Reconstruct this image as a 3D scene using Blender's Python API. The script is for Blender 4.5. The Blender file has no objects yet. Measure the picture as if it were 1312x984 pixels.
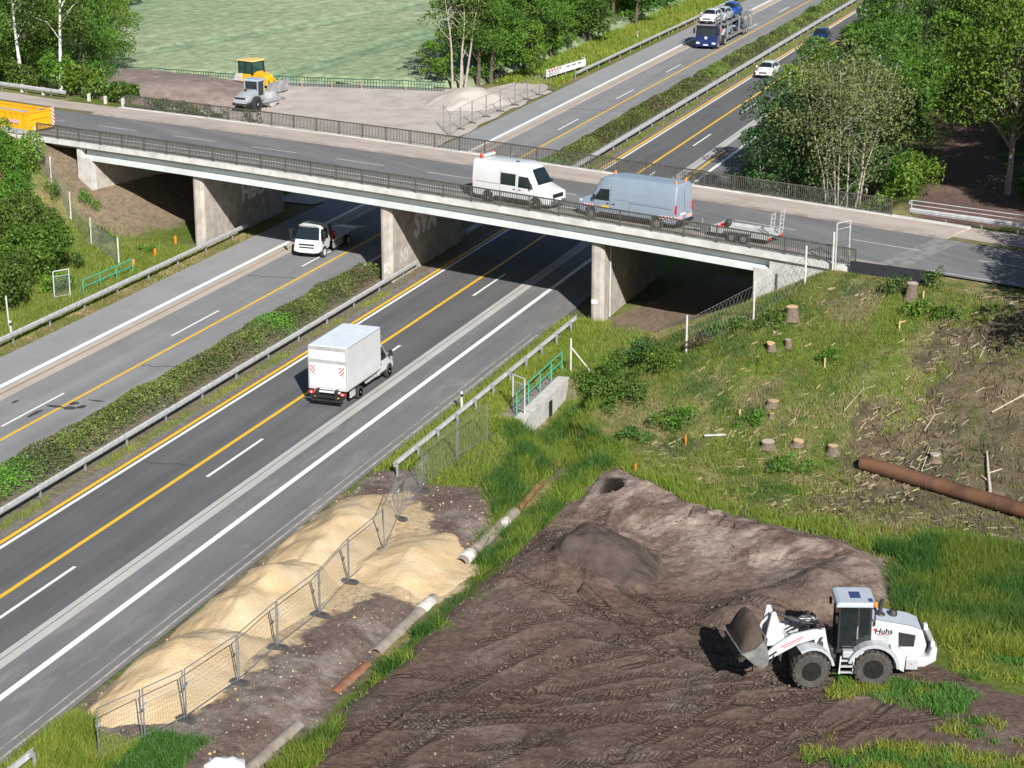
import bpy, bmesh, math, random
import numpy as np
from mathutils import Vector, Matrix, Euler
R = math.radians
PI = math.pi
random.seed(7)
RNG = np.random.default_rng(11)
SC = bpy.context.scene
COL = SC.collection

# ---------------------------------------------------------------- numbers of the place (metres)
CAM_H = 33.8                                   # drone height over the motorway
BA = R(16.3)                                   # skew of the bridge
BE = np.array([math.cos(BA), -math.sin(BA)])   # along the bridge, to the right
BN = np.array([math.sin(BA), math.cos(BA)])    # across the bridge, away
BO = np.array([-51.4, 127.0])
N_NEAR, N_FAR = -6.7, 6.1                      # railings


def bpt(s, n, z=0.0):
    p = BO + BE * s + BN * n
    return (float(p[0]), float(p[1]), z)


def zdeck(s):
    return 6.2 - 0.25 * (s / 34.0) ** 2 if abs(s) < 40 else 6.2 - 0.25 * (40 / 34.0) ** 2


# ---------------------------------------------------------------- value noise
_perm = np.random.default_rng(3).random((256, 256))


def vnoise(x, y, sc=1.0, ox=0.0):
    x = np.asarray(x, float) / sc + 37.3 + ox
    y = np.asarray(y, float) / sc + 91.7 + ox * 1.7
    xi = np.floor(x).astype(int); yi = np.floor(y).astype(int)
    fx = x - xi; fy = y - yi
    fx = fx * fx * (3 - 2 * fx); fy = fy * fy * (3 - 2 * fy)
    a = _perm[xi & 255, yi & 255]; b = _perm[(xi + 1) & 255, yi & 255]
    c = _perm[xi & 255, (yi + 1) & 255]; d = _perm[(xi + 1) & 255, (yi + 1) & 255]
    return (a * (1 - fx) + b * fx) * (1 - fy) + (c * (1 - fx) + d * fx) * fy


def fbm(x, y, sc, o=4, ox=0.0):
    t = 0; a = .5; w = 0
    for i in range(o):
        t = t + a * vnoise(x, y, sc / 2 ** i, ox + 13.1 * i); w += a; a *= .5
    return t / w


def sstep(a, b, x):
    t = np.clip((np.asarray(x, float) - a) / (b - a), 0, 1)
    return t * t * (3 - 2 * t)


def pdist(x, y, pts):
    """distance to a polyline"""
    best = np.full(np.shape(x), 1e9)
    for (x0, y0), (x1, y1) in zip(pts[:-1], pts[1:]):
        dx, dy = x1 - x0, y1 - y0; L2 = dx * dx + dy * dy
        t = np.clip(((x - x0) * dx + (y - y0) * dy) / L2, 0, 1)
        best = np.minimum(best, np.hypot(x - x0 - t * dx, y - y0 - t * dy))
    return best


def pside(x, y, poly):
    """signed distance-ish to a polygon, positive inside"""
    x = np.asarray(x, float); y = np.asarray(y, float)
    ins = np.zeros(x.shape, bool)
    n = len(poly)
    for i in range(n):
        x0, y0 = poly[i]; x1, y1 = poly[(i + 1) % n]
        c = ((y0 > y) != (y1 > y)) & (x < (x1 - x0) * (y - y0) / (y1 - y0 + 1e-12) + x0)
        ins ^= c
    d = pdist(x, y, list(poly) + [poly[0]])
    return np.where(ins, d, -d)


DITCH = [(-33.2, 103.6), (-32.9, 97), (-30.2, 92.5), (-29.8, 82), (-29.9, 70), (-30.1, 50)]
DIRT = [(-30.6, 50), (-30.0, 58), (-28.6, 68), (-28.2, 80), (-27.9, 88), (-27.4, 91.3), (-25.2, 89.6), (-22.3, 87.2), (-18.2, 85.6), (-14.6, 85.4),
        (-12.6, 82.5), (-11.6, 77.5), (-9.6, 75), (-8.0, 72.4), (-5.5, 71.6), (-3.5, 68.0), (-3, 62), (-3, 50)]
SHOULDER_DIRT = [(-38.4, 50), (-38.4, 58.5), (-38.3, 86.5), (-36.5, 87.5), (-34.9, 86), (-32.5, 86.4), (-30.7, 83), (-30.5, 74), (-29.6, 66), (-29.8, 50), (-34, 50), (-34.6, 58.6)]
SANDSPREAD = [(-37.3, 60.5), (-37.9, 80.6), (-35.6, 84.3), (-33.6, 82.0), (-31.6, 77.6), (-29.3, 78.3), (-29.8, 74.6), (-30.8, 72.6), (-33.0, 71.8), (-33.2, 68), (-34.3, 60.2)]
CLEARED = [(-16.5, 91.0), (-15.4, 99), (-13.2, 105), (-9, 108.5), (-3, 110), (2, 108), (2, 89), (-8, 87.5), (-14, 88.0)]
LOT = [(-66.2, 140), (-66.2, 172), (-66.4, 196), (-69, 203), (-72, 201), (-73, 195.5), (-78, 194.5), (-116, 191.4), (-118, 172), (-100, 140)]
FIELD = [(-71, 400), (-73, 230), (-74.5, 194.2), (-80, 193.9), (-116, 191.2), (-135, 200), (-150, 240), (-190, 420)]


def sn(x, y):
    dx = np.asarray(x, float) - BO[0]; dy = np.asarray(y, float) - BO[1]
    return dx * BE[0] + dy * BE[1], dx * BN[0] + dy * BN[1]


def emb(x, y):
    s, n = sn(x, y)
    mx = np.maximum
    w = sstep(6.0, 9.0, n)
    ds = mx(0, 34.0 - s) / 12.5 * (1 - w) + mx(0, -20.5 - x) / 7.0 * w
    dn = mx(0, -8.3 - n) / 15.5 + mx(0, n - 7.5) / 60.0
    hR = 1 - np.sqrt(ds ** 2 + dn ** 2)
    ds = mx(0, s + 31.0) / 10.5
    dn = mx(0, -8.3 - n) / 12.5 + mx(0, n - 8.5) / 12.0
    hL = 1 - np.sqrt(ds ** 2 + dn ** 2)
    h = np.clip(mx(hR, hL), 0, 1)
    h = h + .035 * np.sin(h * PI) * (fbm(x, y, 5.0, 3) - .5) * 4
    # soft toe
    return 5.86 * np.where(h < .12, h * h / .24 + h * .0, h - .06 * np.clip((1 - h) / .88, 0, 1))


def hgt(x, y, fine=True):
    x = np.asarray(x, float); y = np.asarray(y, float)
    corr = sstep(-70.6, -69.8, x) * (1 - sstep(-38.2, -37.4, x))
    h = emb(x, y)
    nz = (fbm(x, y, 7.0, 4, 5) - .5)
    flat = np.where((x < -62) & (y > 130), sstep(-.5, 1.5, pside(x, y, LOT)) * sstep(20.5, 24, sn(x, y)[1]), 0)
    corr = np.maximum(corr, flat)
    h = h + nz * .35 * (1 - corr)
    h = h + .10 * (fbm(x, y, 1.3, 3, 9) - .5) * (1 - corr)
    s, n = sn(x, y)
    onroad = ((s > 30) | (s < -29)) & (np.abs(n + .6) < 9.0)
    h = np.where(onroad, np.minimum(h, 5.71 + .25 * sstep(5.2, 8.5, np.abs(n + .7))), h)
    # verge drop and ditch on the near right
    near = (x > -38) & (y < 112)
    dd = pdist(x, y, DITCH)
    dep = np.interp(y, [50, 75, 90, 97, 101, 103.5, 104.2], [.55, .5, .7, 1.1, 1.25, 1.0, .0])
    h = h - np.where(near, dep * (1 - sstep(np.where(y > 95.5, .8, .35), np.where(y > 95.5, 1.7, 1.9), dd)), 0)
    h = h * np.where(corr > 0, (1 - corr), 1) - .06 * corr
    # soil mounds on the dirt field
    ins = pside(x, y, DIRT)
    w = sstep(-.3, 1.2, ins)
    bank = np.exp(-((pdist(x, y, [(-26.6, 89.0), (-22, 85.6), (-17, 83.0), (-12.5, 81.5)])) / 2.2) ** 2) * .75
    bank = bank + np.exp(-((pdist(x, y, [(-17.4, 75.0), (-15.9, 77.4), (-14.9, 79.0)])) / 1.3) ** 2) * 1.0
    dm = np.hypot((x + 25.3) / 3.7, (y - np.where(y < 78.6, 78.6, 78.6)) / np.where(y < 78.6, 8.5, 4.8)) + (fbm(x, y, 1.8, 4, 55) - .5) * .5
    h = h + w * 1.25 * np.clip(1 - dm, 0, 1) ** 1.1
    h = h - 1.7 * np.exp(-((np.hypot(x + 26.4, y - 87.2)) / .5) ** 6)
    crk = np.abs(fbm(x, y, 2.6, 4, 91) - .5)
    h = h - w * .22 * np.exp(-(crk / .012) ** 2) * sstep(.25, .7, bank + .5 * np.clip(1 - dm, 0, 1))
    h = h + w * (bank * (.6 + .8 * fbm(x, y, 2.2, 4, 21)) + (fbm(x, y, 3.0, 5, 31) - .5) * (.14 + .26 * sstep(71, 78, y)) + (fbm(x, y, .7, 4, 33) - .5) * (.12 + .12 * sstep(71, 78, y)))
    return h


def hz(x, y):
    return float(hgt(np.array([x]), np.array([y]))[0])

# ---------------------------------------------------------------- materials
_mats = {}


def lin(c):
    return tuple(((v / 12.92) if v <= .04045 else ((v + .055) / 1.055) ** 2.4) for v in c)


def nt(m):
    m.use_nodes = True
    return m.node_tree.nodes, m.node_tree.links


def mat(name, col, rough=.6, metal=0.0, var=.12, scale=2.0, bump=0.0, bscale=20.0, spec=.5, dirt=None, dirt_amt=.0, coat=0.0, detail=6.0):
    """plain procedural material: a base colour broken by noise, optional dirt blotches and bump"""
    if name in _mats:
        return _mats[name]
    m = bpy.data.materials.new(name)
    N, L = nt(m)
    b = N['Principled BSDF']
    b.inputs['Roughness'].default_value = rough
    b.inputs['Metallic'].default_value = metal
    b.inputs['Specular IOR Level'].default_value = spec
    if coat:
        b.inputs['Coat Weight'].default_value = coat
        b.inputs['Coat Roughness'].default_value = .08
    tc = N.new('ShaderNodeTexCoord')
    nz = N.new('ShaderNodeTexNoise'); nz.inputs['Scale'].default_value = scale; nz.inputs['Detail'].default_value = detail
    L.new(tc.outputs['Object'], nz.inputs['Vector'])
    cr = N.new('ShaderNodeValToRGB')
    lo = tuple(max(0, c * (1 - var)) for c in col[:3]) + (1,)
    hi = tuple(min(1, c * (1 + var)) for c in col[:3]) + (1,)
    cr.color_ramp.elements[0].color = lo; cr.color_ramp.elements[1].color = hi
    cr.color_ramp.elements[0].position = .3; cr.color_ramp.elements[1].position = .7
    L.new(nz.outputs['Fac'], cr.inputs['Fac'])
    out = cr.outputs['Color']
    if dirt is not None and dirt_amt > 0:
        n2 = N.new('ShaderNodeTexNoise'); n2.inputs['Scale'].default_value = scale * .7; n2.inputs['Detail'].default_value = 8; n2.inputs['Roughness'].default_value = .7
        L.new(tc.outputs['Object'], n2.inputs['Vector'])
        r2 = N.new('ShaderNodeValToRGB'); r2.color_ramp.elements[0].position = .48; r2.color_ramp.elements[1].position = .72
        r2.color_ramp.elements[1].color = (dirt_amt,) * 3 + (1,)
        L.new(n2.outputs['Fac'], r2.inputs['Fac'])
        mx = N.new('ShaderNodeMixRGB'); L.new(r2.outputs['Color'], mx.inputs['Fac']); L.new(out, mx.inputs['Color1'])
        mx.inputs['Color2'].default_value = tuple(dirt[:3]) + (1,)
        out = mx.outputs['Color']
    L.new(out, b.inputs['Base Color'])
    if bump:
        n3 = N.new('ShaderNodeTexNoise'); n3.inputs['Scale'].default_value = bscale; n3.inputs['Detail'].default_value = 5
        L.new(tc.outputs['Object'], n3.inputs['Vector'])
        bp = N.new('ShaderNodeBump'); bp.inputs['Strength'].default_value = bump; bp.inputs['Distance'].default_value = .03
        L.new(n3.outputs['Fac'], bp.inputs['Height']); L.new(bp.outputs['Normal'], b.inputs['Normal'])
    _mats[name] = m
    return m


def glass(name='window_glass', col=(.012, .018, .022)):
    if name in _mats:
        return _mats[name]
    return mat(name, col, rough=.06, var=.25, scale=1.2, spec=.8)


# ---------------------------------------------------------------- mesh collector
class MB:
    def __init__(self):
        self.v = []; self.f = []; self.m = []; self.mi = 0

    def add(self, vs, fs):
        o = len(self.v)
        self.v.extend([tuple(map(float, p)) for p in vs])
        for f in fs:
            self.f.append(tuple(i + o for i in f)); self.m.append(self.mi)
        return self

    def box(self, c, s, rz=0.0, rx=0.0, ry=0.0):
        hx, hy, hz_ = s[0] / 2, s[1] / 2, s[2] / 2
        pts = [(-hx, -hy, -hz_), (hx, -hy, -hz_), (hx, hy, -hz_), (-hx, hy, -hz_), (-hx, -hy, hz_), (hx, -hy, hz_), (hx, hy, hz_), (-hx, hy, hz_)]
        if rz or rx or ry:
            M_ = Euler((rx, ry, rz)).to_matrix()
            pts = [M_ @ Vector(p) for p in pts]
        return self.add([(p[0] + c[0], p[1] + c[1], p[2] + c[2]) for p in pts],
                        [(0, 3, 2, 1), (4, 5, 6, 7), (0, 1, 5, 4), (1, 2, 6, 5), (2, 3, 7, 6), (3, 0, 4, 7)])

    def bx(self, x0, x1, y0, y1, z0, z1):
        return self.box(((x0 + x1) / 2, (y0 + y1) / 2, (z0 + z1) / 2), (abs(x1 - x0), abs(y1 - y0), abs(z1 - z0)))

    def beam(self, a, b, w, h=None, up=(0, 0, 1)):
        """rectangular bar from a to b"""
        h = h or w
        a = Vector(a); b = Vector(b); d = (b - a).normalized(); u = Vector(up)
        if abs(d.dot(u)) > .98:
            u = Vector((0, 1, 0))
        r = d.cross(u).normalized(); u = r.cross(d).normalized()
        P = []
        for q in (a, b):
            for sx, sz in ((-1, -1), (1, -1), (1, 1), (-1, 1)):
                P.append(q + r * (sx * w / 2) + u * (sz * h / 2))
        return self.add(P, [(3, 2, 1, 0), (4, 5, 6, 7), (0, 1, 5, 4), (1, 2, 6, 5), (2, 3, 7, 6), (3, 0, 4, 7)])

    def tube(self, pts, r, n=8, caps=True, r1=None):
        pts = [Vector(p) for p in pts]; k = len(pts)
        rs = r if isinstance(r, (list, tuple)) else [r + ((r1 if r1 is not None else r) - r) * i / max(1, k - 1) for i in range(k)]
        V = []; F = []
        prev = None
        for i, p in enumerate(pts):
            d = (pts[min(i + 1, k - 1)] - pts[max(i - 1, 0)]).normalized()
            if prev is None:
                u = Vector((0, 0, 1)) if abs(d.z) < .9 else Vector((1, 0, 0))
                a = d.cross(u).normalized()
            else:
                a = (prev - d * prev.dot(d)).normalized()
            prev = a; b = d.cross(a)
            for j in range(n):
                t = 2 * PI * j / n
                V.append(p + a * (math.cos(t) * rs[i]) + b * (math.sin(t) * rs[i]))
        for i in range(k - 1):
            for j in range(n):
                F.append((i * n + j, i * n + (j + 1) % n, (i + 1) * n + (j + 1) % n, (i + 1) * n + j))
        if caps:
            F.append(tuple(range(n - 1, -1, -1))); F.append(tuple((k - 1) * n + j for j in range(n)))
        return self.add(V, F)

    def lathe(self, prof, c, axis='y', n=24):
        """prof: (radius, offset along axis)"""
        V = []; F = []; k = len(prof)
        for (r, o) in prof:
            for j in range(n):
                t = 2 * PI * j / n; a, b = r * math.cos(t), r * math.sin(t)
                if axis == 'y': p = (a, o, b)
                elif axis == 'x': p = (o, a, b)
                else: p = (a, b, o)
                V.append((p[0] + c[0], p[1] + c[1], p[2] + c[2]))
        for i in range(k - 1):
            for j in range(n):
                F.append((i * n + j, i * n + (j + 1) % n, (i + 1) * n + (j + 1) % n, (i + 1) * n + j))
        if prof[0][0] > 1e-4: F.append(tuple(range(n - 1, -1, -1)))
        if prof[-1][0] > 1e-4: F.append(tuple((k - 1) * n + j for j in range(n)))
        return self.add(V, F)

    def prism(self, poly, y0, y1, plane='xz'):
        """polygon extruded between y0 and y1 along the missing axis"""
        n = len(poly); V = []
        for o in (y0, y1):
            for (a, b) in poly:
                V.append((a, o, b) if plane == 'xz' else ((a, b, o) if plane == 'xy' else (o, a, b)))
        F = [tuple(range(n)), tuple(range(2 * n - 1, n - 1, -1))]
        for i in range(n):
            j = (i + 1) % n
            F.append((i, i + n, j + n, j))
        return self.add(V, F)

    def loft(self, rings, cap=True):
        n = len(rings[0]); V = [p for r in rings for p in r]; F = []
        for i in range(len(rings) - 1):
            for j in range(n):
                F.append((i * n + j, i * n + (j + 1) % n, (i + 1) * n + (j + 1) % n, (i + 1) * n + j))
        if cap:
            F.append(tuple(range(n - 1, -1, -1))); F.append(tuple((len(rings) - 1) * n + j for j in range(n)))
        return self.add(V, F)

    def quad(self, a, b, c, d):
        return self.add([a, b, c, d], [(0, 1, 2, 3)])

    def grid(self, P):
        """P: rows of points"""
        r = len(P); c = len(P[0])
        return self.add([p for row in P for p in row], [(i * c + j, i * c + j + 1, (i + 1) * c + j + 1, (i + 1) * c + j) for i in range(r - 1) for j in range(c - 1)])

    def build(self, name, mats, parent=None, smooth=False, bevel=0.0, fix=True, auto=None):
        me = bpy.data.meshes.new(name)
        me.from_pydata(self.v, [], self.f)
        if not isinstance(mats, (list, tuple)): mats = [mats]
        for m in mats: me.materials.append(m)
        if len(mats) > 1: me.polygons.foreach_set('material_index', self.m)
        if fix:
            bm = bmesh.new(); bm.from_mesh(me)
            bmesh.ops.recalc_face_normals(bm, faces=bm.faces)
            bm.to_mesh(me); bm.free()
        if smooth: me.polygons.foreach_set('use_smooth', [True] * len(me.polygons))
        if auto is not None:
            me.polygons.foreach_set('use_smooth', [True] * len(me.polygons))
            bm = bmesh.new(); bm.from_mesh(me)
            for e in bm.edges:
                if len(e.link_faces) == 2 and e.calc_face_angle(0) > R(auto): e.smooth = False
            bm.to_mesh(me); bm.free()
        me.update()
        o = bpy.data.objects.new(name, me); COL.objects.link(o)
        if parent is not None: o.parent = parent
        if bevel:
            b = o.modifiers.new('edge', 'BEVEL'); b.width = bevel; b.segments = 2; b.limit_method = 'ANGLE'; b.angle_limit = R(35); b.harden_normals = False
        return o


def tag(o, label, cat, group=None, kind=None):
    if label: o['label'] = label
    if cat: o['category'] = cat
    if group: o['group'] = group
    if kind: o['kind'] = kind
    return o


def thing(name, label, cat, loc=(0, 0, 0), rz=0.0, group=None):
    o = bpy.data.objects.new(name, None); COL.objects.link(o)
    o.location = loc; o.rotation_euler = (0, 0, rz); o.empty_display_size = .3
    return tag(o, label, cat, group)


def struct(o):
    o['kind'] = 'structure'; return o


def kids(o):
    return [c for c in bpy.data.objects if c.parent == o]


def dup(root, loc, rz=None, label=None, group=None, scale=None):
    ch = {}
    for c in bpy.data.objects:
        if c.parent is not None: ch.setdefault(c.parent.name, []).append(c)

    def cp(o, par):
        c = o.copy(); COL.objects.link(c)
        if par is not None: c.parent = par
        for k in ch.get(o.name, []): cp(k, c)
        return c
    r = cp(root, None); r.location = loc
    if rz is not None: r.rotation_euler = (0, 0, rz)
    if scale is not None: r.scale = scale if isinstance(scale, (tuple, list)) else (scale,) * 3
    if label: r['label'] = label
    if group: r['group'] = group
    return r


def np_mesh(name, verts, faces, m, smooth=False, col=None, cname='Col', fcol=None):
    """numpy mesh, all faces with the same number of corners"""
    me = bpy.data.meshes.new(name)
    verts = np.asarray(verts, np.float32); faces = np.asarray(faces, np.int32)
    nf, k = faces.shape
    me.vertices.add(len(verts)); me.vertices.foreach_set('co', verts.ravel())
    me.loops.add(nf * k); me.loops.foreach_set('vertex_index', faces.ravel())
    me.polygons.add(nf)
    me.polygons.foreach_set('loop_start', np.arange(0, nf * k, k, dtype=np.int32))
    me.polygons.foreach_set('loop_total', np.full(nf, k, np.int32))
    if smooth: me.polygons.foreach_set('use_smooth', np.ones(nf, bool))
    me.update(calc_edges=True)
    if col is not None:
        a = me.color_attributes.new(cname, 'FLOAT_COLOR', 'POINT')
        c = np.ones((len(verts), 4), np.float32); c[:, :3] = col
        a.data.foreach_set('color', c.ravel())
    if fcol is not None:
        a = me.color_attributes.new(cname, 'FLOAT_COLOR', 'CORNER')
        c = np.ones((nf * k, 4), np.float32); c[:, :3] = np.repeat(fcol, k, axis=0)
        a.data.foreach_set('color', c.ravel())
    for mm in (m if isinstance(m, (list, tuple)) else [m]): me.materials.append(mm)
    o = bpy.data.objects.new(name, me); COL.objects.link(o)
    return o


# shared paints
M_STEEL = mat('galvanised_steel', (.52, .53, .54), rough=.5, metal=.3, var=.18, scale=3)
M_STEELD = mat('weathered_steel', (.30, .31, .31), rough=.55, metal=.4, var=.25, scale=5)
M_WHITE = mat('white_paint', (.60, .61, .62), rough=.28, var=.03, scale=1.2, coat=.5, dirt=(.45, .42, .38), dirt_amt=.12)
M_BLACK = mat('black_plastic', (.02, .02, .021), rough=.5, var=.25, scale=6)
M_RUBBER = mat('tyre_rubber', (.028, .027, .026), rough=.85, var=.35, scale=9)
M_RIM = mat('wheel_rim_metal', (.34, .34, .35), rough=.4, metal=.6, var=.2, scale=8)
M_RED = mat('red_plastic', (.45, .02, .025), rough=.3, var=.1)
M_REDSTRIPE = mat('red_reflective_film', (.55, .03, .04), rough=.4, var=.08)
M_WSTRIPE = mat('white_reflective_film', (.8, .8, .8), rough=.4, var=.05)
M_LAMP = mat('headlamp_glass', (.62, .64, .66), rough=.12, var=.1, spec=.8)
M_GLASS = glass()
M_ORANGE = mat('orange_plastic', (.75, .2, .02), rough=.35, var=.1)
M_CONC = mat('weathered_concrete', (.40, .36, .32), rough=.9, var=.22, scale=1.4, bump=.35, bscale=25, dirt=(.2, .17, .15), dirt_amt=.5)
M_CONCL = mat('pale_concrete', (.52, .50, .47), rough=.85, var=.14, scale=2.2, bump=.2, bscale=30, dirt=(.22, .21, .2), dirt_amt=.4)
M_WOOD = mat('raw_wood', (.34, .25, .16), rough=.8, var=.25, scale=6)
M_GREENP = mat('turquoise_green_paint', (.06, .36, .24), rough=.45, var=.15, scale=4)
M_PLATE = mat('number_plate_white', (.75, .75, .75), rough=.4, var=.03)

# ---------------------------------------------------------------- ground sheet
def ground_mat():
    m = bpy.data.materials.new('open_ground'); N, L = nt(m); b = N['Principled BSDF']
    b.inputs['Roughness'].default_value = .95; b.inputs['Specular IOR Level'].default_value = .15
    at = N.new('ShaderNodeVertexColor'); at.layer_name = 'Col'
    tc = N.new('ShaderNodeTexCoord')
    n1 = N.new('ShaderNodeTexNoise'); n1.inputs['Scale'].default_value = 3.5; n1.inputs['Detail'].default_value = 9; n1.inputs['Roughness'].default_value = .72
    L.new(tc.outputs['Object'], n1.inputs['Vector'])
    cr = N.new('ShaderNodeValToRGB'); cr.color_ramp.elements[0].position = .3; cr.color_ramp.elements[1].position = .72
    cr.color_ramp.elements[0].color = (.55, .55, .55, 1); cr.color_ramp.elements[1].color = (1.5, 1.48, 1.45, 1)
    L.new(n1.outputs['Fac'], cr.inputs['Fac'])
    mx = N.new('ShaderNodeMixRGB'); mx.blend_type = 'MULTIPLY'; mx.inputs['Fac'].default_value = 1
    L.new(at.outputs['Color'], mx.inputs['Color1']); L.new(cr.outputs['Color'], mx.inputs['Color2'])
    # tyre cleats: chevrons along the stored track coordinates
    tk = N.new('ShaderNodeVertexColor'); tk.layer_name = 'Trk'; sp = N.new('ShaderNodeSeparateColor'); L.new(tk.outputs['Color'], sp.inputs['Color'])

    def mth(op, a, bb=None):
        q = N.new('ShaderNodeMath'); q.operation = op
        for i, v_ in enumerate((a, bb)):
            if v_ is None: continue
            if isinstance(v_, (int, float)): q.inputs[i].default_value = v_
            else: L.new(v_, q.inputs[i])
        return q.outputs[0]
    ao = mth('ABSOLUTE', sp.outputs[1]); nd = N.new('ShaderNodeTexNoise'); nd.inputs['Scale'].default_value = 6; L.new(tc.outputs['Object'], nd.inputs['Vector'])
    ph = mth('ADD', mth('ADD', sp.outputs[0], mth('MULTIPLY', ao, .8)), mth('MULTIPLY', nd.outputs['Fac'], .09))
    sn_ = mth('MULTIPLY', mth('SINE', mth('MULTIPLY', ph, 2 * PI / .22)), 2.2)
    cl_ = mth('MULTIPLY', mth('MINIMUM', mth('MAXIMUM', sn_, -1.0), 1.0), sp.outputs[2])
    dark = mth('SUBTRACT', 1.0, mth('MULTIPLY', mth('MAXIMUM', mth('MULTIPLY', cl_, -1.0), 0.0), .26))  # cleat hollows painted darker, putting relief shade into the colour
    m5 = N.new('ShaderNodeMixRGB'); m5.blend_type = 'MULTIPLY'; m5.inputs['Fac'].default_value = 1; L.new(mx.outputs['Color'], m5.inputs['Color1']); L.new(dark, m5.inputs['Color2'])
    L.new(m5.outputs['Color'], b.inputs['Base Color'])
    n2 = N.new('ShaderNodeTexNoise'); n2.inputs['Scale'].default_value = 7; n2.inputs['Detail'].default_value = 8; n2.inputs['Roughness'].default_value = .7
    L.new(tc.outputs['Object'], n2.inputs['Vector'])
    bp = N.new('ShaderNodeBump'); bp.inputs['Strength'].default_value = .9; bp.inputs['Distance'].default_value = .09
    L.new(mth('ADD', n2.outputs['Fac'], mth('MULTIPLY', cl_, .3)), bp.inputs['Height']); L.new(bp.outputs['Normal'], b.inputs['Normal'])
    return m


def axis(segs):
    out = []
    for a, b, st in segs:
        out.append(np.arange(a, b - 1e-6, st))
    return np.concatenate(out + [np.array([segs[-1][1]])])


C_GREEN = np.array((.105, .145, .026)); C_DEEP = np.array((.035, .085, .018)); C_DRY = np.array((.25, .215, .10)); C_BROWN = np.array((.14, .115, .085))
C_DIRT = np.array((.142, .108, .091)); C_PALE = np.array((.255, .215, .19)); C_MOIST = np.array((.066, .047, .038)); C_SAND = np.array((.48, .34, .17)); C_SANDP = np.array((.46, .385, .285))


def mixc(a, b, t):
    t = np.asarray(t)[..., None]
    return a * (1 - t) + b * t


# tyre tracks of the loader on the dirt field: polyline, half gauge
TRACKS = [([(-12.5, 70.8), (-17, 68.5), (-21.5, 64.5), (-25, 58), (-26, 50)], .95), ([(-10.5, 71.6), (-15, 69), (-17.5, 63), (-18, 56), (-17, 49)], .95),
          ([(-14.5, 71.2), (-19, 72.6), (-22.5, 75.2)], .95), ([(-21, 74.5), (-23.5, 69), (-26.0, 63.5), (-27.4, 55)], .95), ([(-11.5, 69), (-13.5, 63.5), (-21.5, 59.2), (-28.5, 57.5)], .95),
          ([(-16.5, 76.5), (-21, 75.0), (-25.4, 69.5), (-27.4, 63)], .95), ([(-11, 66.5), (-14.5, 60.5), (-15, 52)], .95), ([(-25, 76.5), (-26.6, 81), (-27, 88)], .8),
          ([(-29, 53), (-22, 57.5), (-13, 60.5), (-9.5, 63)], .95), ([(-28.5, 60), (-21, 63.5), (-14, 66.2), (-9.8, 69.4)], .95), ([(-28, 56.2), (-20, 60.6), (-12, 63.6)], .95), ([(-27.5, 65), (-21, 67), (-15.5, 70.6)], .95),
          ([(-24, 53), (-16.5, 56.2), (-10, 58.5)], .95), ([(-20.5, 71), (-18, 74), (-15, 75.5)], .95), ([(-27, 51), (-16, 54), (-10.5, 55)], .95),
          ([(-12.0, 70.0), (-15.5, 66.5), (-18.5, 60), (-19.5, 52)], .95), ([(-10, 67.5), (-12.3, 62), (-12.8, 52)], .95), ([(-13.5, 71.8), (-20, 70.2), (-24.5, 66), (-27.5, 58)], .95), ([(-8.5, 70.8), (-14, 67.3), (-22, 65.6), (-28, 63)], .95), ([(-5.5, 71.8), (-9, 71.6), (-13, 70.6)], .95), ([(-26.5, 74), (-23, 72.6), (-18, 73), (-15.5, 73.8)], .95)]


def track_field(x, y):
    """ruts of the tyres: height, distance along the track, distance across, strength"""
    h = np.zeros_like(x); msk = np.zeros_like(x); AL = np.zeros_like(x); OO = np.zeros_like(x)
    for ti, (pts, g) in enumerate(TRACKS):
        best = np.full(x.shape, 1e9); sd_ = np.zeros_like(x); al = np.zeros_like(x); acc = 0
        for (x0, y0), (x1, y1) in zip(pts[:-1], pts[1:]):
            dx, dy = x1 - x0, y1 - y0; Ls = math.hypot(dx, dy)
            t = np.clip(((x - x0) * dx + (y - y0) * dy) / Ls ** 2, 0, 1)
            d = np.hypot(x - x0 - t * dx, y - y0 - t * dy); sg = ((x - x0) * dy - (y - y0) * dx) / Ls
            u = d < best
            best = np.where(u, d, best); sd_ = np.where(u, sg, sd_); al = np.where(u, acc + t * Ls, al); acc += Ls
        for side in (-g, g):
            o = sd_ - side
            on = (1 - sstep(.24, .36, np.abs(o))) * (best < g + .6) * sstep(.25, .5, vnoise(x, y, 3.0, 70 + side + ti))
            h = h - .03 * on + (np.exp(-((np.abs(o) - .38) / .09) ** 2) * .03) * (best < g + .6) * sstep(.25, .5, vnoise(x, y, 3.0, 70 + side + ti))
            u = on > msk; AL = np.where(u, al, AL); OO = np.where(u, o, OO); msk = np.maximum(msk, on)
    return h, AL, OO, msk


GX = axis([(-900, -200, 50), (-200, -120, 5), (-120, -71, 1.0), (-71, -66, .5), (-66, -40, 2.0), (-40, -30.8, .16), (-30.8, -8, .09), (-8, 3, .25), (3, 40, 1.5), (40, 120, 10), (120, 900, 60)])
GY = axis([(-200, 40, 20), (40, 52, 1.0), (52, 93, .09), (93, 112, .2), (112, 200, 1.0), (200, 330, 5), (330, 1500, 90)])


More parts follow.
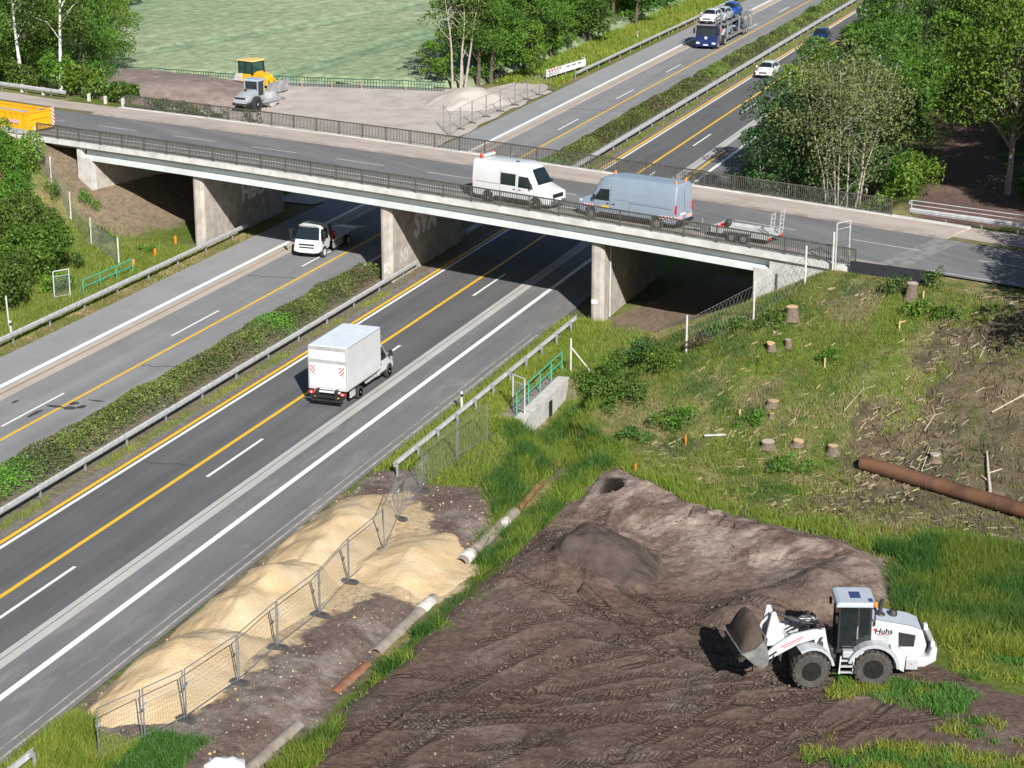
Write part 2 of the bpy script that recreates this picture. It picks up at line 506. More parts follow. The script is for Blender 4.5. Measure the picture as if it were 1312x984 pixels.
def make_ground():
    X, Y = np.meshgrid(GX, GY, indexing='xy')
    shp = X.shape; x = X.ravel(); y = Y.ravel()
    z = hgt(x, y); h0 = z.copy()
    wob = (fbm(x, y, 1.6, 4, 3) - .5)
    ins = pside(x, y, DIRT) + wob * 2.4 + (fbm(x, y, .6, 3, 93) - .5) * .8
    dirt = sstep(-.15, .25, ins)
    near = (x > -31) & (x < -8) & (y > 51.5) & (y < 93)
    th = np.zeros_like(x); dk = np.zeros_like(x)
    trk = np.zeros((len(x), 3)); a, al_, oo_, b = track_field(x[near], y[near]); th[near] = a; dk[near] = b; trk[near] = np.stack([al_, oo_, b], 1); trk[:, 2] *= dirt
    z = z + th * dirt
    # colours
    g1 = fbm(x, y, 6, 5, 1); g2 = fbm(x, y, 2.0, 5, 2); g3 = fbm(x, y, .8, 4, 4)
    c = mixc(C_GREEN, C_DRY, sstep(.45, .62, g1 * .6 + g2 * .4)); c = mixc(c, C_DEEP, sstep(.52, .66, g3 * .5 + g2 * .5) * .7)
    c = mixc(c, C_BROWN, sstep(.56, .68, fbm(x, y, 3, 5, 44)) * .7)
    # cleared strip of torn earth
    cl = sstep(-.4, 1.0, pside(x, y, CLEARED) + (g2 - .5) * 9)
    c = mixc(c, mixc(np.array((.075, .058, .042)), np.array((.145, .112, .078)), sstep(.36, .62, g3 * .5 + fbm(x * .6, y, .7, 4, 17) * .5)), cl * .9)
    s_, n_ = sn(x, y); ub = ((n_ > -9.2 + (g2 - .5) * 3) & (n_ < 8) & (((s_ > -31) & (s_ < -16) & (h0 > .15)) | ((s_ > 18) & (s_ < 34) & (n_ > -6.6)))) * 1.0
    c = mixc(c, mixc(np.array((.14, .105, .075)), np.array((.24, .19, .135)), g3), ub)
    # verge soil on the left of the far carriageway and in the median
    med = ((x > -67.2) & (x < -65.6)) | ((x > -51.6) & (x < -50.2))
    c = np.where(med[:, None], mixc(np.array((.21, .165, .085)), C_GREEN * 1.1, sstep(.42, .6, g3)), c)
    # dirt field
    d1 = fbm(x, y, 5, 5, 61); d2 = fbm(x, y, 1.4, 5, 62); ang = x * .55 + y * .83; d3 = fbm(ang * .25, x * .83 - y * .55, .5, 4, 64)
    dc = mixc(C_DIRT, C_MOIST, sstep(.44, .66, d1 * .5 + d2 * .5) * .55); dc = mixc(dc, C_PALE, sstep(.52, .70, d2 * .8 + d3 * .2) * .5); dc = mixc(dc, np.array((.145, .105, .082)), sstep(.42, .62, fbm(x, y, 2.4, 5, 66)) * .6)
    palew = np.exp(-(pdist(x, y, [(-27, 88.5), (-23.5, 84.6), (-19, 82.5), (-13.5, 80.5)]) / 3.4) ** 2)
    dc = mixc(dc, np.array((.30, .26, .23)), palew * sstep(.36, .62, d2 * .5 + d3 * .5) * .9)
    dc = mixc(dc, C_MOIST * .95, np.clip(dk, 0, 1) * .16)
    dc = dc * np.array((1.04, .97, .93)) * (.80 + .20 * sstep(70, 84, y))[:, None]
    dc = mixc(dc, np.array((.012, .01, .009)), np.exp(-(np.hypot(x + 26.4, y - 87.5) / .66) ** 6))  # shade of the pit painted in: near-black over its back wall
    dmm = np.exp(-((np.hypot(x + 24.2, y - 78.2)) / 1.9) ** 4); dc = mixc(dc, C_MOIST * 1.0, dmm * .75)
    bb = np.exp(-(pdist(x, y, [(-17.4, 75.0), (-15.9, 77.4), (-14.6, 80.0)]) / 1.2) ** 2); dc = mixc(dc, np.array((.105, .083, .068)), bb * .8)
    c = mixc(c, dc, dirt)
    sh = sstep(-.1, .35, pside(x, y, SHOULDER_DIRT) + wob * .9)
    sc_ = mixc(C_DIRT * 1.05, C_PALE * .85, sstep(.45, .65, d2)); sc_ = mixc(sc_, C_MOIST * 1.3, sstep(.55, .7, g3) * .6)
    c = mixc(c, sc_, sh)
    ss = sstep(-.2, .2, pside(x, y, SANDSPREAD) + (fbm(x, y, .9, 5, 8) - .5) * 2.6)
    c = mixc(c, mixc(C_SAND, C_SANDP, g3), ss)
    pw = np.interp(y, [125, 160, 205], [3.6, 2.6, 1.6]); pm = (1 - sstep(-.4, .5, pdist(x, y, [(-15.5, 128), (-18, 145), (-20.5, 162), (-22.5, 180), (-24, 205)]) - pw)) * (sn(x, y)[1] > 7.0)
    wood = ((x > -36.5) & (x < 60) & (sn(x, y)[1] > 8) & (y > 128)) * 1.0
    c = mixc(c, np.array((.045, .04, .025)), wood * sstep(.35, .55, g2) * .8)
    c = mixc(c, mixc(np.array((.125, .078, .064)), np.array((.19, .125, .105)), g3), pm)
    nx, ny = len(GX), len(GY)
    i = np.arange(nx * ny).reshape(ny, nx)
    F = np.stack([i[:-1, :-1], i[:-1, 1:], i[1:, 1:], i[1:, :-1]], -1).reshape(-1, 4)
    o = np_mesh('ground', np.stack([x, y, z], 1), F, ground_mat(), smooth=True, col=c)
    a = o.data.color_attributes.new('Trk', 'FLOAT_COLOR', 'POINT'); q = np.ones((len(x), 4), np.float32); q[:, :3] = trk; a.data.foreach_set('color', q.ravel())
    return struct(o)


make_ground()


# ---------------------------------------------------------------- flat sheets
def sheet(name, x0, x1, y0, y1, z, m):
    return struct(MB().quad((x0, y0, z), (x1, y0, z), (x1, y1, z), (x0, y1, z)).build(name, m, fix=False))


def road_mat(name, base, streak=.18, grain=.22, warm=0.0, angle=0.0, wear=None):
    """asphalt: fine grain, long wheel-track streaks along the road, small stains"""
    m = bpy.data.materials.new(name); N, L = nt(m); b = N['Principled BSDF']
    b.inputs['Roughness'].default_value = .85; b.inputs['Specular IOR Level'].default_value = .25
    tc = N.new('ShaderNodeTexCoord')
    rot = N.new('ShaderNodeMapping'); rot.inputs['Rotation'].default_value = (0, 0, angle); L.new(tc.outputs['Object'], rot.inputs['Vector'])
    mp = N.new('ShaderNodeMapping'); mp.inputs['Scale'].default_value = (.55, .022, 1); L.new(rot.outputs['Vector'], mp.inputs['Vector'])
    n1 = N.new('ShaderNodeTexNoise'); n1.inputs['Scale'].default_value = 1.6; n1.inputs['Detail'].default_value = 7; n1.inputs['Roughness'].default_value = .62; L.new(mp.outputs['Vector'], n1.inputs['Vector'])
    n2 = N.new('ShaderNodeTexNoise'); n2.inputs['Scale'].default_value = 14; n2.inputs['Detail'].default_value = 6; n2.inputs['Roughness'].default_value = .8; L.new(tc.outputs['Object'], n2.inputs['Vector'])
    n3 = N.new('ShaderNodeTexNoise'); n3.inputs['Scale'].default_value = .35; n3.inputs['Detail'].default_value = 8; n3.inputs['Roughness'].default_value = .6; L.new(tc.outputs['Object'], n3.inputs['Vector'])

    def rng(n, lo, hi, a=.3, c=.7):
        r = N.new('ShaderNodeMapRange'); r.inputs['From Min'].default_value = a; r.inputs['From Max'].default_value = c
        r.inputs['To Min'].default_value = lo; r.inputs['To Max'].default_value = hi; L.new(n.outputs['Fac'], r.inputs['Value']); return r
    r1 = rng(n1, 1 - streak, 1 + streak); r2 = rng(n2, 1 - grain, 1 + grain); r3 = rng(n3, .92, 1.08)
    k1 = N.new('ShaderNodeMath'); k1.operation = 'MULTIPLY'; L.new(r1.outputs[0], k1.inputs[0]); L.new(r2.outputs[0], k1.inputs[1])
    k2 = N.new('ShaderNodeMath'); k2.operation = 'MULTIPLY'; L.new(k1.outputs[0], k2.inputs[0]); L.new(r3.outputs[0], k2.inputs[1])
    mx = N.new('ShaderNodeMixRGB'); mx.blend_type = 'MULTIPLY'; mx.inputs['Fac'].default_value = 1
    mx.inputs['Color1'].default_value = tuple(base) + (1,); L.new(k2.outputs[0], mx.inputs['Color2'])
    out = mx.outputs['Color']
    if wear is not None:      # pale dust carried onto the road
        mp2 = N.new('ShaderNodeMapping'); mp2.inputs['Scale'].default_value = (.7, .16, 1); L.new(rot.outputs['Vector'], mp2.inputs['Vector'])
        n4 = N.new('ShaderNodeTexNoise'); n4.inputs['Scale'].default_value = .9; n4.inputs['Detail'].default_value = 8; n4.inputs['Roughness'].default_value = .65; L.new(mp2.outputs['Vector'], n4.inputs['Vector'])
        r4 = N.new('ShaderNodeMapRange'); r4.inputs['From Min'].default_value = .54; r4.inputs['From Max'].default_value = .75; r4.inputs['To Max'].default_value = .65; L.new(n4.outputs['Fac'], r4.inputs['Value'])
        m4 = N.new('ShaderNodeMixRGB'); L.new(r4.outputs[0], m4.inputs['Fac']); L.new(out, m4.inputs['Color1']); m4.inputs['Color2'].default_value = tuple(wear) + (1,); out = m4.outputs['Color']
    L.new(out, b.inputs['Base Color'])
    bp = N.new('ShaderNodeBump'); bp.inputs['Strength'].default_value = .3; bp.inputs['Distance'].default_value = .01; L.new(n2.outputs['Fac'], bp.inputs['Height']); L.new(bp.outputs['Normal'], b.inputs['Normal'])
    return m


M_ASPH_OLD = road_mat('aged_grey_asphalt', (.225, .225, .228), streak=.17, grain=.28)
M_ASPH_SH = road_mat('pale_shoulder_asphalt', (.275, .277, .28), streak=.07, grain=.10)
M_ASPH_NEW = road_mat('dark_new_asphalt', (.118, .119, .121), streak=.20, grain=.12)
M_ASPH_NSH = road_mat('dark_shoulder_asphalt', (.165, .165, .166), streak=.22, grain=.14, wear=(.34, .31, .28))
M_ASPH_BR = road_mat('worn_bridge_asphalt', (.165, .165, .166), streak=.2, grain=.22, angle=BA + PI / 2)
M_STRIP_B = road_mat('beige_milled_strip', (.44, .38, .32), streak=.12, grain=.16)
M_STRIP_G = road_mat('pale_concrete_strip', (.44, .43, .41), streak=.1, grain=.16)
M_SEAM = mat('joint_tar', (.05, .048, .046), rough=.8, var=.3)


def paint_mat(name, col, wear=.15):
    return mat(name, col, rough=.6, var=.06, scale=3, dirt=tuple(c * .45 for c in col), dirt_amt=wear)


M_PW = paint_mat('white_road_paint', (.78, .78, .77)); M_PY = paint_mat('yellow_road_paint', (.80, .47, .02)); M_PWO = paint_mat('worn_white_road_paint', (.55, .55, .54), .6)
YA, YB = -60, 900
sheet('far_carriageway', -65.8, -54.9, YA, YB, 0.0, M_ASPH_OLD)
sheet('far_shoulder', -66.0, -63.1, YA, YB, .004, M_ASPH_SH)
sheet('median_ground', -54.9, -50.6, YA, YB, -.02, mat('median_soil', (.16, .13, .09), rough=.95, var=.4, scale=3, bump=.5, dirt=(.07, .11, .025), dirt_amt=.7))
sheet('near_carriageway', -50.7, -42.9, YA, YB, 0.0, M_ASPH_NEW)
sheet('near_shoulder', -42.9, -38.35, YA, YB, .002, M_ASPH_NSH)
sheet('beige_strip', -62.60, -61.44, YA, YB, .004, M_STRIP_B)
sheet('strip_joint', -62.12, -62.06, YA, YB, .008, M_SEAM)
sheet('concrete_strip', -43.46, -42.68, YA, YB, .006, M_STRIP_G)
sheet('strip_joint', -43.16, -43.12, YA, YB, .010, M_SEAM)
sheet('carriageway_edge', -50.7, -50.15, YA, YB, .005, mat('brownish_asphalt_edge', (.17, .145, .14), rough=.9, var=.25, scale=2))
sheet('shoulder_joint', -39.05, -38.99, YA, 112, .006, mat('dusty_joint', (.36, .32, .28), rough=.9, var=.4, scale=1.5))
sheet('shoulder_joint', -38.66, -38.55, YA, 112, .006, _mats['dusty_joint'])


def marking(name, x0, x1, m, z=.009, segs=None):
    b = MB()
    for (a, c) in (segs or [(YA, YB)]):
        b.quad((x0, a, z), (x1, a, z), (x1, c, z), (x0, c, z))
    o = b.build(name, m, fix=False); return struct(o)


marking('edge_line', -63.06, -62.66, M_PW)
marking('edge_line', -55.25, -55.09, M_PW)
marking('edge_line', -41.44, -41.14, M_PW)
marking('edge_line', -49.72, -49.52, M_PW)
marking('yellow_line', -57.89, -57.70, M_PY)
marking('yellow_line', -46.69, -46.47, M_PY)
marking('yellow_line', -50.08, -49.85, M_PY)
marking('dashed_line', -45.49, -45.32, M_PW, segs=[(65.1 + 18 * k, 71.1 + 18 * k) for k in range(-6, 40)])
marking('dashed_line', -59.03, -58.88, M_PW, segs=[(86.35 + 18.02 * k, 92.4 + 18.02 * k) for k in range(-6, 40)])
marking('yellow_line', -42.4, -42.2, M_PY, segs=[(147, 172)])

# gravel lot beyond the bridge, crop field behind it
def blotch_mat(name, cols, scale, rough=.95, bump=.3, bs=6, detail=8, stretch=None):
    m = bpy.data.materials.new(name); N, L = nt(m); b = N['Principled BSDF']
    b.inputs['Roughness'].default_value = rough; b.inputs['Specular IOR Level'].default_value = .15
    tc = N.new('ShaderNodeTexCoord'); src = tc.outputs['Object']
    if stretch:
        mp = N.new('ShaderNodeMapping'); mp.inputs['Scale'].default_value = stretch[0]; mp.inputs['Rotation'].default_value = (0, 0, stretch[1]); L.new(src, mp.inputs['Vector']); src = mp.outputs['Vector']
    n1 = N.new('ShaderNodeTexNoise'); n1.inputs['Scale'].default_value = scale; n1.inputs['Detail'].default_value = detail; n1.inputs['Roughness'].default_value = .68; L.new(src, n1.inputs['Vector'])
    cr = N.new('ShaderNodeValToRGB'); k = len(cols)
    while len(cr.color_ramp.elements) < k: cr.color_ramp.elements.new(.5)
    for i, c in enumerate(cols):
        cr.color_ramp.elements[i].position = .32 + .36 * i / (k - 1); cr.color_ramp.elements[i].color = tuple(c) + (1,)
    L.new(n1.outputs['Fac'], cr.inputs['Fac']); L.new(cr.outputs['Color'], b.inputs['Base Color'])
    n2 = N.new('ShaderNodeTexNoise'); n2.inputs['Scale'].default_value = bs; n2.inputs['Detail'].default_value = 6; L.new(tc.outputs['Object'], n2.inputs['Vector'])
    bp = N.new('ShaderNodeBump'); bp.inputs['Strength'].default_value = bump; bp.inputs['Distance'].default_value = .08; L.new(n2.outputs['Fac'], bp.inputs['Height']); L.new(bp.outputs['Normal'], b.inputs['Normal'])
    return m


M_GRAVEL = blotch_mat('pale_crushed_gravel', [(.36, .31, .27), (.45, .40, .36), (.50, .45, .41)], .35, bs=10)
M_SOIL = blotch_mat('brown_grey_topsoil', [(.16, .125, .105), (.21, .17, .15), (.27, .22, .195)], .8, bs=5, bump=.5)
M_SOILD = blotch_mat('dark_moist_soil', [(.055, .041, .034), (.078, .060, .050), (.10, .078, .066)], 1.3, bs=9, bump=.6)
M_SAND = blotch_mat('yellow_building_sand', [(.47, .345, .19), (.51, .385, .23), (.53, .43, .30)], .5, bs=9, bump=.6)


def poly_sheet(name, poly, z, m):
    return struct(MB().add([(p[0], p[1], z) for p in poly], [tuple(range(len(poly)))]).build(name, m, fix=False))


def uneven_edge(poly, amp, step=1.5, seed=0):
    out = []
    for (x0, y0), (x1, y1) in zip(poly, poly[1:] + poly[:1]):
        n = max(1, int(math.hypot(x1 - x0, y1 - y0) / step))
        for i in range(n):
            t = i / n; x = x0 + (x1 - x0) * t; y = y0 + (y1 - y0) * t
            out.append((x + (float(vnoise(x, y, 2.2, seed)) - .5) * amp, y + (float(vnoise(x, y, 2.2, seed + 5)) - .5) * amp))
    return out


def field():
    """ripening grain: one bumpy canopy standing 0.8 m high, with the lanes of the sprayer"""
    xs = np.arange(-190, -70, .55); ys = np.arange(188, 400, .75)
    X, Y = np.meshgrid(xs, ys); x = X.ravel(); y = Y.ravel()
    ins = pside(x, y, FIELD)
    z = .62 + .22 * (fbm(x, y, 8, 3, 3) - .5) + .20 * (RNG.random(len(x)) - .5)
    # tramlines
    lane = np.zeros_like(x)
    for pl in ([(-95, 190), (-92.5, 230), (-88, 330)], [(-119, 195), (-110, 228), (-98, 275), (-85, 340)], [(-150, 210), (-138, 250), (-120, 310)]):
        d = np.abs(pdist(x, y, pl) - .95 + .5 * (vnoise(x, y, 9, 5) - .5))
        lane = np.maximum(lane, (1 - sstep(.35, .95, d)) * (.55 + .45 * vnoise(x, y, 7, 8)))
    z = (z - lane * .38) * sstep(.4, 1.6, ins)
    i = np.arange(len(x)).reshape(len(ys), len(xs))
    F = np.stack([i[:-1, :-1], i[:-1, 1:], i[1:, 1:], i[1:, :-1]], -1).reshape(-1, 4)
    F = F[(ins[F] > 0).all(1)]
    big = fbm(x, y, 26, 4, 12); c = mixc(np.array((.225, .295, .170)), np.array((.280, .335, .205)), sstep(.35, .65, big))
    c = mixc(c, np.array((.10, .20, .12)), lane * .8); c = c * (.72 + .56 * RNG.random(len(x)))[:, None]
    m = bpy.data.materials.new('grain_canopy'); N, L = nt(m); b = N['Principled BSDF']; b.inputs['Roughness'].default_value = .9; b.inputs['Specular IOR Level'].default_value = .2
    at = N.new('ShaderNodeVertexColor'); at.layer_name = 'Col'; tc = N.new('ShaderNodeTexCoord')
    n1 = N.new('ShaderNodeTexNoise'); n1.inputs['Scale'].default_value = 4.5; n1.inputs['Detail'].default_value = 8; n1.inputs['Roughness'].default_value = .8; L.new(tc.outputs['Object'], n1.inputs['Vector'])
    r = N.new('ShaderNodeMapRange'); r.inputs['From Min'].default_value = .3; r.inputs['From Max'].default_value = .7; r.inputs['To Min'].default_value = .6; r.inputs['To Max'].default_value = 1.4; L.new(n1.outputs['Fac'], r.inputs['Value'])
    mx = N.new('ShaderNodeMixRGB'); mx.blend_type = 'MULTIPLY'; mx.inputs['Fac'].default_value = 1; L.new(at.outputs['Color'], mx.inputs['Color1']); L.new(r.outputs[0], mx.inputs['Color2']); L.new(mx.outputs['Color'], b.inputs['Base Color'])
    bp = N.new('ShaderNodeBump'); bp.inputs['Strength'].default_value = .5; bp.inputs['Distance'].default_value = .12; L.new(n1.outputs['Fac'], bp.inputs['Height']); L.new(bp.outputs['Normal'], b.inputs['Normal'])
    o = np_mesh('grain_field', np.stack([x, y, z], 1), F, m, col=c)
    tag(o, 'pale green grain field beyond the gravel lot', 'crop field', kind='stuff')


poly_sheet('gravel_lot', uneven_edge(LOT, .9), .03, M_GRAVEL)
field()

# ---------------------------------------------------------------- heaps
def heap(name, label, cat, cx, cy, rx, ry, h, m, rz=0.0, seed=0, peak=(0, 0), rough=.16, res=46, power=1.25, group=None):
    base = hz(cx, cy)
    t = np.linspace(-1.25, 1.25, res); U, V = np.meshgrid(t, t); u = U.ravel(); v = V.ravel()
    r = np.hypot(u, v) * (1 + .5 * (fbm(u * 2 + seed, v * 2, 1.0, 3, seed) - .5))
    du, dv = u - peak[0], v - peak[1]
    rr = np.clip(r / (1 - 0), 0, 2)
    z = h * np.clip(1 - rr ** power, -.35, 1)
    if m is M_SAND:      # tipped loads: crests and slumped tongues
        z = z + h * .30 * np.clip(z / h, 0, 1) * (.5 - np.abs(2 * fbm(u * rx, v * ry, 2.6, 3, seed + 40) - 1) * 1.6)
    else:
        z = np.where(z > .72 * h, .72 * h + (z - .72 * h) * .55, z)
    z = z + h * rough * (fbm(u + seed, v, .5, 5, seed + 3) - .5)
    lx, ly = u * rx, v * ry; ca, sa = math.cos(rz), math.sin(rz)
    wx, wy = cx + lx * ca - ly * sa, cy + lx * sa + ly * ca
    g = hgt(wx, wy)
    zz = np.where(z > 0, np.maximum(g + z, g - .02), g + z * .6 - .03)
    i = np.arange(res * res).reshape(res, res)
    F = np.stack([i[:-1, :-1], i[:-1, 1:], i[1:, 1:], i[1:, :-1]], -1).reshape(-1, 4)
    F = F[(z[F] > -.25 * h).any(1)]
    used = np.unique(F); mp = -np.ones(res * res, int); mp[used] = np.arange(len(used))
    P = np.stack([wx - cx, wy - cy, zz - base], 1)[used]
    o = np_mesh(name, P, mp[F], m, smooth=True)
    o.location = (cx, cy, base)
    return tag(o, label, cat, group)


G_SAND = 'sand heaps along the hard shoulder'
heap('sand_heap', 'smooth rounded yellow sand heap nearest the clump of grass at the lower left', 'sand heap', -36.0, 63.2, 2.3, 5.0, 1.2, M_SAND, rz=R(-4), seed=2, group=G_SAND, rough=.13, res=90)
heap('sand_heap', 'long yellow sand heap with a pale crusted crest, second heap along the shoulder', 'sand heap', -36.0, 69.8, 2.3, 6.0, 1.45, M_SAND, rz=R(0), seed=9, group=G_SAND, rough=.2, res=90)
heap('sand_heap', 'broad yellow sand heap farthest along the shoulder beside the kinked fence', 'sand heap', -36.0, 77.0, 2.35, 6.8, 1.35, M_SAND, rz=R(2), seed=17, group=G_SAND, rough=.2, res=90)
heap('sand_heap', 'low spread of trampled yellow sand beside the brown ditch pipe', 'sand heap', -32.2, 76.6, 2.5, 3.4, .5, M_SAND, seed=23, group=G_SAND, rough=.5, res=90)
heap('soil_heap', 'dark moist soil heap with a steep dug face on the dirt field', 'soil heap', -24.0, 78.6, 2.3, 2.5, 1.0, M_SOILD, rz=R(25), seed=5, rough=.5, power=1.2, res=80)
heap('soil_mound', 'wide grey brown topsoil mound behind the railing at upper left', 'soil mound', -104.5, 181.5, 14.5, 8.5, 2.3, M_SOIL, rz=R(4), seed=31, rough=.35, power=1.8, res=80)
heap('gravel_heap', 'pointed pale gravel heap at the edge of the gravel lot by the trees', 'gravel heap', -71.8, 187.5, 4.5, 5.0, 1.9, M_GRAVEL, seed=41, rough=.2, power=1.0)


# tar stains on the far carriageway
for i, (x, y, a, b_) in enumerate(((-58.2, 90.2, .5, .18), (-57.5, 91.0, .25, .3), (-57.3, 90.2, .35, .3), (-56.8, 90.6, .2, .35), (-56.6, 91.8, .5, .1), (-58.5, 88.8, .15, .7), (-60.6, 90.2, .12, .3))):
    P_ = [(x + a * (.7 + .6 * float(vnoise(k, i, 1.0))) * math.cos(2 * PI * k / 14), y + b_ * (.7 + .6 * float(vnoise(k + 9, i, 1.0))) * math.sin(2 * PI * k / 14)) for k in range(14)]
    poly_sheet('tar_stain', P_, .012, M_SEAM)


# loose clods, stones and litter
def octas(name, label, cat, x, y, s, col, m, flat=.7):
    n = len(x); rng = np.random.default_rng(5); z = hgt(x, y)
    base = np.array([(1, 0, 0), (0, 1, 0), (-1, 0, 0), (0, -1, 0), (0, 0, 1), (0, 0, -1)], float)
    V = base[None] * (s[:, None, None] * rng.uniform(.6, 1.25, (n, 6, 1))); V[:, :, 2] *= flat
    a = rng.uniform(0, 6.28, n); ca, sa = np.cos(a)[:, None], np.sin(a)[:, None]
    X = V[:, :, 0] * ca - V[:, :, 1] * sa + x[:, None]; Y = V[:, :, 0] * sa + V[:, :, 1] * ca + y[:, None]; Z = V[:, :, 2] + z[:, None] + s[:, None] * .2
    F = np.array([(0, 1, 4), (1, 2, 4), (2, 3, 4), (3, 0, 4), (1, 0, 5), (2, 1, 5), (3, 2, 5), (0, 3, 5)]); FF = (F[None] + (np.arange(n) * 6)[:, None, None]).reshape(-1, 3)
    o = np_mesh(name, np.stack([X, Y, Z], -1).reshape(-1, 3), FF, m, fcol=np.repeat(col, 8, axis=0)); return tag(o, label, cat, kind='stuff')


def attr_mat(name):
    m = bpy.data.materials.new(name); N, L = nt(m); b = N['Principled BSDF']; b.inputs['Roughness'].default_value = .95; b.inputs['Specular IOR Level'].default_value = .15
    at = N.new('ShaderNodeVertexColor'); at.layer_name = 'Col'; L.new(at.outputs['Color'], b.inputs['Base Color']); return m


M_CLOD = attr_mat('loose_soil')
rg = np.random.default_rng(77)
x = rg.uniform(-31, -9, 16000); y = rg.uniform(52, 91, 16000); k = (pside(x, y, DIRT) > -.2) & (rg.random(len(x)) < 2.2 * sstep(.42, .75, fbm(x, y, 3, 4, 12)) + .06)
x, y = x[k], y[k]
octas('soil_clods', 'loose clods and stones scattered over the soil field', 'soil clods', x, y, .018 + .075 * rg.random(len(x)) ** 4, mixc(C_DIRT, C_PALE * .8, rg.random(len(x)) ** 4) * rg.uniform(.6, 1.2, (len(x), 1)), M_CLOD)
x = rg.uniform(-38.3, -29.7, 7000); y = rg.uniform(55, 87, 7000); k = (pside(x, y, SHOULDER_DIRT) > -.1) & (pside(x, y, SANDSPREAD) < .3) & (rg.random(len(x)) < .55)
x, y = x[k], y[k]
octas('soil_clods', 'sand lumps and stones on the bare strip between sand heaps and ditch', 'soil clods', x, y, .02 + .08 * rg.random(len(x)) ** 4, mixc(mixc(C_DIRT, C_PALE, rg.random(len(x))), C_SAND, (rg.random(len(x)) < .3) * .8) * rg.uniform(.7, 1.2, (len(x), 1)), M_CLOD)


def litter(name, label, poly_, n, seed, cols, l0=.25, l1=1.1, wd=.025):
    rng = np.random.default_rng(seed); xs = [p[0] for p in poly_]; ys = [p[1] for p in poly_]
    x = rng.uniform(min(xs), max(xs), n); y = rng.uniform(min(ys), max(ys), n); k = (pside(x, y, poly_) > 0) & (rng.random(n) < .2 + 1.2 * sstep(.4, .65, fbm(x, y, 2.5, 4, 31))); x, y = x[k], y[k]; n = len(x)
    a = rng.uniform(0, PI, n); L_ = rng.uniform(l0, l1, n) * .5; W_ = wd * rng.uniform(.5, 1.4, n); dx, dy = np.cos(a), np.sin(a)
    V = []
    for sx, sw in ((-1, -1), (1, -1), (1, 1), (-1, 1)):
        px = x + dx * L_ * sx - dy * W_ * sw; py = y + dy * L_ * sx + dx * W_ * sw; V.append(np.stack([px, py, hgt(px, py) + .05 + .05 * (sw > 0) + .1 * rng.random(n) * (sx > 0)], 1))
    V = np.stack(V, 1).reshape(-1, 3); c = np.array(cols)[rng.integers(0, len(cols), n)] * rng.uniform(.7, 1.2, (n, 1))
    o = np_mesh(name, V, np.arange(4 * n).reshape(n, 4), M_CLOD, fcol=c); return tag(o, label, 'twigs', kind='stuff')


litter('twig_litter', 'dry twigs and chips strewn over the torn ground at right', [(-17, 88), (-16, 99), (-13.5, 107), (-4, 110), (-1, 88)], 4200, 3, [(.20, .16, .11), (.13, .10, .07), (.06, .045, .035), (.26, .22, .165)], .1, .5, .006)
litter('twig_litter', 'dry stalks lying in the grass of the right slope', [(-27, 92), (-26, 105), (-20, 109), (-13, 109), (-13, 88), (-20, 87)], 1500, 4, [(.28, .24, .13), (.2, .16, .09)], .1, .45, .010)

# sealed cracks across the old carriageway
for i, (x0, x1, y) in enumerate(((-62.0, -55.3, 187.5), (-61.3, -57.9, 119.0), (-57.6, -55.3, 98.5), (-61.2, -58.0, 76.0), (-49.3, -46.8, 84.0))):
    n = 16; w_ = .035; up_ = [(x0 + (x1 - x0) * k / n, y + .35 * (float(vnoise(k * .7, i * 3.1, 1.0)) - .5) + .02 * k) for k in range(n + 1)]
    b = MB(); b.grid([[(p[0], p[1] - w_, .0125), (p[0], p[1] + w_, .0125)] for p in up_]); struct(b.build('sealed_crack', M_SEAM, fix=False))

# ---------------------------------------------------------------- the bridge (local x along it, local y across it, away from the drone)
bridge = thing('road_bridge', 'long concrete road bridge carrying a country road over the motorway', 'bridge', (BO[0], BO[1], 0), -BA)
S0, S1 = -36.0, 36.0
SS = np.linspace(S0, S1, 25)


def along(name, prof, m, s0=S0, s1=S1, parent=bridge, dz=0.0, n=25, auto=None):
    """closed section (n, dz above deck) swept along the cambered deck"""
    rings = [[(s, p[0], zdeck(s) + p[1] + dz) for p in prof] for s in np.linspace(s0, s1, n)]
    return MB().loft(rings).build(name, m, parent, auto=auto)


M_CORN = mat('bright_cornice_concrete', (.60, .59, .56), rough=.85, var=.12, scale=1.2, bump=.2, dirt=(.25, .24, .22), dirt_amt=.55)
M_GIRD = mat('painted_girder_pale_grey', (.62, .66, .65), rough=.6, var=.08, scale=.8, dirt=(.3, .3, .28), dirt_amt=.3)
M_WALKB = blotch_mat('dusty_beige_footway', [(.33, .28, .24), (.42, .36, .315), (.47, .41, .36)], .5, bs=9, bump=.25, stretch=((.5, 1.4, 1), BA))
M_KERB = mat('old_kerb_stone', (.32, .27, .24), rough=.9, var=.3, scale=1.1, bump=.4)
along('deck_slab', [(-6.3, -.12), (5.8, -.12), (5.8, -.5), (-6.3, -.5)], M_CONC)
along('cornice', [(-6.98, .10), (-6.42, .13), (-6.42, -.2), (-6.98, -.2)], M_CORN)
along('cornice', [(5.85, .13), (6.4, .10), (6.4, -.2), (5.85, -.2)], M_CORN)
along('girder', [(-6.25, -.2), (-5.8, -.2), (-5.8, -.86), (-6.72, -.86), (-6.72, -.88), (-6.74, -1.13), (-5.6, -1.13), (-5.6, -.9), (-6.1, -.8), (-6.25, -.78)][0:3] + [(-5.8, -1.13), (-6.72, -1.13), (-6.72, -.86), (-6.30, -.80)], M_GIRD, s0=-26.6, s1=30.5)
along('girder', [(5.4, -.2), (5.7, -.2), (5.7, -1.13), (5.2, -1.13), (5.2, -.5)], M_GIRD, s0=-26.6, s1=30.5)
for nn in (-3, 0, 3):
    along('girder', [(nn - .3, -.5), (nn + .3, -.5), (nn + .3, -1.0), (nn - .3, -1.0)], M_CONC, s0=-26, s1=30)


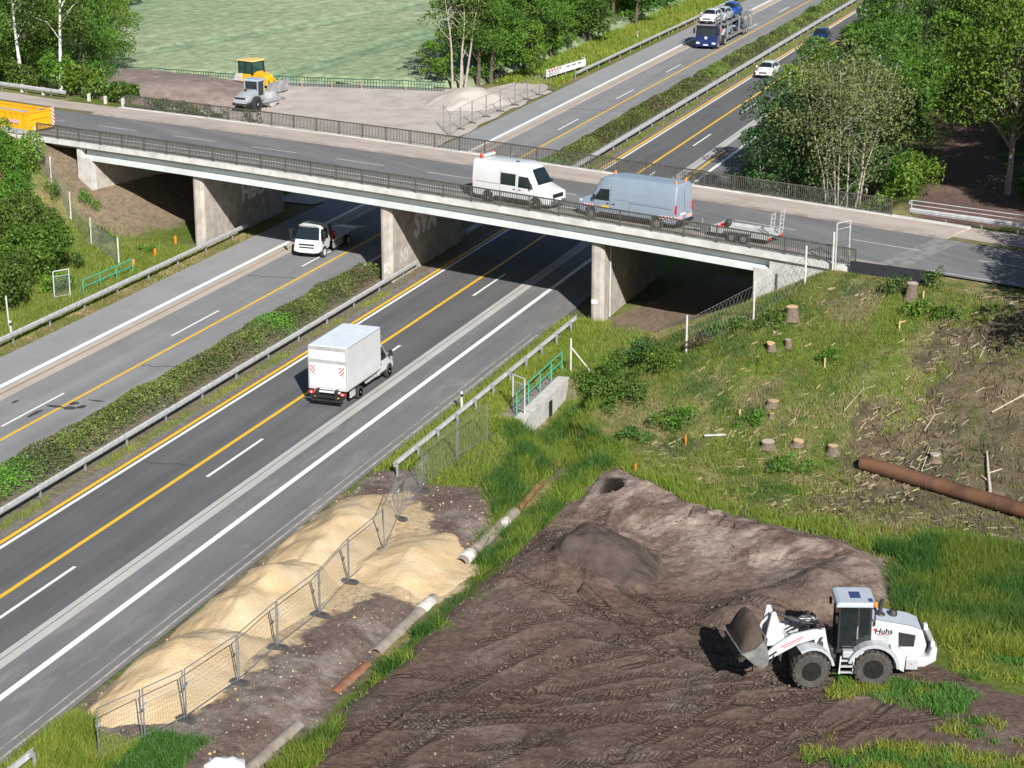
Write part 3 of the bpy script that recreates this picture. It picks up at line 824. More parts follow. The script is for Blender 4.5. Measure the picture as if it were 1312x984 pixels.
def road_strip(name, n0, n1, dz, m, s0, s1, parent=bridge, step=3.0, segs=None):
    b = MB()
    for (a, c) in (segs or [(s0, s1)]):
        k = max(2, int((c - a) / step) + 2)
        b.grid([[(s, n0, zdeck(s) + dz), (s, n1, zdeck(s) + dz)] for s in np.linspace(a, c, k)])
    return b.build(name, m, parent, fix=False)


# the carriageway of the country road runs on beyond both ends
struct_road = road_strip('country_road', -4.75, 2.95, -.03, M_ASPH_BR, -120, 140, parent=None); struct_road.location = (BO[0], BO[1], 0); struct_road.rotation_euler = (0, 0, -BA); struct(struct_road)


def bstruct(o):
    o.location = (BO[0], BO[1], 0); o.rotation_euler = (0, 0, -BA); return struct(o)


along('near_kerb', [(-6.45, .06), (-4.75, .03), (-4.75, -.15), (-6.45, -.15)], mat('dusty_near_kerb', (.30, .27, .245), rough=.9, var=.3, scale=1.0, bump=.3))
along('footway', [(3.1, .05), (5.9, .08), (5.9, -.13), (3.1, -.13)], M_WALKB)
along('kerb', [(2.95, .04), (3.12, .055), (3.12, -.13), (2.95, -.13)], M_KERB)
# footway beyond the bridge ends (on the embankments), broken dusty edge
for a, c in ((-120, -36.0), (36.0, 140)):
    bstruct(road_strip('footway', 3.7, 6.6 if a > 0 else 6.3, -.01, M_WALKB, a, c, parent=None))
    bstruct(road_strip('dusty_verge', 2.9, 3.75, -.022, blotch_mat('dry_grass_verge', [(.22, .18, .12), (.13, .14, .05), (.27, .22, .16)], 2.2, bs=8, bump=.6), a, c, parent=None))
bstruct(road_strip('edge_line', -3.95, -3.80, -.02, M_PW, -33, 26, parent=None))
bstruct(road_strip('edge_line', -4.4, -4.28, -.02, M_PWO, 38, 70, parent=None))
bstruct(road_strip('dashed_line', -.62, -.50, -.02, M_PWO, 0, 0, parent=None, segs=[(-31.5 + 7.9 * k, -27.3 + 7.9 * k) for k in range(-3, 18)]))
bstruct(road_strip('expansion_joint', -4.7, 2.9, -.022, mat('pale_joint_concrete', (.21, .205, .20), rough=.9, var=.25, scale=2), 35.4, 37.0, parent=None))


# piers: walls standing along the motorway, skewed under the deck
def along_y(x, n):
    """bridge s at motorway x and bridge n"""
    return (x - BO[0] - n * BN[0]) / BE[0]


def to_local(x, y):
    dx, dy = x - BO[0], y - BO[1]
    return (dx * BE[0] + dy * BE[1], dx * BN[0] + dy * BN[1])


def text_mesh(s, size, shear=0.0):
    cu = bpy.data.curves.new('letters', 'FONT'); cu.body = s; cu.size = size; cu.align_x = 'CENTER'; cu.align_y = 'CENTER'; cu.resolution_u = 3; cu.shear = shear
    o = bpy.data.objects.new('letters', cu); COL.objects.link(o)
    bpy.context.view_layer.update()
    me = o.to_mesh(); V = [tuple(v.co) for v in me.vertices]; F = [tuple(p.vertices) for p in me.polygons]
    o.to_mesh_clear(); bpy.data.objects.remove(o); bpy.data.curves.remove(cu)
    return V, F


def put_text(name, s, size, m, parent, org, xd, yd, bold=0.0, shear=0.0, sx=1.0):
    """flat lettering in the plane of xd (reading direction) and yd (up)"""
    V, F = text_mesh(s, size, shear)
    org = Vector(org); xd = Vector(xd).normalized(); yd = Vector(yd).normalized(); n = xd.cross(yd)
    mb = MB(); k = 0
    offs = [(0, 0)] if not bold else [(0, 0), (bold, 0), (0, bold), (bold, bold), (-bold, 0), (0, -bold)]
    for (ox, oy) in offs:
        mb.add([org + xd * (p[0] * sx + ox) + yd * (p[1] + oy) + n * (.0004 * k) for p in V], F); k += 1
    return mb.build(name, m, parent, fix=False)


M_GRAF = mat('pale_graffiti_paint', (.8, .8, .8), rough=.7, var=.15)
M_GRAFP = mat('faded_graffiti_paint', (.50, .48, .45), rough=.8, var=.25, scale=6)
M_GRAFD = mat('dark_graffiti_paint', (.06, .06, .07), rough=.7, var=.2)
piers = []
for x0, ya, yb in ((-68.1, -6.35, 5.6), (-51.95, -6.35, 5.6), (-36.15, -6.35, 5.6)):
    sA = along_y(x0, ya); sB = along_y(x0, yb)
    pa = BO + BE * sA + BN * ya; pb = BO + BE * sB + BN * yb
    L_ = float(pb[1] - pa[1])
    ztop = zdeck(sA) - 1.12
    # outline in plan with rounded near end, world axes relative to near end
    pl = [(-.42, .1), (-.36, .02), (-.2, -.06), (.2, -.06), (.36, .02), (.42, .1), (.42, L_), (-.42, L_)]
    mb = MB().prism([(float(a), float(b)) for a, b in pl], -.3, ztop, plane='xy')
    # rotate world offsets into the local frame of the bridge
    loc = to_local(float(pa[0]), float(pa[1]))
    c_, s_ = math.cos(BA), math.sin(BA)
    mb.v = [(loc[0] + p[0] * c_ - p[1] * s_, loc[1] + p[0] * s_ + p[1] * c_, p[2]) for p in mb.v]
    o = mb.build('pier', M_CONC, bridge); piers.append((loc, L_))
    # a rain pipe and panel joint on the right hand side of the outer pier


def wall_pt(loc, dx, dy, z):
    c_, s_ = math.cos(BA), math.sin(BA)
    return (loc[0] + dx * c_ - dy * s_, loc[1] + dx * s_ + dy * c_, z)


def wall_dir(dx, dy):
    c_, s_ = math.cos(BA), math.sin(BA); return (dx * c_ - dy * s_, dx * s_ + dy * c_, 0)


loc = piers[1][0]
put_text('graffiti', 'NY', 1.15, M_GRAFP, bridge, wall_pt(loc, .425, 2.0, 1.35), wall_dir(0, 1), (0, 0, 1), bold=.07)
put_text('graffiti', 'SVA', 2.3, M_GRAF, bridge, wall_pt(loc, .425, 5.6, 2.9), wall_dir(0, 1), (0, 0, 1), bold=.13, shear=.15)
put_text('graffiti', 'K', 1.0, M_GRAFP, bridge, wall_pt(loc, .0, -.064, .9), wall_dir(1, 0), (0, 0, 1), bold=.05, sx=.6)
loc = piers[0][0]
put_text('graffiti', 'HBO', 1.8, M_GRAF, bridge, wall_pt(loc, .425, 7.6, 2.6), wall_dir(0, 1), (0, 0, 1), bold=.08)
loc = piers[2][0]
q = MB(); a = wall_pt(loc, -.16, -.064, 1.25)
MB().box((a[0], a[1], a[2]), (.42, .02, .28)).build('number_plate', M_PLATE, bridge)
pp = MB(); pp.tube([wall_pt(loc, .5, 1.0, z) for z in (.1, 1.5, 3.0, 4.6)], .06, 8); pp.build('rain_pipe', mat('grey_green_pipe', (.42, .45, .42), rough=.5, var=.15), bridge)
# abutments with wing walls
for sg, sc_, z0, wl_ in ((-1, -26.2, 2.0, .9), (1, 29.2, 2.0, 7.0)):
    b = MB(); b.bx(sc_ - .5, sc_ + .5, -6.3, 5.8, z0, 5.1); b.build('abutment', M_CONC, bridge)
    b = MB()
    zt = zdeck(sc_ + 3 * sg) - .24
    b.prism([(sc_ - .5 * sg, z0 - 1), (sc_ + wl_ * sg, z0 + 1.2), (sc_ + wl_ * sg, zt), (sc_ + .5 * sg, zt), (sc_ + .5 * sg, 5.1), (sc_ - .5 * sg, 5.1)], -6.78, -6.32); b.build('wing_wall', M_CONCL, bridge)
M_RAIL = mat('dull_olive_steel', (.10, .096, .08), rough=.6, metal=.3, var=.3, scale=4)


def railing(n0, s0, s1, first=0.0):
    """one railing: rails and bars in one mesh, its posts as sub-parts"""
    b = MB()
    pts = list(np.arange(s0, s1 + .01, 2.21))
    for a, c in zip(pts[:-1], pts[1:]):
        za, zc = zdeck(a) + .13, zdeck(c) + .13
        b.beam((a, n0, za + .95), (c, n0, zc + .95), .09, .07)
        b.beam((a, n0, za + .12), (c, n0, zc + .12), .045, .04)
        for k in range(1, 16):
            t = k / 16; s = a + (c - a) * t; z = za + (zc - za) * t
            b.box((s, n0, z + .53), (.036, .036, .80))
    r = b.build('railing', M_RAIL, bridge, fix=False)
    for s in pts:
        z = zdeck(s) + .12
        p = MB().box((s, n0, z + .47), (.075, .075, .96)); p.build('post', M_RAIL, r, fix=False)
    return r


railing(N_NEAR, -31.3, 35.2)
railing(N_FAR, -35.4, 31.1)

# ---------------------------------------------------------------- crash barriers
WB = [(0, 0), (.0, .05), (.055, .09), (.055, .12), (.0, .155), (.055, .19), (.055, .22), (.0, .26), (.0, .31), (-.02, .31), (-.02, .26), (.035, .22), (.035, .19), (-.02, .155), (.035, .12), (.035, .09), (-.02, .05), (-.02, 0)]


def guardrail(name_label, pts, side, post_step=2.0, cat='crash barrier', h=.75, zfun=None, spacer=True, double=False, hand=False, taper=False, base='motorway'):
    """W-beam on posts along a polyline of (x, y); side +1/-1 says where the road is (left of travel = +1)"""
    org = Vector((pts[0][0], pts[0][1], 0))
    g = thing('crash_barrier', name_label, cat, org)
    P = [Vector((p[0], p[1], (zfun(p[0], p[1]) if zfun else 0.0))) - org for p in pts]
    def nrm(i):
        d = (P[min(i + 1, len(P) - 1)] - P[max(i - 1, 0)]); d.z = 0; d.normalize(); return Vector((-d.y, d.x, 0)) * side
    b = MB(); rings = []
    for i, p in enumerate(P):
        n = nrm(i); rings.append([p + n * (q[0] + .02) + Vector((0, 0, h - .31 + q[1])) for q in WB])
    b.loft(rings)
    if double:
        rings = []
        for i, p in enumerate(P):
            n = -nrm(i); rings.append([p + n * (q[0] + .26) + Vector((0, 0, h - .31 + q[1])) for q in WB])
        b.loft(rings)
    b.build('beam', M_STEEL, g, auto=50)
    acc = 0.0; k = 0; pos = []
    for a, c in zip(P[:-1], P[1:]):
        Ls = (c - a).length; d = (c - a).normalized(); n = Vector((-d.y, d.x, 0)) * side
        t = (-acc) % post_step
        while t < Ls:
            pos.append((a + d * t, n)); t += post_step
        acc += Ls
    for q, n in pos[:100]:
        pb = MB(); c = q - n * .16; pb.box((c.x, c.y, c.z + h / 2 - .12), (.11, .06, h + .14), rz=math.atan2(n.y, n.x))
        if spacer:
            e = q - n * .06; pb.box((e.x, e.y, e.z + h - .16), (.16, .12, .2), rz=math.atan2(n.y, n.x))
        pb.build('post', M_STEELD, g, fix=False)
    if hand:
        hb = MB(); off = [q - nrm(0) * .14 for q in P]
        for zz in (h + .42, h + .16):
            hb.tube([p + Vector((0, 0, zz)) for p in off], .028, 7)
        hb.tube([off[0] + Vector((0, 0, h + .42)), off[0] + Vector((-.12, .02, h + .36)), off[0] + Vector((-.16, .03, h + .28)), off[0] + Vector((-.12, .02, h + .2)), off[0] + Vector((0, 0, h + .16))], .028, 7)
        hb.build('handrail', M_STEEL, g)
        for p in off[::2]:
            MB().tube([p + Vector((0, 0, h - .2)), p + Vector((0, 0, h + .42))], .024, 6).build('handrail_post', M_STEEL, g)
    return g


rp = lambda x, y0, y1, st=8.0: [(x, float(y)) for y in np.append(np.arange(y0, y1, st), y1)]
guardrail('steel crash barrier left of the hard shoulder, running up to the first pier', rp(-66.85, 60, 130), -1, 4.0)
guardrail('steel crash barrier beside the left shoulder beyond the bridge, ending behind the white barrier board', rp(-66.6, 205.5, 420, 12), -1, 4.0)
guardrail('steel crash barrier in the central reservation before the bridge, along the hedge', rp(-51.25, 50, 124), -1, 4.0)
guardrail('double steel crash barrier in the central reservation beyond the bridge', rp(-51.25, 133, 480, 12), -1, 4.0, double=True)
guardrail('short steel crash barrier on the grass verge at the right shoulder, from pier to sand', rp(-37.0, 86.3, 114.6, 4), 1, 2.67, zfun=lambda x, y: -.03)
guardrail('last piece of steel crash barrier in the grass at the lower left corner', rp(-37.2, 44, 54.9, 4), 1, 2.67, zfun=lambda x, y: -.03)
zr = lambda x, y: zdeck(60) - .05
guardrail('steel crash barrier with a tubular handrail on top beside the footway at right', [bpt(s, 6.85)[:2] for s in np.arange(31.8, 64, 4.0)], -1, 2.3, zfun=zr, hand=True)
db = thing('dark_screen', 'low dark screen board standing on the road edge above the right slope', 'screen', (-19.9, 110.35, 5.62), math.atan2(-1.0, 4.85))
MB().bx(0, 4.95, -.03, .03, 0, .85).build('board', mat('black_screen_sheet', (.018, .02, .026), rough=.7, var=.3, scale=4), db)
for k in range(4): MB().bx(.1 + k * 1.58, .17 + k * 1.58, .03, .1, -.2, .9).build('post', M_STEELD, db)
guardrail('plain steel crash barrier beside the footway at the far left edge', [bpt(s, 6.75)[:2] for s in np.arange(-75, -42.9, 4.0)], -1, 3.0, zfun=zr)
guardrail('steel crash barrier in front of the yellow container at the far left', [bpt(s, -7.1)[:2] for s in np.arange(-72, -31.9, 4.0)], 1, 2.3, zfun=zr)

# ---------------------------------------------------------------- vehicles (local +x forward, +y left, z up, origin on the ground under the middle)
FR = [0, 0, .05, .22, .42, .62, .86, .955, 1.0]


class Body:
    """lofted vehicle shell: stations (x, zbottom, ztop, half width low, half width belt, half width roof, roof corner radius)"""
    def __init__(self, st):
        self.st = sorted(st)

    def ring(self, s):
        x, zb, zt, wl_, wb, wt, rc = s
        H = zt - zb; rc = min(rc, H * .45)
        pts = [(0, zb), (wl_ * .85, zb), (wl_, zb + min(.12, .2 * H)), (wb, zb + .45 * H), (wb + (wt - wb) * .35, zb + .66 * H), (wt, zt - rc * 1.0), (wt - rc * .3, zt - rc * .35), (wt - rc * 1.0, zt - rc * .03), (0, zt + .012)]
        full = [(x, y, z) for (y, z) in pts] + [(x, -y, z) for (y, z) in pts[-2:0:-1]]
        return full

    def at(self, x):
        st = self.st
        x = min(max(x, st[0][0]), st[-1][0])
        for a, b in zip(st[:-1], st[1:]):
            if a[0] <= x <= b[0]:
                t = (x - a[0]) / (b[0] - a[0] + 1e-9)
                return tuple(p + (q - p) * t for p, q in zip(a, b))
        return st[-1]

    def shell(self):
        return MB().loft([self.ring(s) for s in self.st])

    def side(self, x, z):
        r = self.ring(self.at(x)); half = r[1:9]
        for a, b in zip(half[:-1], half[1:]):
            if min(a[2], b[2]) <= z <= max(a[2], b[2]) and abs(b[2] - a[2]) > 1e-6:
                t = (z - a[2]) / (b[2] - a[2]); return a[1] + (b[1] - a[1]) * t
        return half[0][1] if z < half[0][2] else half[-1][1]

    def top(self, x, y):
        r = self.ring(self.at(x)); half = r[4:9]; y = abs(y)
        for a, b in zip(half[:-1], half[1:]):
            if min(a[1], b[1]) <= y <= max(a[1], b[1]) and abs(b[1] - a[1]) > 1e-6:
                t = (y - a[1]) / (b[1] - a[1]); return a[2] + (b[2] - a[2]) * t
        return half[-1][2] if y < .01 else half[0][2]

    def side_patch(self, q, sg, off=.012, n=5, mb=None):
        """q: four corners (x, z): rear-bottom, front-bottom, front-top, rear-top"""
        mb = mb or MB(); P = []
        for i in range(n + 1):
            v = i / n; row = []
            for j in range(n + 1):
                u = j / n
                bx_ = q[0][0] + (q[1][0] - q[0][0]) * u; bz = q[0][1] + (q[1][1] - q[0][1]) * u
                tx = q[3][0] + (q[2][0] - q[3][0]) * u; tz = q[3][1] + (q[2][1] - q[3][1]) * u
                x = bx_ + (tx - bx_) * v; z = bz + (tz - bz) * v
                row.append((x, sg * (self.side(x, z) + off), z))
            P.append(row)
        mb.grid(P); return mb

    def top_patch(self, x0, x1, y0, y1, off=.012, n=6, mb=None, y0b=None, y1b=None):
        mb = mb or MB(); P = []
        for i in range(n + 1):
            t = i / n; x = x0 + (x1 - x0) * t
            ya = y0 + ((y0b if y0b is not None else y0) - y0) * t; yb = y1 + ((y1b if y1b is not None else y1) - y1) * t
            P.append([(x + off * .6, ya + (yb - ya) * j / n, self.top(x, ya + (yb - ya) * j / n) + off) for j in range(n + 1)])
        mb.grid(P); return mb


_wm = {}


def wheel(par, x, y, r, w, rimr=.62, mt=None, mr=None, hub=True):
    """tyre (part) with its rim (sub-part); outward side follows the sign of y"""
    sg = 1 if y > 0 else -1
    key = (r, w, sg, rimr, (mr or M_RIM).name, (mt or M_RUBBER).name)
    if key not in _wm:
        t = MB(); h = w / 2
        t.lathe([(r * rimr, -h * .9), (r * .9, -h), (r * .975, -h * .82), (r, -h * .5), (r, h * .5), (r * .975, h * .82), (r * .9, h), (r * rimr, h * .9), (r * rimr, h * .3), (r * rimr, -h * .3), (r * rimr, -h * .9)], (0, 0, 0), 'y', 28)
        a = t.build('wheel', mt or M_RUBBER, None, auto=35)
        d = MB(); o = sg
        d.lathe([(r * rimr, o * h * .86), (r * rimr * .9, o * h * .7), (r * rimr * .72, o * h * .38), (r * rimr * .45, o * h * .45), (r * .2, o * h * .75), (r * .16, o * h * .95), (.001, o * h * .95)], (0, 0, 0), 'y', 22)
        for k in range(6):
            an = k * PI / 3; d.box((r * .4 * math.cos(an), o * h * .55, r * .4 * math.sin(an)), (r * .12, h * .12, r * .12), ry=-an)
        b = d.build('rim', mr or M_RIM, a, auto=35)
        a.location = (x, y, r); a.parent = par
        _wm[key] = (a.data, b.data); return a
    ma, mb_ = _wm[key]
    a = bpy.data.objects.new('wheel', ma); COL.objects.link(a); a.parent = par; a.location = (x, y, r)
    b = bpy.data.objects.new('rim', mb_); COL.objects.link(b); b.parent = a
    return a


def arch(body, x, r, sg, zc=None, mb=None, off=.006):
    """dark wheel housing on the flank"""
    mb = mb or MB(); zc = zc if zc is not None else r * .8
    P = []
    for k in range(0, 13):
        t = PI * k / 12; P.append((x + r * math.cos(t), zc + r * math.sin(t)))
    inner = [(x + .01 * math.cos(PI * k / 12), body.at(x)[1] + .01) for k in range(13)]
    rows = []
    for f in (0, .35, .7, 1):
        rows.append([(a[0] + (b[0] - a[0]) * f, 0, max(body.at(x)[1] + .005, a[1] + (b[1] - a[1]) * f)) for a, b in zip(P, inner)])
    rows = [[(p[0], sg * (body.side(p[0], p[2]) + off), p[2]) for p in row] for row in rows]
    mb.grid(rows); return mb


def clip_band(W_, H_, u0, u1, sl):
    """part of the rectangle where u0 < x + sl*y < u1"""
    poly = [(0, 0), (W_, 0), (W_, H_), (0, H_)]
    for (lim, sgn) in ((u0, 1), (u1, -1)):
        out = []; n = len(poly)
        for i in range(n):
            p, q = poly[i], poly[(i + 1) % n]
            fp = sgn * (p[0] + sl * p[1] - lim); fq = sgn * (q[0] + sl * q[1] - lim)
            if fp >= 0: out.append(p)
            if fp * fq < 0:
                t = fp / (fp - fq); out.append((p[0] + (q[0] - p[0]) * t, p[1] + (q[1] - p[1]) * t))
        poly = out
        if not poly: break
    return poly


def stripes(name, par, org, xd, yd, W_, H_, n=6, slant=1, out=None):
    """red-and-white warning film: white sheet plus slanted red bars, lying on a flat panel"""
    org = Vector(org); xd = Vector(xd).normalized(); yd = Vector(yd).normalized(); nn = xd.cross(yd)
    if out is not None and nn.dot(Vector(out)) < 0: nn = -nn
    b = MB(); b.mi = 0
    b.quad(org, org + xd * W_, org + xd * W_ + yd * H_, org + yd * H_)
    b.mi = 1; st = W_ / n
    for k in range(-16, 24):
        poly = clip_band(W_, H_, k * st, k * st + st * .52, slant)
        if len(poly) > 2: b.add([org + xd * p[0] + yd * p[1] + nn * .006 for p in poly], [tuple(range(len(poly)))])
    return b.build(name, [M_WSTRIPE, M_REDSTRIPE], par, fix=False)


def mirror(par, x, y, z, sg, m=M_BLACK, s=1.0):
    b = MB(); b.box((x, y + sg * .13 * s, z), (.1 * s, .2 * s, .28 * s)); b.beam((x, y - sg * .02, z - .1 * s), (x, y + sg * .08, z - .08 * s), .05 * s)
    return b.build('mirror', m, par, bevel=.02 * s)


def beacon(par, x, y, z, m=None):
    b = MB(); b.lathe([(.085, 0), (.085, .03), (.075, .12), (.05, .17), (.001, .18)], (x, y, z), 'z', 14)
    return b.build('beacon', m or M_ORANGE, par, auto=40)


def panel_van(label, L, H, paint, loc, rz, side_window=False, rear_bar=False, livery=False, group=None):
    v = thing('panel_van', label, 'van', loc, rz, group)
    h = L / 2
    st = [(-h, .50, H - .14, .90, .95, .80, .12), (-h + .05, .42, H - .05, .95, .99, .84, .16), (-h + .25, .36, H, .97, 1.0, .86, .2), (h - 2.5, .34, H, .98, 1.0, .86, .2), (h - 2.05, .34, H - .03, .98, 1.0, .85, .2),
          (h - 1.72, .34, H - .17, .98, 1.0, .82, .2), (h - 1.5, .34, H - .36, .98, 1.0, .79, .18), (h - .98, .33, 1.52, .97, .99, .80, .12), (h - .86, .33, 1.44, .97, .98, .82, .1), (h - .42, .33, 1.30, .95, .96, .82, .12), (h - .14, .34, 1.17, .91, .93, .80, .1), (h - .03, .36, 1.04, .86, .88, .76, .06), (h, .40, .92, .82, .84, .72, .05)]
    B = Body(st)
    B.shell().build('body', paint, v, auto=28)
    # windscreen, cab side windows
    B.top_patch(h - 1.52, h - .96, -.62, .62, mb=None, off=.035, n=8, y0b=-.74, y1b=.74).build('windscreen', M_GLASS, v, fix=False, smooth=True)
    for sg in (1, -1):
        B.side_patch([(h - 2.32, 1.28), (h - 1.18, 1.26), (h - 1.62, 1.95), (h - 2.30, 1.98)], sg).build('cab_window', M_GLASS, v, fix=False)
        m = MB(); B.side_patch([(h - 2.40, .5), (h - 2.38, .5), (h - 2.38, 2.15), (h - 2.40, 2.15)], sg, .008, 3, m); B.side_patch([(h - 1.16, .75), (h - 1.14, .75), (h - 1.14, 1.25), (h - 1.16, 1.25)], sg, .008, 3, m)
        B.side_patch([(h - 3.75, .5), (h - 3.73, .5), (h - 3.73, 2.2), (h - 3.75, 2.2)], sg, .008, 3, m)
        B.side_patch([(-h + .3, 1.30), (h - 3.75, 1.30), (h - 3.75, 1.325), (-h + .3, 1.325)], sg, .01, 3, m)
        m.build('door_gap', mat('dark_door_gap', (.06, .06, .065), rough=.6, var=.1), v, fix=False)
        m = MB(); m.box((h - 2.2, sg * (B.side(h - 2.2, 1.1) + .015), 1.12), (.18, .03, .045)); m.box((h - 2.62, sg * (B.side(h - 2.6, 1.1) + .015), 1.12), (.18, .03, .045)); m.build('door_handle', M_BLACK, v)
        m = MB(); B.side_patch([(-h + 1.75, .36), (h - 1.55, .36), (h - 1.55, .56), (-h + 1.75, .56)], sg, .022, 4, m); m.build('sill_trim', M_BLACK, v, fix=False)
        m = MB(); arch(B, -h + 1.25, .46, sg, mb=m); arch(B, h - .98, .46, sg, mb=m); m.build('wheel_arch', M_BLACK, v, fix=False)
        mirror(v, h - 1.28, sg * .97, 1.45, sg)
        m = MB(); m.box((h - .13, sg * .73, .98), (.22, .2, .28), rz=-sg * .35); m.build('headlight', M_LAMP, v, bevel=.04)
        m = MB(); m.box((-h + .03, sg * .90, 1.30), (.10, .16, .55)); m.build('tail_light', M_RED, v, bevel=.02)
        wheel(v, -h + 1.25, sg * .88, .345, .24); wheel(v, h - .98, sg * .88, .345, .24)
    if side_window:
        for sg in (1, -1):
            m = MB(); B.side_patch([(h - 3.68, 1.32), (h - 2.52, 1.32), (h - 2.52, 2.05), (h - 3.68, 2.05)], sg, .014, 4, m); m.build('side_window', M_GLASS, v, fix=False)
    m = MB(); m.box((h - .03, 0, .90), (.1, 1.1, .26)); m.build('grille', M_BLACK, v, bevel=.03)
    m = MB(); m.box((h - .09, 0, .52), (.28, 1.6, .24)); m.build('front_bumper', mat('grey_bumper', (.1, .1, .105), rough=.5), v, bevel=.06)
    m = MB(); m.box((h + .055, 0, .60), (.02, .5, .11)); m.build('number_plate', M_PLATE, v)
    m = MB(); m.box((-h - .04, 0, .52), (.16, 1.8, .18)); m.build('rear_bumper', M_BLACK, v, bevel=.04)
    m = MB(); m.box((-h - .006, 0, 1.45), (.02, .018, 1.9)); m.build('door_gap', _mats['dark_door_gap'], v)
    m = MB(); m.box((-h - .01, .12, .95), (.02, .5, .11)); m.build('number_plate', M_PLATE, v)
    m = MB(); m.box((h - .98, 0, 1.535), (.05, 1.3, .02)); m.build('wiper', M_BLACK, v)
    if rear_bar:
        m = MB(); m.box((-h + .55, 0, H + .12), (.32, 1.15, .16)); m.build('roof_sign_bar', M_WHITE, v, bevel=.04)
        for y in (-.62, .62):
            m = MB(); m.lathe([(.11, 0), (.12, .05), (.1, .2), (.05, .26), (.001, .27)], (-h + .5, y, H + .02), 'z', 14); m.build('beacon', mat('red_beacon_glass', (.5, .05, .02), rough=.2), v, auto=40)
        m = MB(); m.box((h - 2.8, -.35, H + .035), (.25, .12, .05)); m.build('roof_antenna', M_BLACK, v, bevel=.02)
        m = MB(); m.box((-h - .015, .6, 1.02), (.01, .3, .5)); m.build('warning_film', M_REDSTRIPE, v)
    if livery:
        for (x, y) in ((h - 2.1, .0), (-h + .25, -.55), (-h + .25, .55)): beacon(v, x, y, H - .02)
        for sg in (1, -1):
            stripes('warning_stripes', v, (-h + .05, sg * 1.012, .68), (1, 0, 0), (0, 0, 1), 1.05, .2, 5, 1 if sg > 0 else -1, out=(0, sg, 0))
            stripes('warning_stripes', v, (h - 1.2, sg * .995, .78), (1, 0, 0), (0, 0, 1), .75, .17, 4, -1, out=(0, sg, 0))
            stripes('warning_stripes', v, (-h - .022, sg * .88, .66), (0, -sg, 0), (0, 0, 1), .62, .2, 4, 1, out=(-1, 0, 0))
            m = MB(); B.side_patch([(h - 2.3, .82), (h - 1.75, .82), (h - 1.75, .98), (h - 2.3, .98)], sg, .016, 3, m); m.build('yellow_sticker', mat('yellow_film', (.7, .45, .03), rough=.4), v, fix=False)
            m = MB(); B.side_patch([(-h + .45, 1.42), (h - 2.5, 1.42), (h - 2.5, 1.43), (-h + .45, 1.43)], sg, .01, 3, m)
            B.side_patch([(-h + .5, 1.45), (h - 2.62, 1.45), (h - 2.62, 2.28), (-h + .5, 2.28)], sg, .009, 5, m)
            m.build('pressed_panel', paint, v, fix=False)
    return v


M_BLUEGREY = mat('metallic_light_blue_paint', (.30, .37, .455), rough=.3, metal=.25, var=.05, scale=1, coat=.6)


def on_deck(s, n, dz=-.035):
    return bpt(s, n, zdeck(s) + dz)


panel_van('white high-roof van with dark side window and red rear beacons parked on the bridge', 5.92, 2.72, M_WHITE, on_deck(10.75, -4.75), -BA + R(-.5), side_window=True, rear_bar=True)
panel_van('light blue long van with striped corners and orange beacons towing a trailer on the bridge', 6.95, 2.80, M_BLUEGREY, on_deck(19.15, -4.55), PI - BA, livery=True)


def trailer():
    t = thing('flat_trailer', 'low flat plant trailer with upright ramps coupled behind the blue van', 'trailer', on_deck(26.9, -4.6), PI - BA)
    M_DECK = mat('dusty_aluminium_deck', (.42, .42, .40), rough=.7, var=.2, scale=3, bump=.2)
    b = MB(); b.bx(-1.9, 1.9, -.85, .85, .50, .60); b.build('deck', M_DECK, t)
    b = MB()
    for sg in (1, -1): b.bx(-1.9, 1.9, sg * .85 - .03, sg * .85 + .03, .42, .74)
    b.bx(1.84, 1.9, -.88, .88, .6, .78); b.build('side_board', M_STEEL, t)
    b = MB(); b.beam((1.9, .6, .5), (3.2, .05, .5), .1); b.beam((1.9, -.6, .5), (3.2, -.05, .5), .1); b.box((3.45, 0, .5), (.5, .1, .1)); b.build('drawbar', M_STEELD, t)
    b = MB(); b.tube([(2.9, .12, .15), (2.9, .12, .95)], .04, 8); b.build('jack', M_STEELD, t)
    for sg in (1, -1):
        for x in (.36, -.42): wheel(t, x, sg * .98, .30, .2)
        b = MB(); b.bx(-.9, .85, sg * .86, sg * 1.1, .64, .67); b.build('mudguard', M_STEELD, t)
        b = MB(); x = -1.95
        for yy in (sg * .75, sg * .35): b.beam((x, yy, .55), (x - .12, yy, 2.0), .05)
        for k in range(6): b.beam((x - .02 * k - .02, sg * .35, .7 + .24 * k), (x - .02 * k - .02, sg * .75, .7 + .24 * k), .04)
        b.build('ramp', M_STEEL, t)
        MB().box((-1.94, sg * .7, .46), (.05, .26, .12)).build('tail_light', M_RED, t)
    o = thing('hose_reel', 'red and black hose reel lying on the front of the trailer deck', 'hose reel', on_deck(25.6, -4.5, .58), PI - BA + .3)
    b = MB(); b.lathe([(.17, -.2), (.2, -.18), (.2, -.14), (.12, -.12), (.12, .12), (.2, .14), (.2, .18), (.17, .2)], (0, 0, .2), 'y', 18); b.build('drum', M_BLACK, o, auto=40)
    b = MB(); b.tube([(.1, .3, .05), (.5, .35, .06), (.7, -.1, .06), (.3, -.4, .06), (-.1, -.3, .05)], .06, 7); b.build('hose', M_RED, o)


trailer()


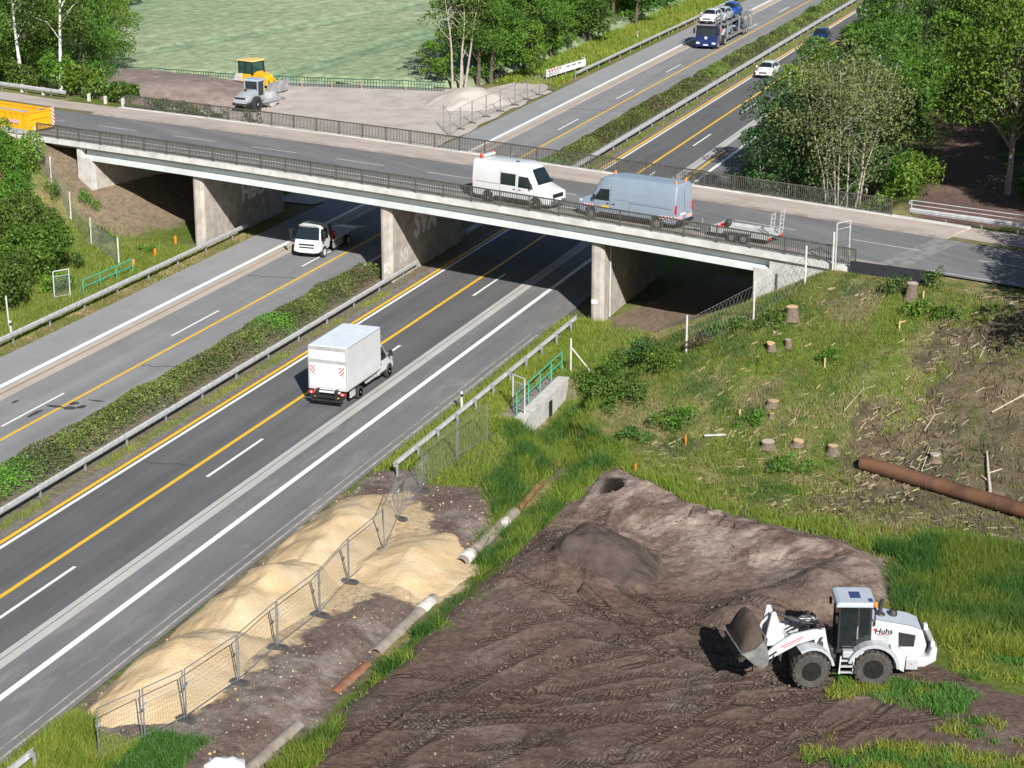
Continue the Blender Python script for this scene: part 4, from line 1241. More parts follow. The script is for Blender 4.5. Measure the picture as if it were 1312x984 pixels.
def box_truck():
    v = thing('box_truck', 'white box truck with tail lift and striped rear plates driving on the near carriageway', 'truck', (-44.47, 98.1, 0), PI / 2)
    # box: x from -3.1 to 1.35
    MW = M_WHITE
    b = MB(); b.bx(-3.05, 1.45, -1.12, 1.12, .92, 3.32); b.build('cargo_box', MW, v, bevel=.05)
    b = MB(); b.bx(-3.0, 1.4, -1.06, 1.06, 3.322, 3.335); b.build('roof_panel', mat('bluish_white_roof', (.66, .72, .78), rough=.35, var=.05, scale=1.5), v)
    M_EDGE = mat('grey_alu_profile', (.42, .43, .43), rough=.45, metal=.3)
    b = MB(); b.bx(-3.09, -3.052, -1.1, 1.1, 3.13, 3.30)
    b.bx(-3.12, -3.052, -1.1, 1.1, 2.42, 2.60)
    for sg in (1, -1): b.bx(-3.08, -3.052, sg * 1.07, sg * 1.115, .95, 3.12)
    b.build('rear_frame', M_EDGE, v)
    for sg in (1, -1):
        b = MB()
        for z in (.96, 3.26): b.bx(-3.0, 1.42, sg * 1.118, sg * 1.128, z, z + .05)
        b.build('side_profile', M_EDGE, v)
        b = MB()
        for k in range(5): b.bx(-2.6 + k * .85, -2.5 + k * .85, sg * 1.118, sg * 1.13, 1.06, 1.10)
        b.build('side_marker', mat('amber', (.7, .35, .02), rough=.3), v)
    b = MB(); b.bx(-3.11, -3.052, -1.05, 1.05, 1.05, 2.415); b.build('tail_lift', MW, v, bevel=.02)
    for sg in (1, -1): stripes('warning_plate', v, (-3.116, sg * .84 + .15, 1.80), (0, -1, 0), (0, 0, 1), .3, .46, 1.5, sg * 1.0, out=(-1, 0, 0))
    b = MB(); b.bx(-3.25, -3.0, -1.0, 1.0, .55, .68)
    for y in (-.55, .55): b.bx(-3.3, -2.7, y - .07, y + .07, .5, 1.0)
    b.bx(-3.3, -3.15, -.9, .9, .36, .46); b.build('lift_arm', M_BLACK, v)
    for sg in (1, -1):
        MB().box((-3.16, sg * .9, .80), (.12, .34, .13)).build('tail_light', M_RED, v)
        MB().box((-3.225, sg * .9, .80), (.02, .09, .09)).build('brake_lamp', mat('lit_lamp_white', (.8, .72, .7), rough=.2), v)
        MB().box((-3.24, sg * .62, .60), (.04, .18, .06)).build('reflector', mat('amber', (.7, .35, .02), rough=.3), v)
    MB().box((-3.12, 0, .86), (.06, 1.5, .10)).build('rear_crossbar', M_WHITE, v)
    b = MB(); b.bx(-2.9, 2.6, -.45, .45, .5, .8); b.build('chassis', M_BLACK, v)
    st = [(1.5, .42, 2.18, .93, .97, .78, .16), (1.7, .38, 2.28, .95, .98, .78, .18), (2.2, .38, 2.26, .95, .98, .76, .18), (2.45, .38, 2.1, .95, .98, .74, .16), (2.98, .38, 1.46, .95, .97, .78, .1), (3.1, .38, 1.36, .94, .96, .8, .1), (3.55, .38, 1.16, .92, .93, .78, .1), (3.78, .42, .92, .84, .86, .7, .08), (3.82, .46, .8, .8, .82, .66, .05)]
    B = Body(st); B.shell().build('cab', MW, v, auto=28)
    B.top_patch(2.46, 2.96, -.64, .64, off=.014, y0b=-.78, y1b=.78).build('windscreen', M_GLASS, v, fix=False)
    for sg in (1, -1):
        B.side_patch([(1.72, 1.28), (2.78, 1.26), (2.38, 1.93), (1.74, 1.96)], sg).build('cab_window', M_GLASS, v, fix=False)
        mirror(v, 2.75, sg * .97, 1.5, sg, s=1.15)
        m = MB(); m.box((1.72, sg * .99, 1.12), (.05, .03, .2)); m.build('door_handle', M_BLACK, v)
        m = MB(); arch(B, 2.92, .47, sg, mb=m); m.build('wheel_arch', M_BLACK, v, fix=False)
        m = MB(); B.side_patch([(1.6, .4), (2.5, .4), (2.5, .62), (1.6, .62)], sg, .02, 4, m); m.build('sill_trim', M_BLACK, v, fix=False)
        wheel(v, 2.92, sg * .88, .36, .24); wheel(v, -1.15, sg * .84, .36, .40)
        m = MB(); m.box((3.7, sg * .7, .86), (.2, .22, .2), rz=-sg * .3); m.build('headlight', M_LAMP, v, bevel=.03)
        m = MB(); m.box((-2.05, sg * .95, .55), (.6, .06, .34)); m.build('side_guard', M_STEEL, v)
        m = MB(); m.box((.6, sg * .9, .62), (1.6, .08, .12)); m.build('side_guard', M_STEEL, v)
    return v


box_truck()


def flatbed():
    v = thing('flatbed_tow_truck', 'white cab tow truck with empty dark flatbed coming out from under the bridge', 'tow truck', (-59.55, 127.6, 0), -PI / 2)
    # cab front at x = 3.15
    st = [(1.45, .5, 2.15, .93, .98, .86, .16), (1.6, .45, 2.26, .95, 1.0, .86, .18), (2.45, .42, 2.24, .96, 1.0, .85, .18), (2.62, .42, 2.14, .96, 1.0, .84, .16), (2.98, .42, 1.28, .97, 1.0, .92, .08), (3.08, .42, 1.05, .95, .98, .92, .06), (3.15, .45, .7, .92, .95, .9, .05)]
    B = Body(st); B.shell().build('cab', M_WHITE, v, auto=28)
    P = []
    for i in range(5):
        t = i / 4; x = 2.645 + (2.975 - 2.645) * t; z = 2.10 + (1.30 - 2.10) * t; yy = .78 + .1 * t
        P.append([(x + .02 + (.02 * (1 - (j / 2 - 1) ** 2)), -yy + 2 * yy * j / 4, z + .01) for j in range(5)])
    MB().grid(P).build('windscreen', M_GLASS, v, fix=False)
    for sg in (1, -1):
        B.side_patch([(1.75, 1.28), (2.85, 1.22), (2.62, 1.98), (1.78, 1.98)], sg).build('cab_window', M_GLASS, v, fix=False)
        m = MB(); m.box((2.95, sg * 1.25, 1.75), (.1, .2, .42)); m.box((2.95, sg * 1.24, 1.38), (.1, .18, .2)); m.beam((2.9, sg * .98, 1.95), (2.95, sg * 1.2, 1.95), .04); m.build('mirror', M_BLACK, v, bevel=.02)
        m = MB(); m.box((3.1, sg * .72, .86), (.1, .34, .24)); m.build('headlight', M_LAMP, v, bevel=.03)
        m = MB(); m.box((3.14, sg * .8, .56), (.1, .2, .1)); m.build('fog_lamp', M_LAMP, v)
        m = MB(); arch(B, 2.35, .45, sg, mb=m); m.build('wheel_arch', M_BLACK, v, fix=False)
        wheel(v, 2.35, sg * .88, .37, .24, mr=M_WHITE); wheel(v, -1.5, sg * .86, .37, .4, mr=M_WHITE)
    m = MB()
    for z, w_ in ((.98, 1.15), (.78, 1.1)): m.box((3.13, 0, z), (.06, w_, .09))
    m.box((3.17, .32, .55), (.05, .3, .07)); m.box((3.17, -.32, .55), (.05, .3, .07)); m.build('grille', M_BLACK, v)
    m = MB(); m.box((3.16, 0, .54), (.08, 1.2, .26)); m.build('bumper', M_WHITE, v, bevel=.03)
    MB().box((3.215, 0, .54), (.02, .5, .11)).build('number_plate', M_PLATE, v)
    m = MB(); m.box((3.03, 0, 1.13), (.02, .9, .05), ry=.3); m.build('lettering_band', mat('grey_lettering', (.5, .5, .5), rough=.5), v)
    MB().bx(2.6, 2.75, -.7, .7, 2.2, 2.24).build('roof_spoiler', M_WHITE, v)
    MB().bx(-3.4, 2.3, -.42, .42, .45, .75).build('chassis', M_BLACK, v)
    DK = mat('dark_bed_steel', (.07, .07, .075), rough=.45, metal=.4, var=.2)
    b = MB(); b.grid([[(x, y, z) for y in (-1.08, 1.08)] for x, z in ((1.2, .98), (-2.6, .98), (-4.4, .72))]); b.grid([[(x, y, z) for y in (1.08, -1.08)] for x, z in ((1.2, .88), (-2.6, .88), (-4.4, .62))]); b.build('flat_bed', DK, v, fix=False)
    b = MB()
    for sg in (1, -1):
        b = MB(); b.beam((1.2, sg * 1.1, .96), (-2.6, sg * 1.1, .96), .08, .14); b.beam((-2.6, sg * 1.1, .96), (-4.4, sg * 1.1, .7), .08, .14); b.build('bed_edge', M_STEEL, v)
    b = MB(); b.bx(1.22, 1.36, -1.0, 1.0, .9, 2.1); b.build('headboard', DK, v)
    b = MB(); b.prism([(.55, .98), (1.15, .98), (1.05, 1.62), (.85, 1.62)], .68, 1.02); b.build('winch_cover', M_RED, v, bevel=.03)
    b = MB()
    for sg in (1, -1): b.bx(-.6, 1.0, sg * .95, sg * 1.05, .35, .8)
    b.build('tool_box', M_STEELD, v)


flatbed()

# passenger cars ----------------------------------------------------------------
def car(label, L, W_, H, paint, loc, rz, kind='suv', parent=None, lite=False, group=None):
    h = L / 2; w = W_ / 2
    v = thing('parked_car' if False else 'car', label, 'car', loc, rz, group)
    hood = H * (.62 if kind != 'suv' else .64); ws = h - L * .26; ro = h - L * .42; rr = -h + L * (.16 if kind == 'suv' else .22)
    st = [(-h, .45, H * .56, w * .86, w * .9, w * .8, .06), (-h + .06, .34, H * .66, w * .93, w * .97, w * .82, .08), (-h + (.16 if kind == 'suv' else .5), .28, H * (.74 if kind == 'suv' else .68), w * .96, w, w * .80, .1), (rr, .24, H - .07, w * .97, w, w * .68, .14), (rr + .5, .22, H, w * .97, w, w * .66, .15), (ro, .22, H - .01, w * .97, w, w * .66, .15),
          (ro + .15, .22, H - .06, w * .97, w, w * .66, .14), (ws, .22, hood + .06, w * .97, w, w * .78, .08), (ws + .1, .22, hood, w * .97, w * .99, w * .82, .08), (h - .4, .23, hood - .12, w * .95, w * .97, w * .78, .1), (h - .1, .25, hood - .28, w * .88, w * .9, w * .72, .08), (h, .32, hood - .42, w * .8, w * .82, w * .66, .06)]
    B = Body(st); B.shell().build('body', paint, v, auto=30)
    B.top_patch(ro + .14, ws - .02, -w * .60, w * .60, off=.014, y0b=-w * .74, y1b=w * .74).build('windscreen', M_GLASS, v, fix=False)
    B.top_patch(-h + (.18 if kind == 'suv' else .52), rr - .02, -w * .70, w * .70, off=.014, y0b=-w * .58, y1b=w * .58).build('rear_window', M_GLASS, v, fix=False)
    zb = H * .66; zt = H * .905
    for sg in (1, -1):
        m = MB(); B.side_patch([(rr - .05, zb), (ro - .28, zb), (ro - .3, zt), (rr + .25, zt)], sg, .012, 4, m); B.side_patch([(ro - .2, zb), (ws - .14, zb), (ro + .14, zt), (ro - .22, zt)], sg, .012, 4, m); m.build('side_window', M_GLASS, v, fix=False)
        m = MB(); arch(B, h - L * .19, .37, sg, mb=m); arch(B, -h + L * .2, .37, sg, mb=m); m.build('wheel_arch', M_BLACK, v, fix=False)
        wheel(v, h - L * .19, sg * (w - .1), .33, .21); wheel(v, -h + L * .2, sg * (w - .1), .33, .21)
        m = MB(); m.box((h - .12, sg * w * .72, hood - .28), (.2, .32, .13), rz=-sg * .4); m.build('headlight', M_LAMP, v, bevel=.03)
        m = MB(); m.box((-h + .04, sg * w * .78, H * .56), (.1, .26, .2)); m.build('tail_light', M_RED, v, bevel=.02)
        mirror(v, ws - .2, sg * w * .95, zb + .08, sg, paint, .75)
    m = MB(); m.box((h - .02, 0, hood - .36), (.08, w * .9, .16)); m.build('grille', M_BLACK, v, bevel=.02)
    MB().box((h + .025, 0, .45), (.02, .5, .11)).build('number_plate', M_PLATE, v)
    MB().box((h - .05, 0, .34), (.14, w * 1.5, .14)).build('bumper', M_BLACK, v, bevel=.03)
    return v


M_BLUE = mat('bright_blue_car_paint', (.015, .09, .42), rough=.25, metal=.2, var=.05, coat=.6)
M_NAVY = mat('dark_navy_car_paint', (.015, .035, .10), rough=.25, metal=.2, var=.05, coat=.6)
M_SILVER = mat('silver_car_paint', (.55, .60, .66), rough=.28, metal=.35, var=.05, coat=.5)
car('white car coming towards the bridge along the median barrier, beside the treetops', 4.5, 1.84, 1.5, M_WHITE, (-48.3, 214.0, 0), -PI / 2)
car('dark blue car following the white car along the median barrier', 4.5, 1.84, 1.6, M_NAVY, (-48.2, 241.0, 0), -PI / 2)
car('dark blue car farthest up the motorway, nearly covered by the wood', 4.5, 1.84, 1.6, M_NAVY, (-48.2, 271.5, 0), -PI / 2)


def transporter():
    v = thing('car_transporter', 'dark blue car transporter truck with a loaded two-deck steel frame', 'car transporter', (-59.3, 239.4, 0), -PI / 2)
    M_TB = mat('deep_blue_truck_paint', (.008, .02, .10), rough=.25, var=.06, coat=.6)
    # cab front x=9.0
    st = [(7.0, .5, 2.55, 1.18, 1.22, 1.14, .12), (7.15, .4, 2.75, 1.2, 1.24, 1.15, .14), (8.7, .38, 2.75, 1.2, 1.24, 1.14, .14), (8.85, .38, 2.6, 1.2, 1.24, 1.14, .1), (8.96, .38, 1.5, 1.2, 1.23, 1.18, .06), (9.0, .38, 1.2, 1.17, 1.2, 1.16, .05)]
    B = Body(st); B.shell().build('cab', M_TB, v, auto=30)
    P = [[(8.885 + .1 * t + .02, -1.05 + 2.1 * j / 4, 2.5 - .95 * t) for j in range(5)] for t in (0, .5, 1)]
    MB().grid(P).build('windscreen', M_GLASS, v, fix=False)
    MB().box((8.98, 0, 2.62), (.3, 2.4, .1)).build('sun_visor', M_BLACK, v)
    for sg in (1, -1):
        B.side_patch([(7.7, 1.6), (8.75, 1.6), (8.7, 2.4), (7.7, 2.4)], sg).build('cab_window', M_GLASS, v, fix=False)
        m = MB(); m.box((8.9, sg * 1.42, 2.1), (.12, .22, .6)); m.beam((8.85, sg * 1.2, 2.4), (8.9, sg * 1.4, 2.4), .05); m.build('mirror', M_BLACK, v)
        MB().box((9.0, sg * .92, .72), (.1, .42, .22)).build('headlight', M_LAMP, v, bevel=.04)
        for x in (7.8, 4.6): wheel(v, x, sg * 1.05, .48, .32, mr=M_STEEL)
        for x in (-4.6, -5.8): wheel(v, x, sg * 1.05, .42, .3, mr=M_STEEL)
        MB().bx(5.2, 7.2, sg * 1.0, sg * 1.2, .4, 1.0).build('side_tank', M_BLACK, v)
    MB().box((9.02, 0, .5), (.06, 2.2, .3)).build('bumper', M_TB, v, bevel=.03)
    MB().box((9.06, 0, .55), (.02, .55, .12)).build('number_plate', M_PLATE, v)
    b = MB(); b.lathe([(.16, 0), (.18, .02), (.18, .03), (.15, .04)], (9.0, 0, 1.32), 'x', 16); b.build('round_emblem', M_STEEL, v)
    MB().bx(-9, 6.9, -.5, .5, .5, .85).build('chassis', M_STEELD, v)
    S = mat('grey_transporter_frame', (.30, .31, .32), rough=.5, metal=.4, var=.2)
    b = MB()
    for sg in (1, -1):
        b.beam((6.6, sg * 1.1, 3.1), (9.2, sg * 1.1, 2.9), .1, .14); b.beam((6.6, sg * 1.1, 2.9), (5.4, sg * 1.1, 3.0), .1, .16); b.beam((5.0, sg * 1.1, 2.3), (-8.6, sg * 1.1, 2.3), .1, .18)
        b.beam((4.6, sg * 1.1, .62), (-8.9, sg * 1.1, .6), .1, .2)
        for x in (6.7, 3.4, -2.2, -8.3): b.beam((x, sg * 1.15, .7), (x, sg * 1.15, 2.55), .16)
        for x in (1.4, -4.5, -6.8): b.beam((x - .6, sg * 1.15, .8), (x + .5, sg * 1.15, 2.3), .12)
        b.beam((6.3, sg * 1.1, 1.0), (6.3, sg * 1.1, 4.1), .1)
        for x in (9.1, 7.8): b.beam((x, sg * 1.1, 2.8), (x, sg * 1.1, 3.7), .05)
        b.beam((9.1, sg * 1.1, 3.66), (6.3, sg * 1.1, 3.75), .05)
    b.build('load_frame', S, v)
    b = MB()
    for y in (-.75, .75):
        b.bx(5.5, 9.2, y - .22, y + .22, 2.78, 2.84); b.bx(-8.6, 5.0, y - .22, y + .22, 2.33, 2.39); b.bx(-8.9, 4.6, y - .25, y + .25, .67, .73)
    b.bx(9.1, 9.22, -1.12, 1.12, 2.75, 2.9); b.build('wheel_track', S, v)
    MB().box((6.55, 1.22, 1.9), (.3, .14, .5)).build('fire_extinguisher_box', M_RED, v)
    return v


transporter()
car('white car with its front tilted down, foremost on the top deck of the transporter', 4.5, 1.84, 1.5, M_WHITE, (-59.3, 232.7, 2.85), -PI / 2)
car('silver car in the middle of the top deck of the transporter', 4.5, 1.86, 1.62, M_SILVER, (-59.3, 237.3, 2.42), -PI / 2)
car('bright blue car at the rear of the top deck of the transporter', 4.6, 1.86, 1.66, M_BLUE, (-59.3, 241.9, 2.40), -PI / 2)
car('silver car on the lower deck behind the cab of the transporter', 4.4, 1.8, 1.5, M_SILVER, (-59.3, 237.2, .75), -PI / 2)
car('dark car at the rear of the lower deck of the transporter', 4.4, 1.8, 1.5, M_NAVY, (-59.3, 243.0, .75), -PI / 2)

# ---------------------------------------------------------------- building machines
def mud_tyres():
    return mat('muddy_tyre_rubber', (.05, .046, .043), rough=.9, var=.3, scale=5, bump=.4, bscale=18, dirt=(.13, .105, .09), dirt_amt=.5)


def lug_wheel(par, x, y, r, w, mt, mr, n=20):
    sg = 1 if y > 0 else -1
    a = wheel(par, x, y, r, w, rimr=.56, mt=mt, mr=mr)
    if not a.data.get('lugged'):
        b = MB()
        for s in (-1, 1):
            for k in range(n):
                an = 2 * PI * (k + (.5 if s > 0 else 0)) / n
                b.box((r * 1.0 * math.cos(an), s * w * .24, r * 1.0 * math.sin(an)), (.07, w * .5, .10), ry=-an, rx=s * .0)
        bm = bmesh.new(); bm.from_mesh(a.data)
        tm = bpy.data.meshes.new('t'); tm.from_pydata(b.v, [], b.f); bm.from_mesh(tm); bmesh.ops.recalc_face_normals(bm, faces=bm.faces); bm.to_mesh(a.data); bm.free(); bpy.data.meshes.remove(tm)
        a.data['lugged'] = 1
    return a


def wheel_loader():
    gx, gy = -12.72, 71.45
    g0 = hz(gx, gy)
    v = thing('wheel_loader', 'white wheel loader with a black cab carrying dark soil in its raised bucket', 'wheel loader', (gx, gy, g0 + .02), R(198.5))
    MT = mud_tyres(); MR = mat('black_loader_rim', (.012, .012, .012), rough=.4, var=.3, scale=5)
    MWH = mat('white_loader_paint', (.46, .475, .49), rough=.35, var=.04, coat=.3, dirt=(.35, .3, .26), dirt_amt=.18)
    MGR = mat('light_grey_loader_panel', (.36, .38, .40), rough=.4, var=.06, dirt=(.3, .26, .23), dirt_amt=.25)
    MDK = mat('dark_loader_steel', (.035, .035, .037), rough=.5, var=.3, scale=4, dirt=(.12, .1, .085), dirt_amt=.4)
    r = .69
    # rear frame
    for sg in (1, -1): lug_wheel(v, -1.28, sg * .93, r, .50, MT, MR)
    b = MB(); b.prism([(-.15, .55), (-3.1, .6), (-3.2, .95), (-3.0, 1.3), (-.15, 1.3)], -.5, .5); b.bx(-1.5, -1.05, -.8, .8, .5, .9); b.build('rear_frame', MDK, v)
    b = MB(); b.prism([(-1.05, 1.35), (-1.05, 2.42), (-1.4, 2.45), (-2.7, 2.22), (-3.12, 2.05), (-3.3, 1.45), (-3.2, 1.05), (-2.45, 1.05), (-2.2, 1.35)], -.66, .66)
    b.build('engine_hood', MWH, v, bevel=.06)
    b = MB(); b.add([(-1.1, .62, 2.43), (-1.1, -.62, 2.43), (-1.4, -.62, 2.475), (-1.4, .62, 2.475), (-2.7, .62, 2.25), (-2.7, -.62, 2.25), (-3.08, -.6, 2.09), (-3.08, .6, 2.09)], [(0, 1, 2, 3), (3, 2, 5, 4), (4, 5, 6, 7)]); b.build('hood_top', mat('bluish_grey_hood_top', (.42, .47, .53), rough=.4, var=.06), v, fix=False)
    for sg in (1, -1):
        b = MB(); b.prism([(-2.25, 1.42), (-2.82, 1.42), (-2.86, 1.88), (-2.22, 2.0)], sg * .655, sg * .672); b.build('hood_grille', M_BLACK, v)
        b = MB()   # rear fender arch
        P = [(-1.28 + .86 * math.cos(t), .71 + .86 * math.sin(t)) for t in np.linspace(R(15), R(178), 12)]; Q = [(-1.28 + .98 * math.cos(t), .71 + .99 * math.sin(t)) for t in np.linspace(R(178), R(15), 12)]
        b.loft([[(p[0], y, p[1]) for p in P + Q] for y in (sg * .62, sg * 1.2)]); b.build('rear_fender', MGR, v)
        b = MB(); b.prism([(-2.1, .70), (-2.45, .5), (-2.5, 1.25), (-2.2, 1.5), (-1.9, 1.55)], sg * .5, sg * .98); b.build('fender_side', MWH, v, bevel=.03)
        b = MB(); b.bx(-.95, -.15, sg * .6, sg * 1.0, 1.08, 1.34); b.build('step_box', MGR, v, bevel=.03)
    b = MB(); b.prism([(-2.5, .68), (-3.2, .72), (-3.62, .95), (-3.66, 1.5), (-3.45, 1.55), (-3.3, 1.12), (-2.5, 1.1)], -.98, .98); b.build('counterweight', MWH, v, bevel=.07)
    b = MB(); b.bx(-2.95, -2.5, -.99, .99, .62, 1.05); b.build('rear_box', MGR, v, bevel=.03)
    b = MB(); b.prism([(-3.12, 1.2), (-3.36, 1.3), (-3.2, 2.0), (-3.08, 2.06)], -.56, .56); b.build('radiator_grille', M_BLACK, v, bevel=.02)
    for sg in (1, -1):
        b = MB(); b.bx(-3.55, -3.4, sg * .78 - .12, sg * .78 + .12, 1.5, 1.72); b.build('tail_light', M_LAMP, v, bevel=.02)
        MB().box((-2.7, sg * .998, .86), (.07, .012, .07)).build('side_reflector', M_ORANGE, v)
    # steps
    b = MB()
    for x in (-.08, -.58): b.beam((x, .98, 1.15), (x + .05, 1.02, .45), .05)
    for z in (.48, .72, .95): b.bx(-.58, -.05, .92, 1.04, z, z + .04)
    b.build('ladder', M_STEEL, v)
    b = MB(); b.tube([(-1.6, .05, 2.4), (-1.6, .05, 2.75), (-1.66, .05, 3.05)], .08, 10); b.lathe([(.2, 0), (.16, .06), (.09, .08)], (-1.6, .05, 2.44), 'z', 12); b.build('exhaust_pipe', MDK, v, auto=40)
    b = MB(); b.lathe([(.17, 0), (.17, .12), (.13, .2), (.001, .22)], (-2.1, -.1, 2.36), 'z', 14); b.build('air_filter', MDK, v, auto=40)
    # cab
    for (x, y) in ((.22, .68), (.22, -.68), (-.48, .72), (-.48, -.72), (-.95, .68), (-.95, -.68)):
        b = MB(); b.beam((x, y, 1.3), (x * .96 - .02, y * .98, 3.02), .09); b.build('cab_pillar', M_BLACK, v)
    b = MB(); b.bx(-1.0, .28, -.74, .74, 1.18, 1.36); b.build('cab_floor', M_BLACK, v)
    CG = mat('tinted_cab_glass', (.012, .016, .018), rough=.05, var=.3, spec=.8)
    for sg in (1, -1):
        b = MB(); b.bx(-.44, .18, sg * .715, sg * .725, 1.4, 2.98); b.bx(-.9, -.52, sg * .715, sg * .725, 1.75, 2.98); b.build('side_window', CG, v)
        b = MB(); b.bx(-.92, -.5, sg * .7, sg * .74, 1.34, 1.76); b.build('cab_panel', M_BLACK, v)
        b = MB(); b.box((-.46, sg * .75, 2.0), (.04, .04, .5)); b.build('door_handle', M_STEELD, v)
    b = MB(); b.quad((.25, -.64, 1.4), (.25, .64, 1.4), (.2, .64, 2.98), (.2, -.64, 2.98)); b.quad((-.98, .64, 1.9), (-.98, -.64, 1.9), (-.94, -.64, 2.98), (-.94, .64, 2.98)); b.build('windscreen', CG, v, fix=False)
    b = MB(); b.bx(-.6, -.15, -.28, .28, 1.4, 1.9); b.bx(-.62, -.5, -.26, .26, 1.9, 2.5); b.build('seat', mat('grey_seat', (.12, .12, .12), rough=.9), v, bevel=.05)
    b = MB(); b.prism([(.38, 3.0), (.34, 3.15), (.2, 3.2), (-1.0, 3.2), (-1.12, 3.12), (-1.12, 3.0)], -.78, .78); b.build('cab_roof', mat('light_grey_cab_roof', (.40, .45, .51), rough=.4, var=.06, scale=1.5), v, bevel=.05)
    b = MB(); b.bx(-1.0, -.85, .35, .65, 3.203, 3.215); b.bx(-.6, -.2, -.3, .3, 3.203, 3.212); b.build('roof_plate', mat('dark_blue_roof_plate', (.03, .05, .14), rough=.3), v)
    b = MB(); b.tube([(-1.08, .78, 2.3), (-1.08, .78, 3.1)], .03, 6); b.build('beacon_pole', M_BLACK, v)
    beacon(v, -1.08, .78, 3.08, M_ORANGE)
    mirror(v, .35, .78, 2.6, 1, s=.9); mirror(v, .35, -.78, 2.6, -1, s=.9)
    M_TXT = mat('black_lettering', (.015, .015, .015), rough=.5); M_TXR = mat('red_lettering', (.6, .03, .03), rough=.5); M_TXG = mat('grey_small_lettering', (.2, .2, .21), rough=.5)
    for sg in (1, -1):
        xd = (-sg, 0, 0)
        put_text('lettering', 'Huhs', .30, M_TXT, v, (-1.66, sg * .668, 2.02), xd, (0, 0, 1), bold=.008, shear=.15, sx=1.05)
        b = MB(); x0 = -1.66 + sg * .40; b.prism([(x0, 2.13), (x0 - sg * .14, 2.13), (x0 - sg * .09, 2.0)], sg * .664, sg * .67); b.build('red_triangle', M_TXR, v)
        b = MB()
        for k, w_ in enumerate((.50, .42, .46, .4, .44)): b.bx(-1.66 - w_ / 2, -1.66 + w_ / 2, sg * .664, sg * .669, 1.86 - k * .075, 1.885 - k * .075)
        b.build('small_print', M_TXG, v)
        b = MB(); b.bx(-1.95, -1.38, sg * .664, sg * .668, 1.895, 1.91); b.build('red_underline', M_TXR, v)
    for k_ in kids(v):
        if k_.name.split('.')[0] in ('cab_pillar', 'cab_floor', 'side_window', 'cab_panel', 'door_handle', 'windscreen', 'seat', 'cab_roof', 'roof_plate', 'beacon_pole', 'beacon', 'mirror'): k_.location.x -= .22
    # front frame, turned towards the drone
    A = R(11)
    f = bpy.data.objects.new('front_frame', None)
    piv = Vector((-.05, 0, 0))

    def fr(mb):
        c, s = math.cos(A), math.sin(A)
        mb.v = [((p[0] - piv.x) * c - (p[1]) * s + piv.x, (p[0] - piv.x) * s + p[1] * c, p[2]) for p in mb.v]; return mb
    c, s = math.cos(A), math.sin(A)
    for sg in (1, -1):
        w_ = lug_wheel(v, 0, sg * .93, r, .50, MT, MR); x, y = 1.28 - piv.x, sg * .93; w_.location = (x * c - y * s + piv.x, x * s + y * c, r); w_.rotation_euler = (0, 0, A)
    b = MB(); b.prism([(.1, .5), (1.7, .5), (1.75, .9), (1.5, 1.2), (1.15, 2.0), (.62, 2.1), (.5, 1.3), (.1, 1.2)], -.42, .42); b.bx(1.05, 1.5, -.8, .8, .5, .9); fr(b).build('front_frame', MDK, v, bevel=.03)
    for sg in (1, -1):
        b = MB(); b.prism([(.28, .75), (.62, .62), (.78, 1.25), (1.0, 1.6), (1.05, 2.02), (.62, 2.12), (.5, 1.5)], sg * .45, sg * .52); fr(b).build('loader_tower', MWH, v)
        b = MB(); P = [(1.28 + .80 * math.cos(t), .71 + .84 * math.sin(t)) for t in np.linspace(R(60), R(170), 9)]; Q = [(1.28 + .90 * math.cos(t), .71 + .94 * math.sin(t)) for t in np.linspace(R(170), R(60), 9)]
        b.loft([[(p[0], y, p[1]) for p in P + Q] for y in (sg * .6, sg * 1.16)]); fr(b).build('front_fender', MGR, v)
        # boom arm: banana from the tower down to the bucket
        b = MB(); b.prism([(.66, 2.08), (1.0, 2.16), (1.9, 2.02), (2.55, 1.62), (3.0, 1.22), (3.12, 1.02), (2.92, 1.0), (2.25, 1.32), (1.65, 1.62), (.95, 1.78), (.7, 1.85)], sg * .53, sg * .66); fr(b).build('boom_arm', MWH, v, bevel=.02)
        b = MB(); b.tube([(.55, sg * .4, 1.2), (1.3, sg * .4, 1.45)], .09, 10); b.tube([(1.3, sg * .4, 1.45), (1.8, sg * .4, 1.58)], .05, 8); fr(b).build('lift_cylinder', MDK, v)
        b = MB(); b.beam((1.5, sg * .664, 1.9), (2.35, sg * .664, 1.55), .012, .03); b.beam((1.55, sg * .664, 1.8), (2.25, sg * .664, 1.5), .01, .02); fr(b).build('red_stripe', M_TXR, v)
        b = MB(); b.beam((2.5, sg * .664, 1.38), (2.8, sg * .664, 1.2), .012, .07); fr(b).build('arm_lettering', M_TXT, v)
    b = MB(); b.bx(1.9, 2.05, -.6, .6, 1.55, 1.75); b.tube([(2.2, -.58, 1.45), (2.2, .58, 1.45)], .1, 10); fr(b).build('cross_tube', MWH, v)
    b = MB(); b.prism([(2.25, 1.5), (2.1, 1.75), (2.5, 2.85), (2.66, 2.84), (2.85, 1.9), (2.9, 1.5)], .28, .40); fr(b).build('tilt_lever', MWH, v, bevel=.03)
    b = MB(); b.prism([(2.25, 1.5), (2.1, 1.75), (2.5, 2.85), (2.66, 2.84), (2.85, 1.9), (2.9, 1.5)], -.40, -.28); fr(b).build('tilt_lever', MWH, v, bevel=.03)
    b = MB(); b.tube([(1.0, 0, 2.05), (1.9, 0, 2.42)], .1, 10); b.tube([(1.9, 0, 2.42), (2.52, 0, 2.7)], .055, 8); fr(b).build('tilt_cylinder', MDK, v)
    b = MB(); b.tube([(2.52, 0, 2.7), (2.9, 0, 2.3), (3.08, 0, 1.9)], .06, 8); fr(b).build('tilt_rod', M_STEEL, v)
